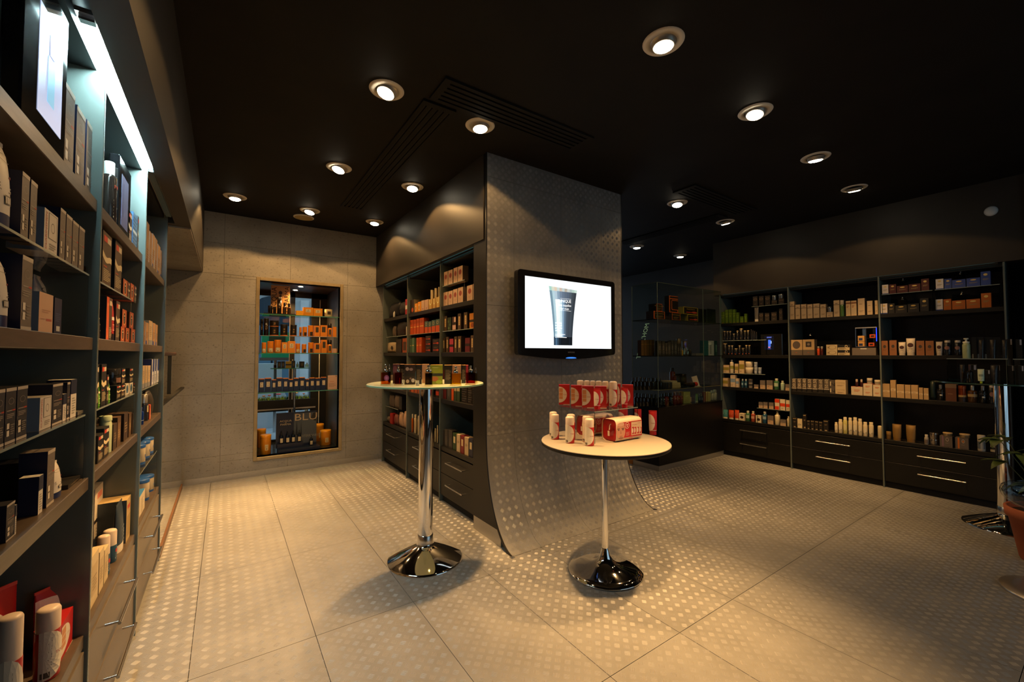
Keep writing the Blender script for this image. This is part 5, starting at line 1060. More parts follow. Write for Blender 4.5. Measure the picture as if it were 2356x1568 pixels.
 'bla': dict(k='box', n=BX, l='navy box with orange lid edge', g='box', c='#182444', s='#101a34', t='#d0741c', p=[('r', 0.24, 0.38, 0.78, 0.74, '#cfc0a0'), ('e', 0.5, 0.66, 0.07, 0.02, '#3c3428'), ('l', 0.36, 0.44, 0.66, 0.54, 2, '#a08c64'), ('r', 0, 0.95, 1, 1.0, '#d0741c')]),
 'prc': dict(k='box', n='price_card', l='pale pink price card in clear holder', g='sign', c='#d0ac94', s='#b8b0a8', p=[('l', 0.2, 0.55, 0.8, 0.6, 1, '#b05c50'), ('l', 0.1, 0.2, 0.85, 0.48, 5, '#a88878'), ('e', 0.88, 0.93, 0.04, 0.03, '#2c2420')]),
 'htb': dict(k='tub', n='hat_box', l='orange round hat box with black bow', g='box', c='#e48c14', cap='#e89218', hb=0.86, p=[('r', 0.42, 0.22, 0.66, 0.52, '#d8bc84'), ('e', 0.54, 0.30, 0.04, 0.025, '#4a3a24'), ('l', 0.47, 0.38, 0.61, 0.47, 2, '#8c7448')]),
 'bpd': dict(k='bottle', n=BT, l='dark blue bottle with cream label', g='bottle', c='#101828', ro=0.15, cap='#101010', hb=0.66, nr=0.32, sh=0.4, ct='pump', p=[('r', 0.22, 0.08, 0.78, 0.44, '#cfbf9c'), ('l', 0.35, 0.2, 0.65, 0.34, 2, '#8c7c58')]),
 'tpa': dict(k='perf', n='perfume_bottle', l='amber scent bottle', g='bottle', c='#d8862c'),
 'tpg': dict(k='perf', n='perfume_bottle', l='pale scent bottle', g='bottle', c='#d8d4b0'),
 'tpb': dict(k='box', n=BX, l='small black scent box', g='box', c='#1f1814', s='#14100d', p=[('e', 0.5, 0.5, 0.25, 0.25, '#5c4430')]),
 'tpo': dict(k='box', n=BX, l='small mustard scent box', g='box', c='#a87c1c', s='#6c5012', p=[('r', 0, 0.4, 1, 0.6, '#241c10')]),
 # perfume table
 'pfa': dict(k='perf', n='perfume_bottle', l='amber perfume with pink rosette', g='perfume', c='#e8a048', p=[('e', 0.58, 0.36, 0.24, 0.14, '#8c4468'), ('e', 0.58, 0.36, 0.13, 0.075, '#b06c8c')]),
 'pfo': dict(k='perf', n='perfume_bottle', l='deep orange perfume', g='perfume', c='#d8581c'),
 'pfs': dict(k='perf', n='perfume_bottle', l='smoky grey perfume', g='perfume', c='#6c6c50', cw=0.36),
 'pfy': dict(k='perf', n='perfume_bottle', l='yellow perfume', g='perfume', c='#e8d050', cw=0.2),
 'pfr': dict(k='perf', n='perfume_bottle', l='red brown perfume', g='perfume', c='#b84c34'),
 'pfc': dict(k='perf', n='perfume_bottle', l='clear perfume half hidden', g='perfume', c='#e8e0c0'),
 'pf2': dict(k='perf', n='perfume_bottle', l='dark amber perfume set back', g='perfume', c='#a05a34'),
 'pbf': dict(k='box', n='perfume_box', l='black floral perfume box', g='box', c='#261410', s='#120e0d', t='#c88c50', p=[('r', 0, 0.41, 1, 0.56, '#0e0a0a'), ('e', 0.25, 0.78, 0.16, 0.09, '#a08880'), ('e', 0.6, 0.76, 0.17, 0.07, '#8c706c'), ('e', 0.28, 0.16, 0.15, 0.09, '#c8b8b0'), ('e', 0.78, 0.2, 0.16, 0.10, '#d0c0b4'), ('e', 0.55, 0.3, 0.10, 0.05, '#7c605c')]),
 'pbt': dict(k='box', n='perfume_box', l='black perfume box with printed lines', g='box', c='#120f0e', s='#0e0c0b', t='#c88c50', p=[('l', 0.15, 0.22, 0.85, 0.78, 10, '#6c5c4c')]),
 'pbg': dict(k='box', n='perfume_box', l='green art perfume box', g='box', c='#7c8420', s='#1c1a16', t='#d8a050', p=[('r', 0, 0.42, 1, 0.56, '#1c2420'), ('e', 0.35, 0.28, 0.3, 0.13, '#a05c34'), ('e', 0.7, 0.12, 0.25, 0.1, '#a0b030'), ('e', 0.5, 0.72, 0.35, 0.15, '#8c942c'), ('l', 0.15, 0.84, 0.75, 0.90, 2, '#c8c890')]),
 'pbw': dict(k='box', n='perfume_box', l='pale pink perfume box', g='box', c='#c0947c', s='#8c6c5c', t='#d8a470'),
 'pbm': dict(k='box', n='perfume_box', l='purple brown perfume box', g='box', c='#4c2428', s='#120e0d', t='#a06c4c', p=[('e', 0.3, 0.7, 0.3, 0.2, '#6c3c44'), ('e', 0.7, 0.3, 0.3, 0.2, '#3c1c20')]),
 'pbr': dict(k='box', n='perfume_box', l='crimson edged perfume box', g='box', c='#8c2438', s='#120e0d', t='#c0505c'),
 'crd': dict(k='box', n='price_tag', l='small white price tag', g='tag', c='#dccfb8', p=[('l', 0.1, 0.3, 0.7, 0.6, 1, '#5c5048')]),
 # counter
 'mpo': dict(k='box', n='brush_box', l='black hairbrush box with orange edges', g='box', c='#14100e', s='#1a1410', p=[('r', 0, 0, 1, 0.07, '#b8541c'), ('r', 0, 0.93, 1, 1, '#b8541c'), ('r', 0, 0, 0.06, 1, '#b8541c'), ('r', 0.94, 0, 1, 1, '#b8541c'), ('t', 0.5, 0.70, 0.16, 'MASON PEARSON', '#9c7c3c'), ('l', 0.2, 0.2, 0.8, 0.5, 3, '#7c5c34')]),
 'mpy': dict(k='box', n='brush_box', l='black hairbrush box with yellow edges', g='box', c='#14100e', s='#8c7c34', p=[('r', 0, 0, 1, 0.06, '#a88c24'), ('r', 0, 0.94, 1, 1, '#a88c24'), ('r', 0, 0, 0.04, 1, '#a88c24'), ('r', 0.96, 0, 1, 1, '#a88c24'), ('t', 0.52, 0.72, 0.17, 'MASON PEARSON', '#9c7c3c'), ('r', 0.2, 0.22, 0.6, 0.34, '#a8341c'), ('e', 0.76, 0.30, 0.18, 0.14, '#b8442c')]),
 'cbx': dict(k='box', n='brush_box', l='open upright brush stand box', g='box', c='#1a0f0c', s='#18110c', p=[('r', 0, 0, 0.10, 1, '#b8541c'), ('r', 0.9, 0, 1, 0.2, '#b8541c'), ('r', 0, 0.80, 1, 0.86, '#b8541c'), ('r', 0, 0.96, 1, 1, '#b8541c'), ('r', 0, 0, 1, 0.05, '#b8541c'), ('r', 0.3, 0.16, 1, 0.20, '#b8541c'), ('r', 0.26, 0.2, 0.32, 0.72, '#b8541c'), ('r', 0.3, 0.72, 1, 0.76, '#b8541c')]),
 'cdk': dict(k='box', n=BX, l='black leather box', g='box', c='#0f0f12', s='#24303a'),
 'cgo': dict(k='box', n=BX, l='dim amber slim box', g='box', c='#4c3814', s='#2c2010', p=[('r', 0, 0.7, 1, 0.75, '#6c5420')]),
 'cgb': dict(k='box', n=BX, l='dark grey razor blade pack', g='box', c='#3a3632', s='#282420', p=[('o', 0.5, 0.55, 0.3, 0.2, 0.15, '#7c746a'), ('l', 0.3, 0.42, 0.7, 0.68, 3, '#8c847a'), ('o', 0.5, 0.22, 0.3, 0.08, 0.25, '#8c847a')]),
 'cbr': dict(k='bottle', n='shaving_brush', l='shaving brush with glossy handle', g='brush', c='#8c7c60', ro=0.15, me=0.5, cap='#5c4c3c', hb=0.55, nr=0.7, cw=1.3),
 'csr': dict(k='bottle', n='shaving_set', l='shining chrome razor stand', g='razor', c='#c8b898', me=1.0, ro=0.1, cap='#c8b898', cme=1.0, cro=0.1, hb=0.6, nr=0.3),
 'ctl': dict(k='box', n=BX, l='teal blister pack', g='box', c='#1c5058', s='#143c44', p=[('r', 0.45, 0.0, 1, 1, '#9ca4ac'), ('r', 0.6, 0.1, 0.75, 0.8, '#6c747c'), ('e', 0.6, 0.8, 0.15, 0.1, '#c4ccd0')]),
 'ctx': dict(k='box', n=BX, l='dark teal pack with white word', g='box', c='#10383c', s='#0c2c30', p=[('t', 0.5, 0.5, 0.16, 'razor', '#9cc8bc', 1)]),
 'cyl': dict(k='bottle', n=BT, l='small yellow bottle', g='bottle', c='#c89414', cap='#c8a414', hb=0.8),
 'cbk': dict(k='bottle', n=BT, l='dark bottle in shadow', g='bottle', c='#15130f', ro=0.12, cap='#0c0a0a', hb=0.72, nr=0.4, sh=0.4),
 'crb': dict(k='bottle', n=BT, l='dark red brown bottle', g='bottle', c='#5c1810', ro=0.12, cap='#140c0a', hb=0.74, nr=0.4, sh=0.4, p=[('e', 0.5, 0.5, 0.14, 0.06, '#8c6434'), ('l', 0.42, 0.1, 0.58, 0.38, 4, '#7c5434')]),
 'cbl': dict(k='bottle', n=BT, l='black bottle with grey print', g='bottle', c='#101418', ro=0.12, cap='#0c0a0a', hb=0.74, nr=0.4, sh=0.4, p=[('e', 0.5, 0.55, 0.16, 0.06, '#8c8474'), ('l', 0.36, 0.12, 0.64, 0.42, 4, '#6c6c64')]),
 'cpg': dict(k='box', n='refill_pack', l='pale green refill pack', g='box', c='#9c9c5c', s='#84844c', p=[('l', 0.25, 0.6, 0.75, 0.7, 2, '#c8c898'), ('l', 0.15, 0.2, 0.8, 0.45, 3, '#8c8c50')]),
 'cdi': dict(k='jar', n='soap_tin', l='round cream soap tin', g='tin', c='#d0ac84', cap='#d0ac84', hb=0.85),
 'cbb': dict(k='bottle', n=BT, l='small blue grey bottle', g='bottle', c='#202c40', ro=0.15, cap='#5c5c60', hb=0.75, nr=0.5, p=[('r', 0.2, 0.2, 0.8, 0.5, '#4c5468')]),
 'cgt': dict(k='tube', n=TB, l='slim pale green tube', g='tube', c='#5c7c5c', cap='#9ca48c'),
 'ccd': dict(k='box', n=BX, l='cream striped packet', g='box', c='#a8a070', s='#7c2c1c', p=[('l', 0.1, 0.1, 0.9, 0.9, 5, '#8c8454')]),
 'cbo': dict(k='bottle', n=BT, l='clear grey bottle', g='bottle', c='#8c8c84', ro=0.1, cap='#a8a49c', hb=0.75, nr=0.5),
 'ctn': dict(k='jar', n='tin', l='dark tin with grey disc', g='tin', c='#1c1a18', cap='#1c1a18', hb=0.9),
 'sgn': dict(k='box', n='price_card', l='white price card leaning on the glass shelf', g='sign', c='#c8b8b0', s='#8c847c', p=[('l', 0.3, 0.45, 0.7, 0.5, 1, '#a88c84')]),
 'hdr': dict(k='bag', n='hair_dryer', l='dark bag with red piping', g='bag', c='#15110f', p=[('r', 0.03, 0.2, 0.08, 0.85, '#7c1c14')]),
 # right table
 'rgp': dict(k='bottle', n=BT, l='pale green foam pump bottle', g='bottle', c='#a4ac7c', ro=0.3, cap='#d0d0bc', hb=0.74, nr=0.7, sh=0.6, cw=1.2, ct='pump', p=[('l', 0.2, 0.3, 0.6, 0.5, 3, '#848c60')]),
 'rdk': dict(k='tube', n=TB, l='upright black tube', g='tube', c='#1c1814', cap='#1c1814', p=[('l', 0.3, 0.5, 0.65, 0.62, 3, '#4c4034')]),
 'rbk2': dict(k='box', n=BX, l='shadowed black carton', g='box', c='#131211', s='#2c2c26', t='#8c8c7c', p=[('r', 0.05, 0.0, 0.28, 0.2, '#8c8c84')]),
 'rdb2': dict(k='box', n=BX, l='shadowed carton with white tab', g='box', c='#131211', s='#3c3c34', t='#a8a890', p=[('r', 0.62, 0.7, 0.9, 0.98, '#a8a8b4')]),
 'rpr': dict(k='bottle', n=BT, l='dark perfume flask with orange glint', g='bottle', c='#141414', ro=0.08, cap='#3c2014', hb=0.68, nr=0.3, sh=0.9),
 'rlg': dict(k='tube', n=TB, l='pale luminous tube with lime cap', g='tube', c='#c8d4b4', cap='#c8d414', cww=0.4, p=[('r', 0.15, 0.5, 0.85, 0.66, '#8c9880'), ('l', 0.2, 0.3, 0.8, 0.42, 3, '#6c745c')]),
})
# ------------------------------------------------------------------ clear risers on the shelves
acrylic('L', -0.325, 0.95, 1.655, 1.317, 1.496, 0.24, 'upper clear riser on the second shelf of nearest left bay')
acrylic('L', -0.325, 0.95, 1.66, 0.915, 1.10, 0.24, 'lower clear riser on the third shelf of nearest left bay')
acrylic('L', -0.325, 1.725, 2.30, 1.317, 1.495, 0.22, 'upper clear riser on the second shelf of middle left bay')
acrylic('L', -0.325, 1.725, 2.43, 0.915, 1.10, 0.22, 'lower clear riser on the third shelf of middle left bay')
acrylic('L', -0.325, 2.54, 3.20, 0.915, 1.10, 0.20, 'clear riser on the third shelf of farthest left bay')
acrylic('L', -0.325, 2.54, 3.22, 0.47, 0.702, 0.22, 'low glass riser on the bottom shelf of farthest left bay')
for a in ((4.90, 4.195, 1.284, 1.467, 'riser on the second shelf of far middle bay'), (4.14, 3.39, 1.284, 1.467, 'riser on the second shelf of centre middle bay'), (3.345, 2.715, 1.284, 1.467, 'riser on the second shelf of column side bay'),
          (3.345, 2.94, 1.686, 1.862, 'riser on the top shelf of column side bay'), (4.90, 4.47, 0.473, 0.665, 'riser on the bottom shelf of far middle bay')):
    acrylic('R', 1.558, a[0], a[1], a[2], a[3], 0.20, 'clear ' + a[4])
for a in ((2.50, 2.115, 1.655, 1.838, 'riser on the top shelf of right wall left bay'), (2.865, 2.34, 1.256, 1.437, 'riser on the second shelf of right wall left bay'), (2.87, 2.36, 0.857, 1.03, 'riser on the third shelf of right wall left bay'),
          (2.46, 2.115, 0.455, 0.632, 'riser on the bottom shelf of right wall left bay'), (1.292, 0.94, 1.655, 1.842, 'left riser on the top shelf of right end bay'), (0.925, 0.545, 1.655, 1.842, 'right riser on the top shelf of right end bay')):
    acrylic('R', 5.212, a[0], a[1], a[2], a[3], 0.18, 'clear ' + a[4])
t = acrylic('N', 1.712, 1.745, 2.125, WTZ, 0.94, 0.31, 'clear riser with red boxes on the white round table')
acrylic('N', 5.185, 0.300, 1.075, 1.28, 1.468, 0.17, 'clear riser full of orange boxes in the window box')
# the two risers on the right glass table
for (x, y, w, lab) in ((4.66, 0.60, 0.30, 'left clear riser on the right glass table'), (4.60, 0.29, 0.26, 'right clear riser on the right glass table')):
    t = acrylic('R', x - 0.14, y + w / 2, y - w / 2, RTZ, 1.236, 0.30, lab); 

# ------------------------------------------------------------------ shelves, sign and display in the window box
for z, lab in ((1.70, 'top glass shelf of the window box'), (1.28, 'second glass shelf of the window box'), (0.857, 'third glass shelf of the window box')):
    t = empty('glass_shelf', ((NX0 + NX1) / 2, 5.165, z)); tag(t, lab, 'glass shelf', 'glass shelves in the window box'); w = (NX1 - NX0) / 2 - 0.001
    MB().box(-w, 0, -0.009, w, 0.26, 0, g_green).build('sheet', t); MB().box(-w, -0.0008, -0.009, w, 0, 0, M('#4f8f6c', 0.15, spec=0.8)).build('front_edge', t)
    for s in (-1, 1): MB().box(s * (w - 0.004) - 0.004, 0.05, -0.016, s * (w - 0.004) + 0.004, 0.07, -0.009, m_steel).build('shelf_pin', t)
t = empty('glass_shelf', (0.63, 5.46, 1.105)); tag(t, 'short rear glass shelf with tiny scent bottles in the window box', 'glass shelf', 'glass shelves in the window box')
MB().box(-0.20, 0, -0.008, 0.20, 0.14, 0, g_green).build('sheet', t); MB().box(-0.20, -0.0008, -0.008, 0.20, 0, 0, M('#4f8f6c', 0.15)).build('front_edge', t); MB().lathe([(0.012, -0.91), (0.012, -0.008)], m_steel, 12, 0.05, 0.08).build('post', t)
t = empty('counter_display', (0.682, 5.335, NZ0)); tag(t, 'navy display stand with large pale BLU lettering in window box', 'display stand')
m_nv = M('#141a30', 0.35); m_sky = node_mat('printed_dusk_sky', '#3d4248', '#565b60', 2.0, 0.5)
MB().box(-0.207, 0.0, 0.03, 0.207, 0.012, 0.420, m_nv).build('back_board', t)
MB().box(-0.030, -0.0012, 0.06, 0.207, 0.0, 0.405, m_sky).build('picture_panel', t)
MB().box(-0.195, -0.135, 0.0, 0.225, 0.0, 0.032, m_nv).build('base', t); MB().box(-0.195, -0.06, 0.032, 0.06, 0.0, 0.085, m_nv).build('bottle_step', t)
q = MB(); cr = M('#c8ae88', 0.5)
def dtext(s, x, z, h, mat, y=-0.0024, cx=False, wsc=1.0):
    vs, fs, w = text_geo(s); o = -w * h / 2 * wsc if cx else 0; q.add([(x + o + a * h * wsc, y, z + b * h) for a, b in vs], fs, mat)
dtext('BLU', -0.030, 0.322, 0.078, cr, wsc=1.25); q.build('large_lettering', t); q = MB(); dtext('MEDITERRANEO', 0.0, 0.128, 0.026, M('#8c8474', 0.5), wsc=0.85); dtext('ACQUA', -0.112, 0.318, 0.020, cr, -0.0008, True, 1.15); dtext('DI', -0.112, 0.302, 0.010, cr, -0.0008, True); dtext('PARMA', -0.112, 0.280, 0.020, cr, -0.0008, True, 1.15)
q.build('small_lettering', t)
for x, h, w in ((0.0, 0.18, 0.010), (0.045, 0.15, 0.007)): MB().add([(x - w, -0.0022, 0.16), (x + w, -0.0022, 0.16), (x, -0.0022, 0.16 + h)], [(0, 1, 2)], M('#10141c', 0.6)).build('printed_tree', t)
MB().add([(0.14, -0.0022, 0.33), (0.20, -0.0022, 0.30), (0.205, -0.0022, 0.40), (0.17, -0.0022, 0.40)], [(0, 1, 2, 3)], M('#2a2418', 0.6)).build('printed_tree', t)
MB().box(0.10, -0.001, 0.085, 0.150, 0.0, 0.16, M('#0d1122', 0.5)).build('printed_box', t)
for i, x in enumerate((0.527, 0.588, 0.644, 0.705)):
    o = put('bpd', 0.040, 0.036, 0.135, (x, 5.285, NZ0 + 0.086), 0); tag(o, 'dark blue pump bottle on the navy display stand, ' + ORD[i + 1], 'bottle', 'bottles on the navy display')
o = put('bpd', 0.038, 0.034, 0.118, (0.83, 5.285, NZ0 + 0.0325), 0); tag(o, 'dark blue pump bottle alone at the right of the navy display', 'bottle')
for o in list(bpy.data.objects):
    if o.name.startswith('hat_box') and o.parent is None:
        w = o.dimensions.x; h = o.dimensions.z; q = MB(); rb = M('#14110f', 0.5)
        for s in (-1, 1):
            q.pipe([(0, w * 0.48, h * 1.0 + 0.008), (s * w * 0.18, w * 0.44, h + 0.030), (s * w * 0.34, w * 0.42, h + 0.026), (s * w * 0.30, w * 0.42, h + 0.010), (0, w * 0.46, h + 0.008)], 0.006, rb, 6)
            q.pipe([(0, w * 0.45, h + 0.008), (s * w * 0.28, w * 0.2, h + 0.006), (s * w * 0.42, w * 0.12, h - 0.03)], 0.005, rb, 6)
        q.lathe([(0.010, h + 0.001), (0.012, h + 0.010), (0.0001, h + 0.016)], rb, 8, 0, w * 0.48)
        if not any(c.name.startswith('black_bow') for c in o.children): q.build('black_bow', o)

# ------------------------------------------------------------------ small lit cabinet on the grey metal case
t = empty('display_cabinet', (5.245, 1.428, 1.3385), math.radians(-90)); tag(t, 'small black display cabinet with blue light, right middle bay', 'cabinet')
cb = MB(); cb.box(-0.085, 0, 0, 0.085, 0.10, 0.006, m_gloss); cb.box(-0.085, 0, 0.19, 0.085, 0.10, 0.197, m_gloss); cb.box(-0.085, 0.094, 0.006, 0.085, 0.10, 0.19, m_gloss)
for x in (-0.085, -0.003, 0.079): cb.box(x, 0, 0.006, x + 0.006, 0.094, 0.19, m_gloss)
cb.build('housing', t); MB().box(-0.085, -0.001, 0.187, 0.085, 0.0, 0.197, M('#8c8c94', 0.2)).build('silver_top_edge', t)
MB().box(0.079, -0.003, 0.055, 0.085, 0.0, 0.187, M('#2040ff', 0.3, emit=1.6)).build('blue_light', t); MB().box(0.003, 0.01, 0.085, 0.079, 0.09, 0.088, m_gloss).build('inner_shelf', t)
for (x, z, lab, cc, dd) in ((-0.045, 0.0, 'lower', '#c89858', '#20305c'), (-0.045, 0.055, 'upper', '#d0a060', '#24386c')):
    o = MB().box(-0.026, 0, 0, 0.026, 0.04, 0.052, M(cc, 0.5)).build('cosmetics_box'); q = MB().box(-0.018, -0.0006, 0.006, 0.012, 0.0, 0.030, M(dd, 0.5)).build('printed_label', o)
    o.location = (5.265, 1.428 - x, 1.3385 + 0.0065 + z); o.rotation_euler = (0, 0, math.radians(-90)); tag(o, '%s gold and blue box in the small black display cabinet' % lab, 'box')
for (x, z, lab) in ((0.035, 0.006, 'lower'), (0.045, 0.0885, 'upper')):
    o = MB().box(-0.022, 0, 0, 0.022, 0.04, 0.036, M('#c8501c', 0.5)).build('cosmetics_box'); MB().box(-0.012, -0.0006, 0.010, 0.012, 0.0, 0.026, M('#181410', 0.5)).build('printed_label', o)
    o.location = (5.265, 1.428 - x, 1.3385 + 0.0005 + z); o.rotation_euler = (0, 0, math.radians(-90)); tag(o, '%s orange badge box in the small black display cabinet' % lab, 'box')

# ------------------------------------------------------------------ the two red wash bags in printed sleeves
def wash_bag(loc, label, L_=0.228, W=0.112, H=0.130):
    t = empty('wash_bag', loc); tag(t, label, 'bag', 'red wash bags in printed sleeves')
    m_sl = M('#d9c3ad', 0.5); m_rd = M('#b0161a', 0.45); m_in = M('#7c0e10', 0.5)
    def prof(s, n=24):
        pts = []
        for k in range(n):
            a = 2 * math.pi * k / n; c_, s_ = math.cos(a), math.sin(a); e = 0.42
            pts.append((W / 2 * s * math.copysign(abs(c_) ** e, c_), H / 2 + H / 2 * s * math.copysign(abs(s_) ** e, s_)))
        return pts
    A = prof(1.0); n = len(A)
    MB().add([(0.0, y, z) for y, z in A] + [(L_, y, z) for y, z in A], [(i, (i + 1) % n, n + (i + 1) % n, n + i) for i in range(n)], m_sl, True).build('card_sleeve', t)
    vs = []; xs_ = (0.045, 0.022, 0.006, 0.012, 0.02, L_ - 0.02, L_ - 0.006, L_ - 0.002); ss = (0.02, 0.45, 0.90, 0.955, 0.97, 0.97, 0.9, 0.02)
    for x, s in zip(xs_, ss): vs += [(x, y, H / 2 + (z - H / 2)) for y, z in prof(s)]
    for j in range(len(xs_)): vs[j * n:(j + 1) * n] = [(xs_[j], y, H / 2 + (z - H / 2)) for y, z in prof(ss[j])]
    MB().add(vs, [(j * n + i, j * n + (i + 1) % n, (j + 1) * n + (i + 1) % n, (j + 1) * n + i) for j in range(len(xs_) - 1) for i in range(n)], m_rd, True).build('red_bag', t)
    z_ = MB(); z_.pipe([(0.030, 0.0, H * 0.80), (0.012, 0.004, H * 0.70), (0.006, 0.0, H * 0.55), (0.003, 0.0, H * 0.50)], 0.0035, M('#d8ccc0', 0.4), 6); z_.box(-0.004, -0.005, H * 0.24, 0.001, 0.006, H * 0.46, M('#e0d4c4', 0.4)); z_.build('zip_pull', t)
    pr = MB(); y0 = -W / 2 - 0.0007
    def r(u0, v0, u1, v1, c): pr.add([(u0 * L_, y0, v0 * H), (u1 * L_, y0, v0 * H), (u1 * L_, y0, v1 * H), (u0 * L_, y0, v1 * H)], [(0, 1, 2, 3)], M(c, 0.5))
    def el(uc, vc, ru, rv, c, dy=0.0, cut=None):
        pr.add([((max(uc + ru * math.cos(k * math.pi / 12), cut) if cut is not None else uc + ru * math.cos(k * math.pi / 12)) * L_, y0 - dy, (vc + rv * math.sin(k * math.pi / 12)) * H) for k in range(24)], [tuple(range(24))], M(c, 0.5))
    r(0.16, 0.16, 1.0, 0.86, '#b4181c'); y0 -= 0.0002
    el(0.175, 0.48, 0.165, 0.38, '#c08c74'); y0 -= 0.0002
    el(0.18, 0.78, 0.13, 0.085, '#d0a490'); r(0.04, 0.575, 0.13, 0.605, '#2c1c18'); r(0.20, 0.575, 0.30, 0.605, '#2c1c18'); el(0.09, 0.535, 0.03, 0.022, '#3c2a24'); el(0.25, 0.535, 0.03, 0.022, '#3c2a24')
    pr.add([(0.165 * L_, y0, 0.55 * H), (0.20 * L_, y0, 0.36 * H), (0.145 * L_, y0, 0.36 * H)], [(0, 1, 2)], M('#a87460', 0.5)); r(0.12, 0.245, 0.23, 0.265, '#7c4438'); el(0.175, 0.17, 0.09, 0.05, '#8c6454')
    el(0.415, 0.70, 0.085, 0.15, '#d8c0b0'); y0 -= 0.0002; el(0.415, 0.70, 0.068, 0.12, '#b4181c'); y0 -= 0.0002
    r(0.375, 0.70, 0.455, 0.75, '#d8c0b0'); r(0.395, 0.62, 0.435, 0.68, '#d8c0b0')
    for k in range(4): r(0.36, 0.38 - k * 0.045, 0.50 - 0.03 * (k % 2), 0.395 - k * 0.045, '#d09c90')
    r(0.57, 0.22, 0.985, 0.82, '#d8bc9c'); y0 -= 0.0002
    for k, (u, c) in enumerate(((0.60, '#a8343a'), (0.69, '#b0181c'), (0.80, '#b0181c'), (0.90, '#a8343a'))):
        r(u, 0.26, u + 0.075, 0.60 - 0.02 * k, c); y0 -= 0.0001; el(u + 0.02, 0.43, 0.03, 0.11, '#d8c8b8')
    r(0.60, 0.68, 0.78, 0.70, '#c8907c'); r(0.82, 0.73, 0.94, 0.75, '#c8907c')
    vs, fs, w = text_geo('TOBH'); pr.add([(0.46 * L_ + a * 0.010, y0, 0.045 * H + b * 0.010) for a, b in vs], fs, M('#b4242a', 0.5)); pr.build('sleeve_print', t)
    tp = MB(); tp.add([(0.35 * L_ + a * 0.012, -0.02 + b * 0.012, H + 0.0008) for a, b in vs], fs, M('#b4242a', 0.5)); tp.build('sleeve_top_print', t)
wash_bag((1.868, 1.716, WTZ + 0.0005), 'red wash bag in printed sleeve, frontmost on the white table')
wash_bag((1.852, 1.925, WTZ + 0.0005), 'red wash bag under the clear riser on the white table', 0.228, 0.105, 0.125)

# ------------------------------------------------------------------ folded cloths and card on the curved glass shelf
for (x, z, w, h, lab, cc) in ((4.335, 0.8745, 0.17, 0.020, 'lowest folded cream cloth of the right pile', '#b8a070'), (4.335, 0.8950, 0.165, 0.020, 'second folded cream cloth of the right pile', '#c0aa7c'), (4.332, 0.9155, 0.16, 0.020, 'third folded cream cloth of the right pile', '#c4ae80'), (4.29, 0.9360, 0.12, 0.022, 'topmost folded cream cloth of the right pile', '#c8b488'),
                         (4.185, 0.8745, 0.11, 0.018, 'lowest folded brown striped cloth of the left pile', '#7c6848'), (4.185, 0.8930, 0.108, 0.018, 'second folded brown striped cloth of the left pile', '#8c7852'), (4.185, 0.9115, 0.10, 0.018, 'third folded brown striped cloth of the left pile', '#5c4c38'), (4.185, 0.930, 0.09, 0.018, 'topmost folded grey cloth of the left pile', '#8c8878')):
    p = []
    for k in range(7): a = math.radians(-90 + 30 * k); p.append((w / 2 - h / 2 + h / 2 * math.cos(a), h / 2 + h / 2 * math.sin(a)))
    p += [(-w / 2, h), (-w / 2, h * 0.62), (w / 2 - h * 0.6, h * 0.55), (w / 2 - h * 0.6, h * 0.45), (-w / 2, h * 0.38), (-w / 2, 0)]
    o = MB().prism(p, 0.0, 0.13, M(cc, 0.9), 'y').build('folded_cloth'); o.location = (x, 2.935, z); tag(o, lab, 'cloth', 'folded cloths on the counter shelf')
t = empty('price_card', (4.70, 2.90, 0.8745)); tag(t, 'white price card leaning in the glass show case', 'sign')
o = MB().box(-0.055, 0, 0, 0.055, 0.004, 0.13, M('#c8b4ac', 0.5)).build('card', t); o.rotation_euler = (math.radians(-14), math.radians(-6), 0); MB().box(-0.07, -0.005, -0.0, 0.08, 0.05, 0.004, M('#8c8478', 0.3)).build('foot', t)
t = empty('hair_tool', (4.63, 2.92, 0.8745)); tag(t, 'black styling tool with red tip lying on the curved shelf', 'tool')
MB().pipe([(-0.16, 0, 0.030), (0.02, 0, 0.030)], [0.020, 0.026], m_gloss, 14).build('barrel', t); MB().pipe([(0.02, 0, 0.030), (0.075, 0, 0.030)], [0.027, 0.027], M('#b0161a', 0.25), 14).build('red_tip', t); MB().box(-0.02, -0.02, 0.0, 0.02, 0.02, 0.010, m_gloss).build('foot', t)
o = put('hdr', 0.27, 0.10, 0.15, (4.66, 3.06, 0.8745), 0); tag(o, 'dark bag with red piping at the back of the show case', 'bag')
for i, (x, cc) in enumerate(((4.055, '#6c3c14'), (4.115, '#5c7080'), (4.178, '#6c8c3c'))): pass
t = empty('paper_flag', (3.388 - 3.75, 3.30, 1.86)); bpy.data.objects.remove(t)
# ------------------------------------------------------------------ rows of products: style, place along the shelf, base height, width, depth, height, set back (mm)
row('L',-0.335,'top shelf of nearest left bay',[('fr1',1322,1722.6,267,30,368,0),('cmb',1485,1722.6,76,55,215,0),('cmb',1582,1722.6,80,55,205,0),('cmb',1680,1722.6,84,55,211,0)])
row('L',-0.335,'upper riser of nearest left bay',[('cmt',1151,1496.6,80,45,165,0),('cmb',1228,1496.6,37,33,132,0),('cmb',1271,1496.6,35,32,131,0),('cmw',1379,1496.6,88,55,97,0),('cmb',1460,1496.6,40,36,127,0),('cmb',1510,1496.6,47,43,125,0),('cmb',1565,1496.6,52,46,123,0),('cmb',1623,1496.6,52,47,123,0),('gld',1693,1496.6,48,44,38,0)])
row('L',-0.335,'second shelf of nearest left bay',[('cmt',1159,1317.6,72,45,134,0),('cmb',1252,1317.6,54,49,149,0),('cmp',1365,1317.6,88,50,88,0),('cmt',1689,1317.6,81,40,161,75),('cmn',1446,1317.6,52,47,86,0)])
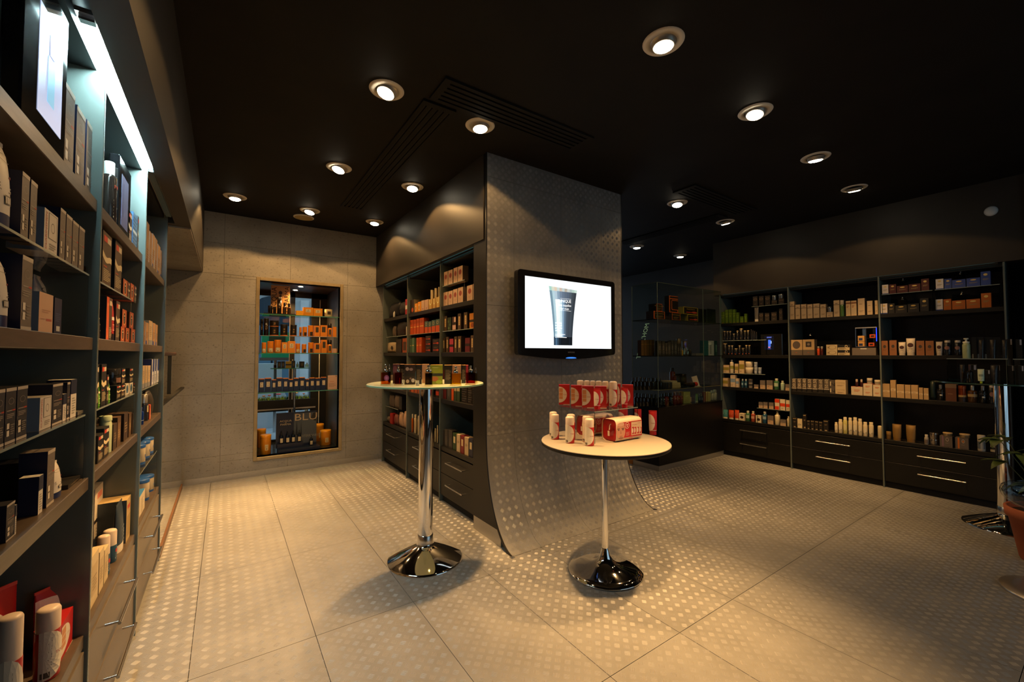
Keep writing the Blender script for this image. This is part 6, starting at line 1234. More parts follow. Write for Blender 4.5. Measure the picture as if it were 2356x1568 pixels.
row('L',-0.335,'lower riser of nearest left bay',[('cmd',1147,1100.6,41,37,105,0),('cmd',1195,1100.6,46,41,105,0),('cmd',1249,1100.6,51,46,105,0),('cmw',1384,1100.6,74,55,73,0),('cmd',1463,1100.6,72,55,97,0),('cml',1519,1100.6,27,30,68,0),('cmd',1548,1100.6,24,30,96,0),('cml',1593,1100.6,50,45,101,0),('slv',1675,1100.6,78,55,9,0)])
row('L',-0.335,'third shelf of nearest left bay',[('cmd',1212,915.6,37,50,69,0),('cml',1237,915.6,7,20,58,0),('cmd',1482,915.6,55,49,101,40),('cmd',1674,915.6,159,90,72,120),('cml',1370,915.6,26,30,84,0),('cmb',1433,915.6,50,45,129,0),('cmt',1506,915.6,77,35,81,0),('cmd',1808,915.6,77,40,64,65),('blk',1627,915.6,113,100,11,0)])
row('L',-0.335,'bottom shelf of nearest left bay',[('rtb',1601,470.6,117,40,197,130,-40),('rtb',1765,470.6,143,40,131,130,-40),('rtb',1896,470.6,178,40,87,110,-40),('rtb',1706,470.6,134,40,151,20,-40),('rcn',1270,470.6,38,38,272,0,-40),('rcn',1511,470.6,46,46,171,0,-40),('rbx',1628,470.6,99,50,94,5)])
row('L',-0.335,'top shelf of middle left bay',[('dkb',2044,1722.6,45,45,238,0),('fr2',2185,1722.6,224,30,285,0),('nkb',2304,1722.6,72,55,133,0),('nku',2411,1722.6,100,55,153,0),('nkb',2506,1722.6,65,55,166,0)])
row('L',-0.335,'upper riser of middle left bay',[('nkb',1921,1495.6,126,55,178,0),('nkb',2100,1495.6,117,55,186,0),('ora',2236,1495.6,84,55,69,0),('nkb',2311,1495.6,44,40,70,0),('ora',2383,1495.6,77,55,73,0),('nkb',2460,1495.6,51,46,74,0),('bkp',2781,1495.6,30,30,211,75)])
row('L',-0.335,'second shelf of middle left bay',[('bkt',1852,1317.6,60,35,104,0),('orc',1977,1317.6,83,55,147,0),('red',2051,1317.6,48,20,146,0),('nkb',2117,1317.6,66,55,148,0),('ora',2211,1317.6,73,55,58,0),('ora',2307,1317.6,81,55,58,0),('ora',2433,1317.6,91,55,60,0),('ora',2236,1376.2,84,55,69,0),('ora',2387,1378.5,87,55,68,0)])
row('L',-0.335,'lower riser of middle left bay',[('nkd',1841,1100.6,37,33,136,0),('grt',1877,1100.6,27,20,83,0),('nkd',1928,1100.6,66,55,135,0),('grt',2020,1100.6,32,20,84,0),('nkd',1986,1100.6,31,30,97,0),('nkd',2169,1100.6,70,55,50,0),('nkd',2252,1100.6,76,55,48,0),('nkw',2337,1100.6,73,55,46,0),('nkw',2425,1100.6,80,55,45,0),('nkd',2503,1100.6,53,48,41,0),('clb',2194,1150.9,60,60,62,0),('nkd',2252,1149.3,68,55,63,0),('nkd',2420,1146.4,80,55,63,0)])
row('L',-0.335,'third shelf of middle left bay',[('nkd',1909,915.6,70,55,90,0),('nkd',1989,915.6,77,55,102,0),('sjr',2420,915.6,85,85,92,70),('plg',2072,915.6,35,35,132,0),('kbr',2128,915.6,59,53,95,0),('kbg',2197,915.6,64,55,112,0),('kbr',2332,915.6,82,55,112,0),('kbg',2424,915.6,59,53,101,0),('kbr',2508,915.6,64,55,92,0)])
row('L',-0.335,'bottom shelf of middle left bay',[('bei',1883,470.6,96,40,159,0),('bei',1975,470.6,62,40,137,0),('bei',2045,470.6,61,40,117,0),('wbt',2368,470.6,35,35,229,100),('wbk',2421,470.6,134,35,252,90),('wbt',2542,470.6,35,35,254,90),('rol',2102,470.6,36,36,143,0),('rol',2220,470.6,42,42,124,0),('rol',2541,470.6,50,50,97,60),('nvt',2335,470.6,110,30,187,0),('bei',2874,470.6,161,50,104,120),('bnv',2446,470.6,91,90,179,0),('gnb',2530,470.6,40,40,199,0)])
row('L',-0.335,'top shelf of farthest left bay',[('bkw',2766,1722.6,80,55,208,0),('bkw',2870,1722.6,87,55,184,0),('bkn',2970,1722.6,78,55,196,0),('bkw',3072,1722.6,84,55,196,0),('bkn',3192,1722.6,110,55,185,0),('bkn',3332,1722.6,121,55,176,0)])
row('L',-0.335,'second shelf of farthest left bay',[('bkw',2726,1317.6,78,55,115,0),('bkn',2823,1317.6,84,55,112,0),('bgy',2942,1317.6,123,55,129,0),('bkn',3073,1317.6,101,55,125,0),('bkn',3180,1317.6,72,55,122,0),('bbk',3566,1317.6,278,60,292,75)])
row('L',-0.335,'lower riser of farthest left bay',[('bgy',2745,1100.6,79,55,111,0),('bgy',2834,1100.6,70,55,109,0),('bgy',2931,1100.6,91,55,107,0),('blw',3066,1100.6,83,55,140,0),('blw',3162,1100.6,71,55,139,0),('blw',3266,1100.6,96,55,138,0)])
row('L',-0.335,'third shelf of farthest left bay',[('blb',2792,898.6,45,45,104,0),('svb',2939,898.6,45,45,158,0),('ogs',3005,898.6,47,30,94,0),('cas',3118,898.6,157,60,165,0),('sjr',3392,898.6,60,60,96,0)])
row('L',-0.335,'low glass shelf of farthest left bay',[('tub',2877,702.6,82,82,100,0),('tub',3035,702.6,82,82,91,0),('tub',3175,702.6,82,82,87,0)])
row('L',-0.335,'bottom shelf of farthest left bay',[('tbx',2812,470.6,167,50,100,0),('tub',3052,470.6,82,82,114,0),('tub',3231,470.6,82,82,93,0)])
row('R',1.575,'top shelf of far middle bay',[('bgn',4778,1686.6,369,90,173,0),('con',4666,1686.6,23,23,67,-12),('bgb',4440,1686.6,218,90,153,0),('rdb',4285,1686.6,63,55,165,0)])
row('R',1.575,'riser of far middle bay',[('cst',4708,1467.6,89,50,120,0),('bgr',4494,1467.6,306,80,151,0),('wbt',4284,1467.6,12,12,92,0)])
row('R',1.575,'second shelf of far middle bay',[('cl1',4809,1284.6,326,60,121,0),('dbx',4511,1284.6,181,80,148,0),('obr',4327,1284.6,130,60,152,0)])
row('R',1.575,'top shelf of centre middle bay',[('pen',4134,1686.6,133,60,140,0),('yel',4008,1686.6,68,55,91,0),('yel',3922,1686.6,77,55,100,0),('pnk',3833,1686.6,75,55,104,0),('pnk',3743,1686.6,82,55,102,0),('gri',3650,1686.6,79,55,96,0),('gri',3566,1686.6,67,55,95,0),('gri',3485,1686.6,74,55,98,0),('cdl',3643,1783.6,31,31,85,0),('cdl',3554,1782.5,30,30,91,0),('cdl',3471,1785.4,14,14,88,0)])
row('R',1.575,'riser of centre middle bay',[('oge',4131,1467.6,84,55,151,0),('oge',4041,1467.6,69,55,150,0),('oge',3960,1467.6,67,55,153,0),('oge',3860,1467.6,108,55,154,0),('otl',3746,1467.6,72,55,113,0),('otl',3664,1467.6,69,55,108,0),('otl',3579,1467.6,77,55,114,0),('otl',3489,1467.6,83,55,116,0)])
row('R',1.575,'second shelf of centre middle bay',[('gbx',4148,1284.6,48,43,142,0),('gbx',4081,1284.6,58,53,148,0),('oge',3964,1284.6,56,50,145,0),('oge',3891,1284.6,65,55,147,0),('hbr',3699,1284.6,122,55,62,0),('hbr',3699,1347.6,122,55,48,0),('hbr',3699,1396.4,122,55,45,0),('hbr',3521,1284.6,151,55,63,0),('hbr',3521,1348.7,151,55,58,0)])
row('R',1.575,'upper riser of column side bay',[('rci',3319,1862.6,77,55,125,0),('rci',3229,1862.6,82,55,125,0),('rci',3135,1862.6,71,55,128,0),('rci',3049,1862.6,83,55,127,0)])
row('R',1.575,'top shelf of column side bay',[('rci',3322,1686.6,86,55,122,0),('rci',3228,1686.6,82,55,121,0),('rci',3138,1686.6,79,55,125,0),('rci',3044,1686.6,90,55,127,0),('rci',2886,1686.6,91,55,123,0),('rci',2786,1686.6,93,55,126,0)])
row('R',1.575,'riser of column side bay',[('apx',3325,1467.6,60,54,131,0),('flg',3248,1467.6,74,55,114,0),('flp',3157,1467.6,71,55,115,0),('apx',3062,1467.6,53,47,133,0),('apx',2953,1467.6,57,51,135,0),('flo',2850,1467.6,75,55,119,0),('flp',2755,1467.6,32,30,118,0)])
row('R',1.575,'second shelf of column side bay',[('apx',3355,1284.6,52,46,125,0),('apx',3285,1284.6,50,45,131,0),('flk',3206,1284.6,73,55,113,0),('apx',3128,1284.6,46,42,129,0),('apx',3058,1284.6,60,54,130,0),('flr',2920,1284.6,78,55,112,0),('apx',2843,1284.6,47,42,129,0),('apx',2778,1284.6,52,47,130,0)])
row('R',1.575,'third shelf of far middle bay',[('cst',4810,880.6,248,60,146,0),('wgr',4570,880.6,85,40,233,0),('amb',4484,880.6,31,31,130,0),('dbx',4323,880.6,103,50,222,0)])
row('R',1.575,'low riser of far middle bay',[('cst',4783,665.6,168,50,132,0),('cst',4596,665.6,172,60,143,0),('bbk',4440,665.6,81,50,141,0)])
row('R',1.575,'bottom shelf of far middle bay',[('cst',4865,473.6,125,40,65,0),('rbk',4741,473.6,90,50,115,0),('prd',4615,473.6,129,50,120,0),('pwh',4459,473.6,122,50,162,0),('pwh',4318,473.6,103,50,187,0)])
row('R',1.575,'third shelf of centre middle bay',[('bbl',4185,880.6,79,55,199,0),('bbl',4090,880.6,83,55,207,0),('bbl',3996,880.6,80,55,210,0),('bbl',3910,880.6,66,55,209,0),('bbl',3833,880.6,64,55,207,0),('bor',3485,880.6,64,55,177,0)])
row('R',1.575,'bottom shelf of centre middle bay',[('vin',4206,473.6,25,25,180,0),('amb',4108,473.6,21,21,183,0),('wht',4035,473.6,29,29,186,0),('wht',3943,473.6,20,20,185,0),('wht',3876,473.6,20,20,155,0),('wht',3537,473.6,15,15,121,0),('wht',3489,473.6,14,14,155,0)])
row('R',1.575,'third shelf of column side bay',[('flr',3354,880.6,105,60,248,0),('gry',3250,880.6,83,55,225,0),('oge',3180,880.6,39,40,239,0),('wgr',3131,880.6,38,35,233,0),('wgr',3076,880.6,53,48,239,0),('glb',2971,880.6,94,60,239,0),('glb',2880,880.6,69,60,232,0),('glb',2801,880.6,73,60,229,0)])
row('R',1.575,'bottom shelf of column side bay',[('gry',3378,473.6,70,55,134,0),('gry',3299,473.6,67,55,146,0),('gry',3219,473.6,73,55,150,0),('dgn',3141,473.6,62,55,140,0),('crm',3071,473.6,60,54,141,0),('wne',3002,473.6,58,52,141,0),('crm',2932,473.6,63,55,139,0),('nav',2861,473.6,61,55,140,0),('crm',2793,473.6,59,53,138,0)])
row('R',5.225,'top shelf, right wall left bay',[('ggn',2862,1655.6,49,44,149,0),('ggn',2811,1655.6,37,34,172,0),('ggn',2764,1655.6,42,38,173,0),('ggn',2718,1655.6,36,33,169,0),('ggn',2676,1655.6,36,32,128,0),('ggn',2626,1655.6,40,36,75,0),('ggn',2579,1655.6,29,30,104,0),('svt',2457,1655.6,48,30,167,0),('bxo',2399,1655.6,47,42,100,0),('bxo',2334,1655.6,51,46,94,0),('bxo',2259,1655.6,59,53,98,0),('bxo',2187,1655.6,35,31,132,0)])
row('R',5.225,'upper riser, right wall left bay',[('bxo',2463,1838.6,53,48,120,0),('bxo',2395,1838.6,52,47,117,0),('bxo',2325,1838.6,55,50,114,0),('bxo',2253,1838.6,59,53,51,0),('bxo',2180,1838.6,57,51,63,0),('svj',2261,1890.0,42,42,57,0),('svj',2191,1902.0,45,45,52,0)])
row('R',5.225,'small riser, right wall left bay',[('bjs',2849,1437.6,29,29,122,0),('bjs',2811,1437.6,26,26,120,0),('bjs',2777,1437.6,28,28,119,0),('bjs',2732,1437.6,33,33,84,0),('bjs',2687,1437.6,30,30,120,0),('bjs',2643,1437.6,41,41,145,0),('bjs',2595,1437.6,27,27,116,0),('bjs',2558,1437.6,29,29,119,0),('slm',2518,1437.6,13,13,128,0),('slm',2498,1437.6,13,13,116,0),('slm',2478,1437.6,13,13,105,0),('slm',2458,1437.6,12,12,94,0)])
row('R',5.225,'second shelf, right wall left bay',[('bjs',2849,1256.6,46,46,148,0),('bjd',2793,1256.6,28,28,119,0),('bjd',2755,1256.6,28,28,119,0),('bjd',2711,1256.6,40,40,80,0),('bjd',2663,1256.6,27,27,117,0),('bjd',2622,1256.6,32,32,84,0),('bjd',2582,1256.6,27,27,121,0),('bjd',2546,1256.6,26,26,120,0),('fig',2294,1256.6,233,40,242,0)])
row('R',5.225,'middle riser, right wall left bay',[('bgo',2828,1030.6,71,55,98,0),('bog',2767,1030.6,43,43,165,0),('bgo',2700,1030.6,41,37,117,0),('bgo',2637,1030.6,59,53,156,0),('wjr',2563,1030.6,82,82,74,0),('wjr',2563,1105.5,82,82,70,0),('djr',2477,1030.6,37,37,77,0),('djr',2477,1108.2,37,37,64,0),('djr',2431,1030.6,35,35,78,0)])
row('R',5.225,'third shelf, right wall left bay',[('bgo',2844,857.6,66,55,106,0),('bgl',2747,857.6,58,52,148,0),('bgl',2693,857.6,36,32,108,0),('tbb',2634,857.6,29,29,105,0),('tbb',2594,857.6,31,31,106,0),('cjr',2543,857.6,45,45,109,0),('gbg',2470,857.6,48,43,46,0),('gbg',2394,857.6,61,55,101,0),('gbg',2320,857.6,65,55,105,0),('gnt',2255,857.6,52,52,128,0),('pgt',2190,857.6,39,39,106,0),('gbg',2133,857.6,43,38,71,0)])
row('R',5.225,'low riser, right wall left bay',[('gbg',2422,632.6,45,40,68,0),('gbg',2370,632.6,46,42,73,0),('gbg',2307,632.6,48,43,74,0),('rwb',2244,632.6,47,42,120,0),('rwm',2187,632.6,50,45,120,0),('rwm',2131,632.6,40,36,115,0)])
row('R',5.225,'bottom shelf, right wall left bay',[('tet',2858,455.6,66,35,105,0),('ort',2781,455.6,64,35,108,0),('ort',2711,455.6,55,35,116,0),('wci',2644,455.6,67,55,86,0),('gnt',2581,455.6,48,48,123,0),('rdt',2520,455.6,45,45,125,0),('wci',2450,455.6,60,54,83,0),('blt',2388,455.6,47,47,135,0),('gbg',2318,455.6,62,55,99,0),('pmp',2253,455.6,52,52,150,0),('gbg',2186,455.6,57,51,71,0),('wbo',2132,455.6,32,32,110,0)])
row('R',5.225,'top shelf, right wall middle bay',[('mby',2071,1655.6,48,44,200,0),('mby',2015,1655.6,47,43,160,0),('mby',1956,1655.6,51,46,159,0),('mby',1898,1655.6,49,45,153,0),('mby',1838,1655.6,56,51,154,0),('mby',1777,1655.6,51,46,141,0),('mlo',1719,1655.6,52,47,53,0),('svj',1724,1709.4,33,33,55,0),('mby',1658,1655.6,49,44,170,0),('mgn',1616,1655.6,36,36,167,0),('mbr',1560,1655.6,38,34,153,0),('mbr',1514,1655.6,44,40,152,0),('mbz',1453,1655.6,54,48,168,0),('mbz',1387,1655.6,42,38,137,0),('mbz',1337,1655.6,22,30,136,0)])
row('R',5.225,'second shelf, right wall middle bay',[('ebx',2035,1256.6,114,70,169,0),('ebs',1918,1256.6,109,70,170,0),('gsb',1905,1427.6,68,40,60,0),('orb',1831,1256.6,23,23,94,0),('dbo',1800,1256.6,23,23,93,0),('scr',1709,1256.6,95,70,53,0),('zeb',1606,1256.6,99,70,52,0),('scr',1708,1310.2,95,70,56,0),('zeb',1606,1309.3,99,70,54,0),('scs',1443,1256.6,188,90,74,0)])
row('R',5.225,'third shelf, right wall middle bay',[('nbk',2069,857.6,48,43,26,0),('nbk',2016,857.6,45,41,30,0),('nbk',1967,857.6,42,38,28,0),('nbk',1919,857.6,44,39,32,0),('nbk',1868,857.6,47,42,31,0),('nbk',1816,857.6,46,41,34,0),('nbk',1763,857.6,49,44,33,0),('n23',2068,884.5,48,43,110,0),('n34',2015,888.1,45,41,109,0),('n34',1966,886.7,42,38,113,0),('n45',1917,890.0,44,39,107,0),('n45',1867,888.8,47,42,111,0),('n56',1815,892.4,46,41,105,0),('n56',1762,891.5,49,44,109,0),('nnn',1712,857.6,42,38,64,0),('nnn',1712,922.2,42,38,74,0),('hom',1641,857.6,89,60,69,0),('hom',1641,926.9,89,60,73,0),('wrt',1506,857.6,91,60,84,0),('drp',1508,942.2,24,24,74,0),('drp',1470,942.2,22,22,74,0),('wrt',1420,857.6,70,60,57,0),('wrt',1419,915.6,70,60,61,0),('wrt',1349,857.6,59,60,54,0),('wrt',1348,912.2,59,60,56,0),('wjo',1408,977.2,41,41,53,0),('wjo',1347,968.6,47,47,47,0)])
row('R',5.225,'bottom shelf, right wall middle bay',[('kkb',2068,455.6,40,36,105,0),('kkw',2018,455.6,45,41,102,0),('kkb',1971,455.6,32,30,155,0),('kkb',1935,455.6,29,30,93,0),('kkb',1898,455.6,33,30,96,0),('kkb',1860,455.6,33,30,96,0),('kkb',1822,455.6,32,30,94,0),('kkb',1776,455.6,45,41,114,0),('flb',1689,455.6,26,26,106,0),('flb',1653,455.6,34,34,141,0),('fly',1613,455.6,34,34,167,0),('flb',1571,455.6,32,32,167,0),('flb',1531,455.6,35,35,175,0),('flb',1491,455.6,33,33,167,0),('flb',1451,455.6,35,35,139,0),('flb',1405,455.6,37,37,143,0),('tal',1338,455.6,36,36,118,0)])
row('R',5.225,'left upper riser, right end bay',[('asw',1267,1842.6,46,42,92,0),('asr',1213,1842.6,49,44,89,0),('asr',1144,1842.6,77,60,67,0),('asr',1060,1842.6,79,60,72,0),('asr',989,1842.6,51,46,109,0),('apr',1142,1910.3,44,40,70,0)])
row('R',5.225,'right upper riser, right end bay',[('asw',896,1842.6,48,43,93,0),('asb',844,1842.6,45,41,87,0),('asb',778,1842.6,80,60,70,0),('asb',693,1842.6,78,60,72,0),('asb',623,1842.6,54,48,116,0),('apb',769,1913.1,51,40,71,0)])
row('R',5.225,'top shelf, right end bay',[('asw',1279,1655.6,48,43,98,0),('ask',1226,1655.6,46,41,95,0),('ask',1157,1655.6,81,60,72,0),('ask',1072,1655.6,76,60,77,0),('ask',998,1655.6,56,50,119,0),('apc',1148,1727.8,58,40,78,0),('asw',903,1655.6,46,42,99,0),('aso',851,1655.6,47,42,95,0),('aso',783,1655.6,79,60,77,0),('aso',698,1655.6,79,60,79,0),('aso',624,1655.6,55,49,121,0),('apo',765,1732.9,55,40,72,0)])
row('R',5.225,'second shelf, right end bay',[('brn',1283,1256.6,48,43,139,0),('brn',1222,1256.6,52,47,142,0),('jwt',1161,1256.6,50,35,120,0),('jwt',1101,1256.6,62,45,153,0),('brn',1033,1256.6,53,48,133,0),('brn',972,1256.6,53,48,131,0),('jwt',913,1256.6,42,35,118,0),('jdj',863,1256.6,51,51,132,0),('jdj',800,1256.6,48,48,131,0)])
row('R',5.225,'third shelf, right end bay',[('lbx',1279,857.6,50,45,125,0),('lbx',1229,857.6,38,34,163,0),('lbx',1178,857.6,52,47,125,0),('lbx',1127,857.6,38,34,124,0),('lbx',1080,857.6,46,41,125,0),('lbx',1038,857.6,26,30,104,0),('lbx',1004,857.6,31,30,102,0),('dgg',962,857.6,38,50,171,0),('dkt',914,857.6,45,45,138,0),('lid',847,857.6,66,80,147,0),('cop',782,857.6,49,49,138,0),('amr',723,857.6,58,58,142,0),('dkt',663,857.6,46,46,144,0),('jdj',612,857.6,39,39,156,0)])
row('R',5.225,'bottom shelf, right end bay',[('gdj',1274,455.6,36,36,73,0),('gdt',1215,455.6,65,40,146,0),('gdt',1117,455.6,67,40,150,0),('wsm',1013,455.6,29,29,85,0),('tin',967,455.6,57,57,52,0),('tin',967,508.4,57,57,55,0),('gpk',887,455.6,78,70,93,0),('dsh',880,548.8,60,60,30,0),('gor',791,455.6,79,70,93,0),('dsh',777,549.3,63,63,34,0),('ptj',681,455.6,46,46,133,0),('btn',611,455.6,42,42,36,0),('btn',611,492.8,42,42,37,0),('btn',611,530.0,42,42,37,0)])
row('N',5.200,'top glass shelf of window box',[('pan',498,1700.6,186,20,340,150),('ptr',485,1700.6,303,120,12,0),('bkj',393,1712.8,44,50,84,20),('bkj',435,1712.8,32,50,76,20),('bkc',480,1712.8,44,50,185,30),('bks',530,1712.8,38,45,127,20),('bks',574,1712.8,38,45,120,20),('yls',677,1700.6,69,60,55,10),('yla',764,1700.6,99,70,96,0),('yla',865,1700.6,95,70,90,0),('wcd',983,1700.6,84,70,88,0)])
row('N',5.200,'acrylic riser of window box',[('bkc',316,1468.6,29,40,177,20),('bkc',357,1468.6,48,50,186,0),('hatb',433,1468.6,89,90,100,0),('hatb',433,1568.8,89,90,65,0),('hatb',527,1468.6,72,70,126,0),('hatb',620,1468.6,65,60,125,0),('orl',693,1468.6,26,30,104,30),('orl',734,1468.6,48,50,107,0),('orl',795,1468.6,58,50,125,0),('ord',859,1468.6,58,50,124,0),('ord',929,1468.6,72,50,132,0),('oby',997,1468.6,45,45,156,0),('opl',1048,1468.6,39,40,118,0)])
row('N',5.200,'second glass shelf of window box',[('orw',338,1280.6,44,50,112,0),('orw',400,1280.6,60,60,126,0),('orw',469,1280.6,66,60,143,0),('orq',533,1280.6,52,50,118,0),('orq',601,1280.6,73,50,131,0),('orw',666,1280.6,47,50,106,0),('orl',729,1280.6,48,50,100,0),('orl',798,1280.6,55,50,119,0),('ord',866,1280.6,67,50,113,0),('ord',935,1280.6,59,50,151,0),('oby',998,1280.6,51,50,152,0),('pcb',1057,1280.6,49,60,53,0)])
row('N',5.500,'small glass shelf of window box',[('tpa',471,1105.6,29,30,60,0),('tpb',512,1105.6,37,30,78,0),('tpb',552,1105.6,35,30,79,0),('tpo',606,1105.6,60,30,78,0),('tpb',660,1105.6,34,30,84,0),('tpg',702,1105.6,28,30,70,0),('tpb',748,1105.6,54,30,75,0),('tpg',804,1105.6,41,30,62,0)])
row('N',5.200,'third glass shelf of window box',[('bla',322,857.6,53,50,147,0),('bla',382,857.6,57,50,153,0),('bla',437,857.6,42,50,134,0),('bla',489,857.6,55,50,152,0),('bla',548,857.6,51,50,146,0),('bla',601,857.6,45,50,133,0),('bla',653,857.6,50,50,144,0),('bla',712,857.6,55,50,150,0),('bla',766,857.6,39,50,130,0),('bla',816,857.6,52,50,142,0),('bla',875,857.6,54,50,138,0),('bla',936,857.6,55,50,145,0),('prc',1031,857.6,102,12,163,0)])
row('N',5.200,'floor of window box',[('htb',374,188.6,101,115,207,10),('htb',998,188.6,119,115,176,130)])
row('N',5.620,'floor of window box, set back',[('htb',358,188.6,94,115,210,0),('htb',978,188.6,103,115,210,0)])
row('N',2.890,'top shelf of glass case',[('mpo',3967,1657.6,198,100,85,0),('mpo',3967,1743.5,106,100,83,0),('mpo',4277,1657.6,162,100,87,0),('cbx',4262,1745.5,171,60,193,20),('mpy',4609,1657.6,213,100,81,0),('mpy',4566,1738.9,296,100,86,0),('cdk',4820,1657.6,165,100,161,0),('cdk',5013,1657.6,191,100,173,0)])
row('N',2.890,'middle shelf of glass case',[('cgo',3802,1250.6,45,50,171,100),('cgo',3851,1250.6,42,50,175,100),('cgo',3899,1250.6,44,50,175,100),('cgo',3947,1250.6,39,50,177,100),('cgo',3992,1250.6,39,50,178,100),('cgb',3969,1250.6,58,40,165,0),('cgb',4036,1250.6,50,40,164,0),('cgb',4090,1250.6,42,40,143,0),('cgb',4142,1250.6,52,40,161,0),('cgb',4202,1250.6,49,40,173,0),('cgb',4262,1250.6,56,40,174,0),('cgb',4313,1250.6,33,40,137,0),('cgb',4357,1250.6,43,40,138,0),('cyl',4398,1250.6,25,30,80,0),('cbr',4444,1250.6,60,50,202,60),('cbr',4574,1250.6,71,60,174,60),('csr',4449,1250.6,48,40,95,0),('csr',4520,1250.6,41,40,100,0),('cas',4574,1250.6,33,50,76,0),('slv',4743,1250.6,149,60,27,0),('ctl',4945,1250.6,230,50,184,0),('ctx',5104,1250.6,66,50,184,0)])
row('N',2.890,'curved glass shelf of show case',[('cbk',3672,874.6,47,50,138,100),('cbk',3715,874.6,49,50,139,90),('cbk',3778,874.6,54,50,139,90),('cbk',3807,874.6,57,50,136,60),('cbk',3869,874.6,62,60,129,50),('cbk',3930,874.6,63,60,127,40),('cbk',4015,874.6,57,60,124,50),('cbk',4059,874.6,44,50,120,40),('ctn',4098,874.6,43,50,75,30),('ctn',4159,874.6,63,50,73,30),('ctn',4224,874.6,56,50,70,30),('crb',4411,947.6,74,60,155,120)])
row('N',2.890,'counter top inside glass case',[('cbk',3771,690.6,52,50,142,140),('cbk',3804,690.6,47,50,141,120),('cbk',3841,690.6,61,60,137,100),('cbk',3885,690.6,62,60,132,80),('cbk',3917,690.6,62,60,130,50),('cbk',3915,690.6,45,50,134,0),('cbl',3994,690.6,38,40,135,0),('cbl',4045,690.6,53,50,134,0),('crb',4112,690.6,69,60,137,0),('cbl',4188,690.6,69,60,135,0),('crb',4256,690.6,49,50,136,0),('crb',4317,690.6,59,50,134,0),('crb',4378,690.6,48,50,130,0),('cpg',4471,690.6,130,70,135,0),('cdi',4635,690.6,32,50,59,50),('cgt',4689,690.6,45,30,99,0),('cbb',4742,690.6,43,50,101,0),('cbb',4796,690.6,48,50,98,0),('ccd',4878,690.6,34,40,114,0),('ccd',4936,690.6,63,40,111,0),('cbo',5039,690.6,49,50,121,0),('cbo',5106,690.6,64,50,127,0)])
# ------------------------------------------------------------------ products on the tables: style, x, y, z, width, depth, height (mm), turn (deg), label
def place(items, where, group):
    for (s, x, y, z, w, d, h, a, l) in items:
        o = put(s, w / 1000, d / 1000, h / 1000, (x / 1000, y / 1000, z / 1000), math.radians(a)); st = ST[s]
        if 'group' in o: del o['group']
        tag(o, l + where, st['g'], group)
place([('pfa',757,2382,1088.6,57,35,121,-17.6,'amber perfume bottle with pink rosette, leftmost'),
 ('pf2',814,2490,1088.6,21,30,118,-18.1,'dark amber perfume bottle set back behind the rosette bottle'),
 ('pfo',823,2360,1088.6,46,35,117,-19.2,'deep orange perfume bottle, second from left in front'),
 ('pbm',864,2515,1088.6,40,50,119,-19.0,'purple brown perfume box behind the orange bottle'),
 ('pbt',904,2522,1088.6,25,50,117,-19.7,'narrow black printed box left of the black floral box'),
 ('pbf',906,2394,1088.6,63,50,118,-20.7,'black perfume box with pale flower print'),
 ('pbt',961,2393,1088.6,34,50,117,-21.9,'black printed perfume box right of the floral box'),
 ('pbw',1029,2452,1088.6,43,50,117,-22.8,'pale pink perfume box behind the smoky bottle'),
 ('pfs',944,2206,1088.6,46,40,118,-23.2,'smoky grey perfume bottle in front of the green box'),
 ('pbg',1041,2316,1088.6,72,50,116,-24.2,'green and rust art print perfume box'),
 ('pbt',1112,2305,1088.6,45,50,113,-25.8,'black printed box left of the yellow bottle'),
 ('pbw',1185,2336,1088.6,53,50,113,-26.9,'pale pink perfume box behind the yellow bottle'),
 ('pfy',1081,2142,1088.6,65,45,110,-26.8,'yellow perfume bottle'),
 ('pbt',1214,2299,1088.6,25,50,112,-27.8,'black printed box right of the yellow bottle'),
 ('pbr',1261,2341,1088.6,15,50,110,-28.3,'crimson perfume box behind the red brown bottle'),
 ('pfr',1189,2164,1088.6,60,45,112,-28.8,'red brown perfume bottle, rightmost in front'),
 ('pfc',1270,2245,1088.6,20,30,98,-29.5,'clear perfume bottle half hidden behind the red brown one'),
 ('crd',902,2266,1088.6,19,4,30,-21.7,'small white price tag right of the floral box'),
 ('crd',827,2295,1088.6,11,4,36,-19.8,'small white price tag right of the orange bottle')],
 ' on the frosted glass table', 'perfumes on the tall glass table')
place([('rcn',1633,1926,757.6,49,45,150,-40.3,'milky capped red can, front of the left pair'),
 ('rcn',1688,2007,757.6,49,45,150,-40.1,'milky capped red can, back of the left pair'),
 ('rcn',1632,1794,757.6,52,48,152,-42.3,'milky capped red can, front of the middle pair'),
 ('rcn',1702,1862,757.6,51,48,151,-42.4,'milky capped red can, back of the middle pair'),
 ('rcn',1675,1682,757.6,52,48,151,-44.9,'milky capped red can, front of the right pair'),
 ('rcn',1736,1765,757.6,50,48,150,-44.5,'milky capped red can, back of the right pair'),
 ('rtb',2237,1686,757.6,49,35,147,-53.0,'red tube standing alone at the right edge'),
 ('rtb',2176,1873,757.6,60,35,145,-49.3,'red tube behind the front red pouch, nearer its middle'),
 ('rtb',2244,1807,757.6,44,35,143,-51.2,'red tube behind the right end of the front red pouch')],
 ' on the white round table', 'red products on the white round table')
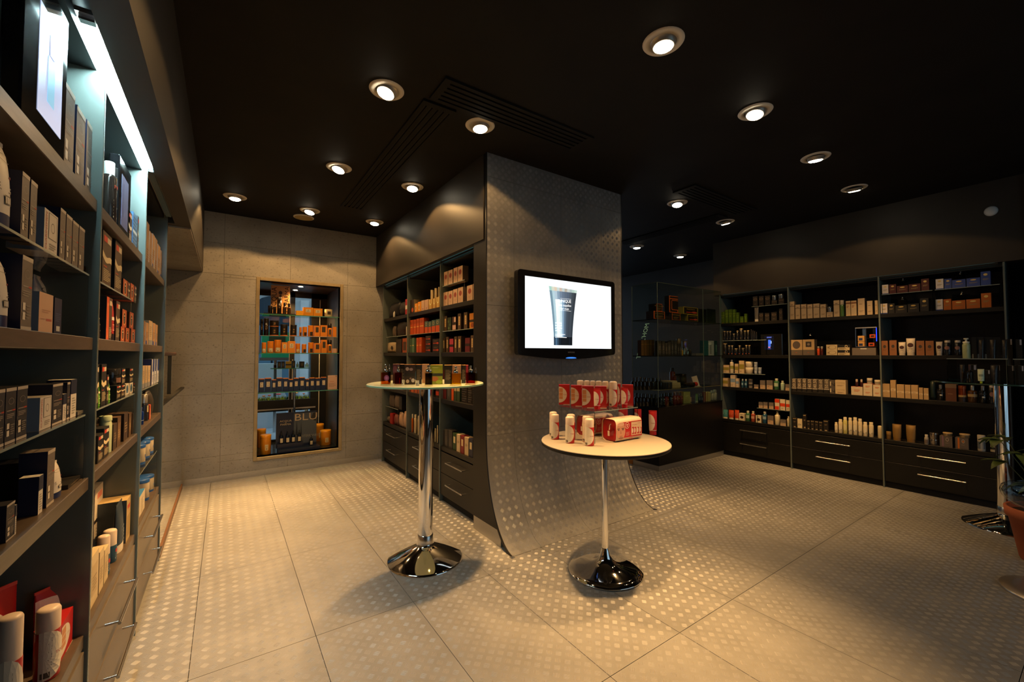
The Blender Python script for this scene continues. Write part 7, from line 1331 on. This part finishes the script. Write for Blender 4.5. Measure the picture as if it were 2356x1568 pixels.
place([('rbx',1819,2052,940.6,70,40,130,-41.6,'red box with peach half circle, first from left'),
 ('rbx',1829,1949,940.6,68,40,131,-43.2,'red box with peach half circle, second from left'),
 ('rbx',1834,1852,940.6,70,40,132,-44.7,'red box with peach half circle, third from left'),
 ('rb2',1885,1795,940.6,69,40,132,-46.4,'red box with white half circle behind the left small tube'),
 ('rtb',1823,1765,940.6,40,25,120,-45.9,'small red tube in front of the fourth red box'),
 ('rcn',1921,2009,940.6,46,46,156,-43.7,'red can with milky cap, first from left in the back row'),
 ('rcn',1940,1968,940.6,38,42,156,-44.6,'red can with milky cap, second from left in the back row'),
 ('rcn',1954,1930,940.6,33,38,156,-45.4,'red can with milky cap, third from left in the back row'),
 ('rcn',1969,1892,940.6,40,40,156,-46.1,'red can with milky cap, fourth from left in the back row'),
 ('rcn',1979,1844,940.6,42,42,156,-47.0,'red can with milky cap, fifth from left in the back row'),
 ('rcn',1987,1787,940.6,50,50,158,-48.0,'red can with milky cap, frontmost at the right of the row'),
 ('rb2',2111,1848,940.6,19,40,133,-48.8,'narrow red box just right of the front can'),
 ('rb2',2091,1762,940.6,68,35,135,-49.9,'red box with white half circle at the right end'),
 ('rtb',2024,1730,940.6,40,22,120,-49.5,'small red tube in front of the right end box')],
 ' on the clear riser', 'red products on the clear riser')
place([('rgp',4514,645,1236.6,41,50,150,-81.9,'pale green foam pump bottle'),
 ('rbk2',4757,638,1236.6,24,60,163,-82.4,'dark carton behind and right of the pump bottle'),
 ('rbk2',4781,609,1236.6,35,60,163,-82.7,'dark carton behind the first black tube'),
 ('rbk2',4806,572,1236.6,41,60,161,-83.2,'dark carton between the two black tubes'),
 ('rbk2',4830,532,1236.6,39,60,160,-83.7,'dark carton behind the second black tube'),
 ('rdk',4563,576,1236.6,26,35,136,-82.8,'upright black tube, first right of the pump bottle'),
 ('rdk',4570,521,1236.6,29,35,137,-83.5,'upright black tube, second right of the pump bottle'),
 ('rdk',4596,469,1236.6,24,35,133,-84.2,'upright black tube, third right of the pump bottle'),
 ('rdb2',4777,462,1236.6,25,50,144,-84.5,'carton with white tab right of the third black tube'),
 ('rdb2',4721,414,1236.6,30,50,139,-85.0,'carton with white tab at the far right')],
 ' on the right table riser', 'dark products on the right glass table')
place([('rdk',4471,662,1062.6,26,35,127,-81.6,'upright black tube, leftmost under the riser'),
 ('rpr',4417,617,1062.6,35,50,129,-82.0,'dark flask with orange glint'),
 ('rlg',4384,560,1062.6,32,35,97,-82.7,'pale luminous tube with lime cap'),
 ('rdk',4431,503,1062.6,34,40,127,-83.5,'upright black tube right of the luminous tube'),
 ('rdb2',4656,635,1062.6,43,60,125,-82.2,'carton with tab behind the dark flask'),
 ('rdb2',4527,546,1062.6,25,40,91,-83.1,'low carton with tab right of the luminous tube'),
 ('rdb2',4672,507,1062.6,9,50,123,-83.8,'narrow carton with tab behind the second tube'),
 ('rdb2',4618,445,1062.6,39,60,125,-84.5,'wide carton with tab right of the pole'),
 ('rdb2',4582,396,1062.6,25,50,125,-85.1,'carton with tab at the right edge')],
 ' on the right table glass', 'dark products on the right glass table')
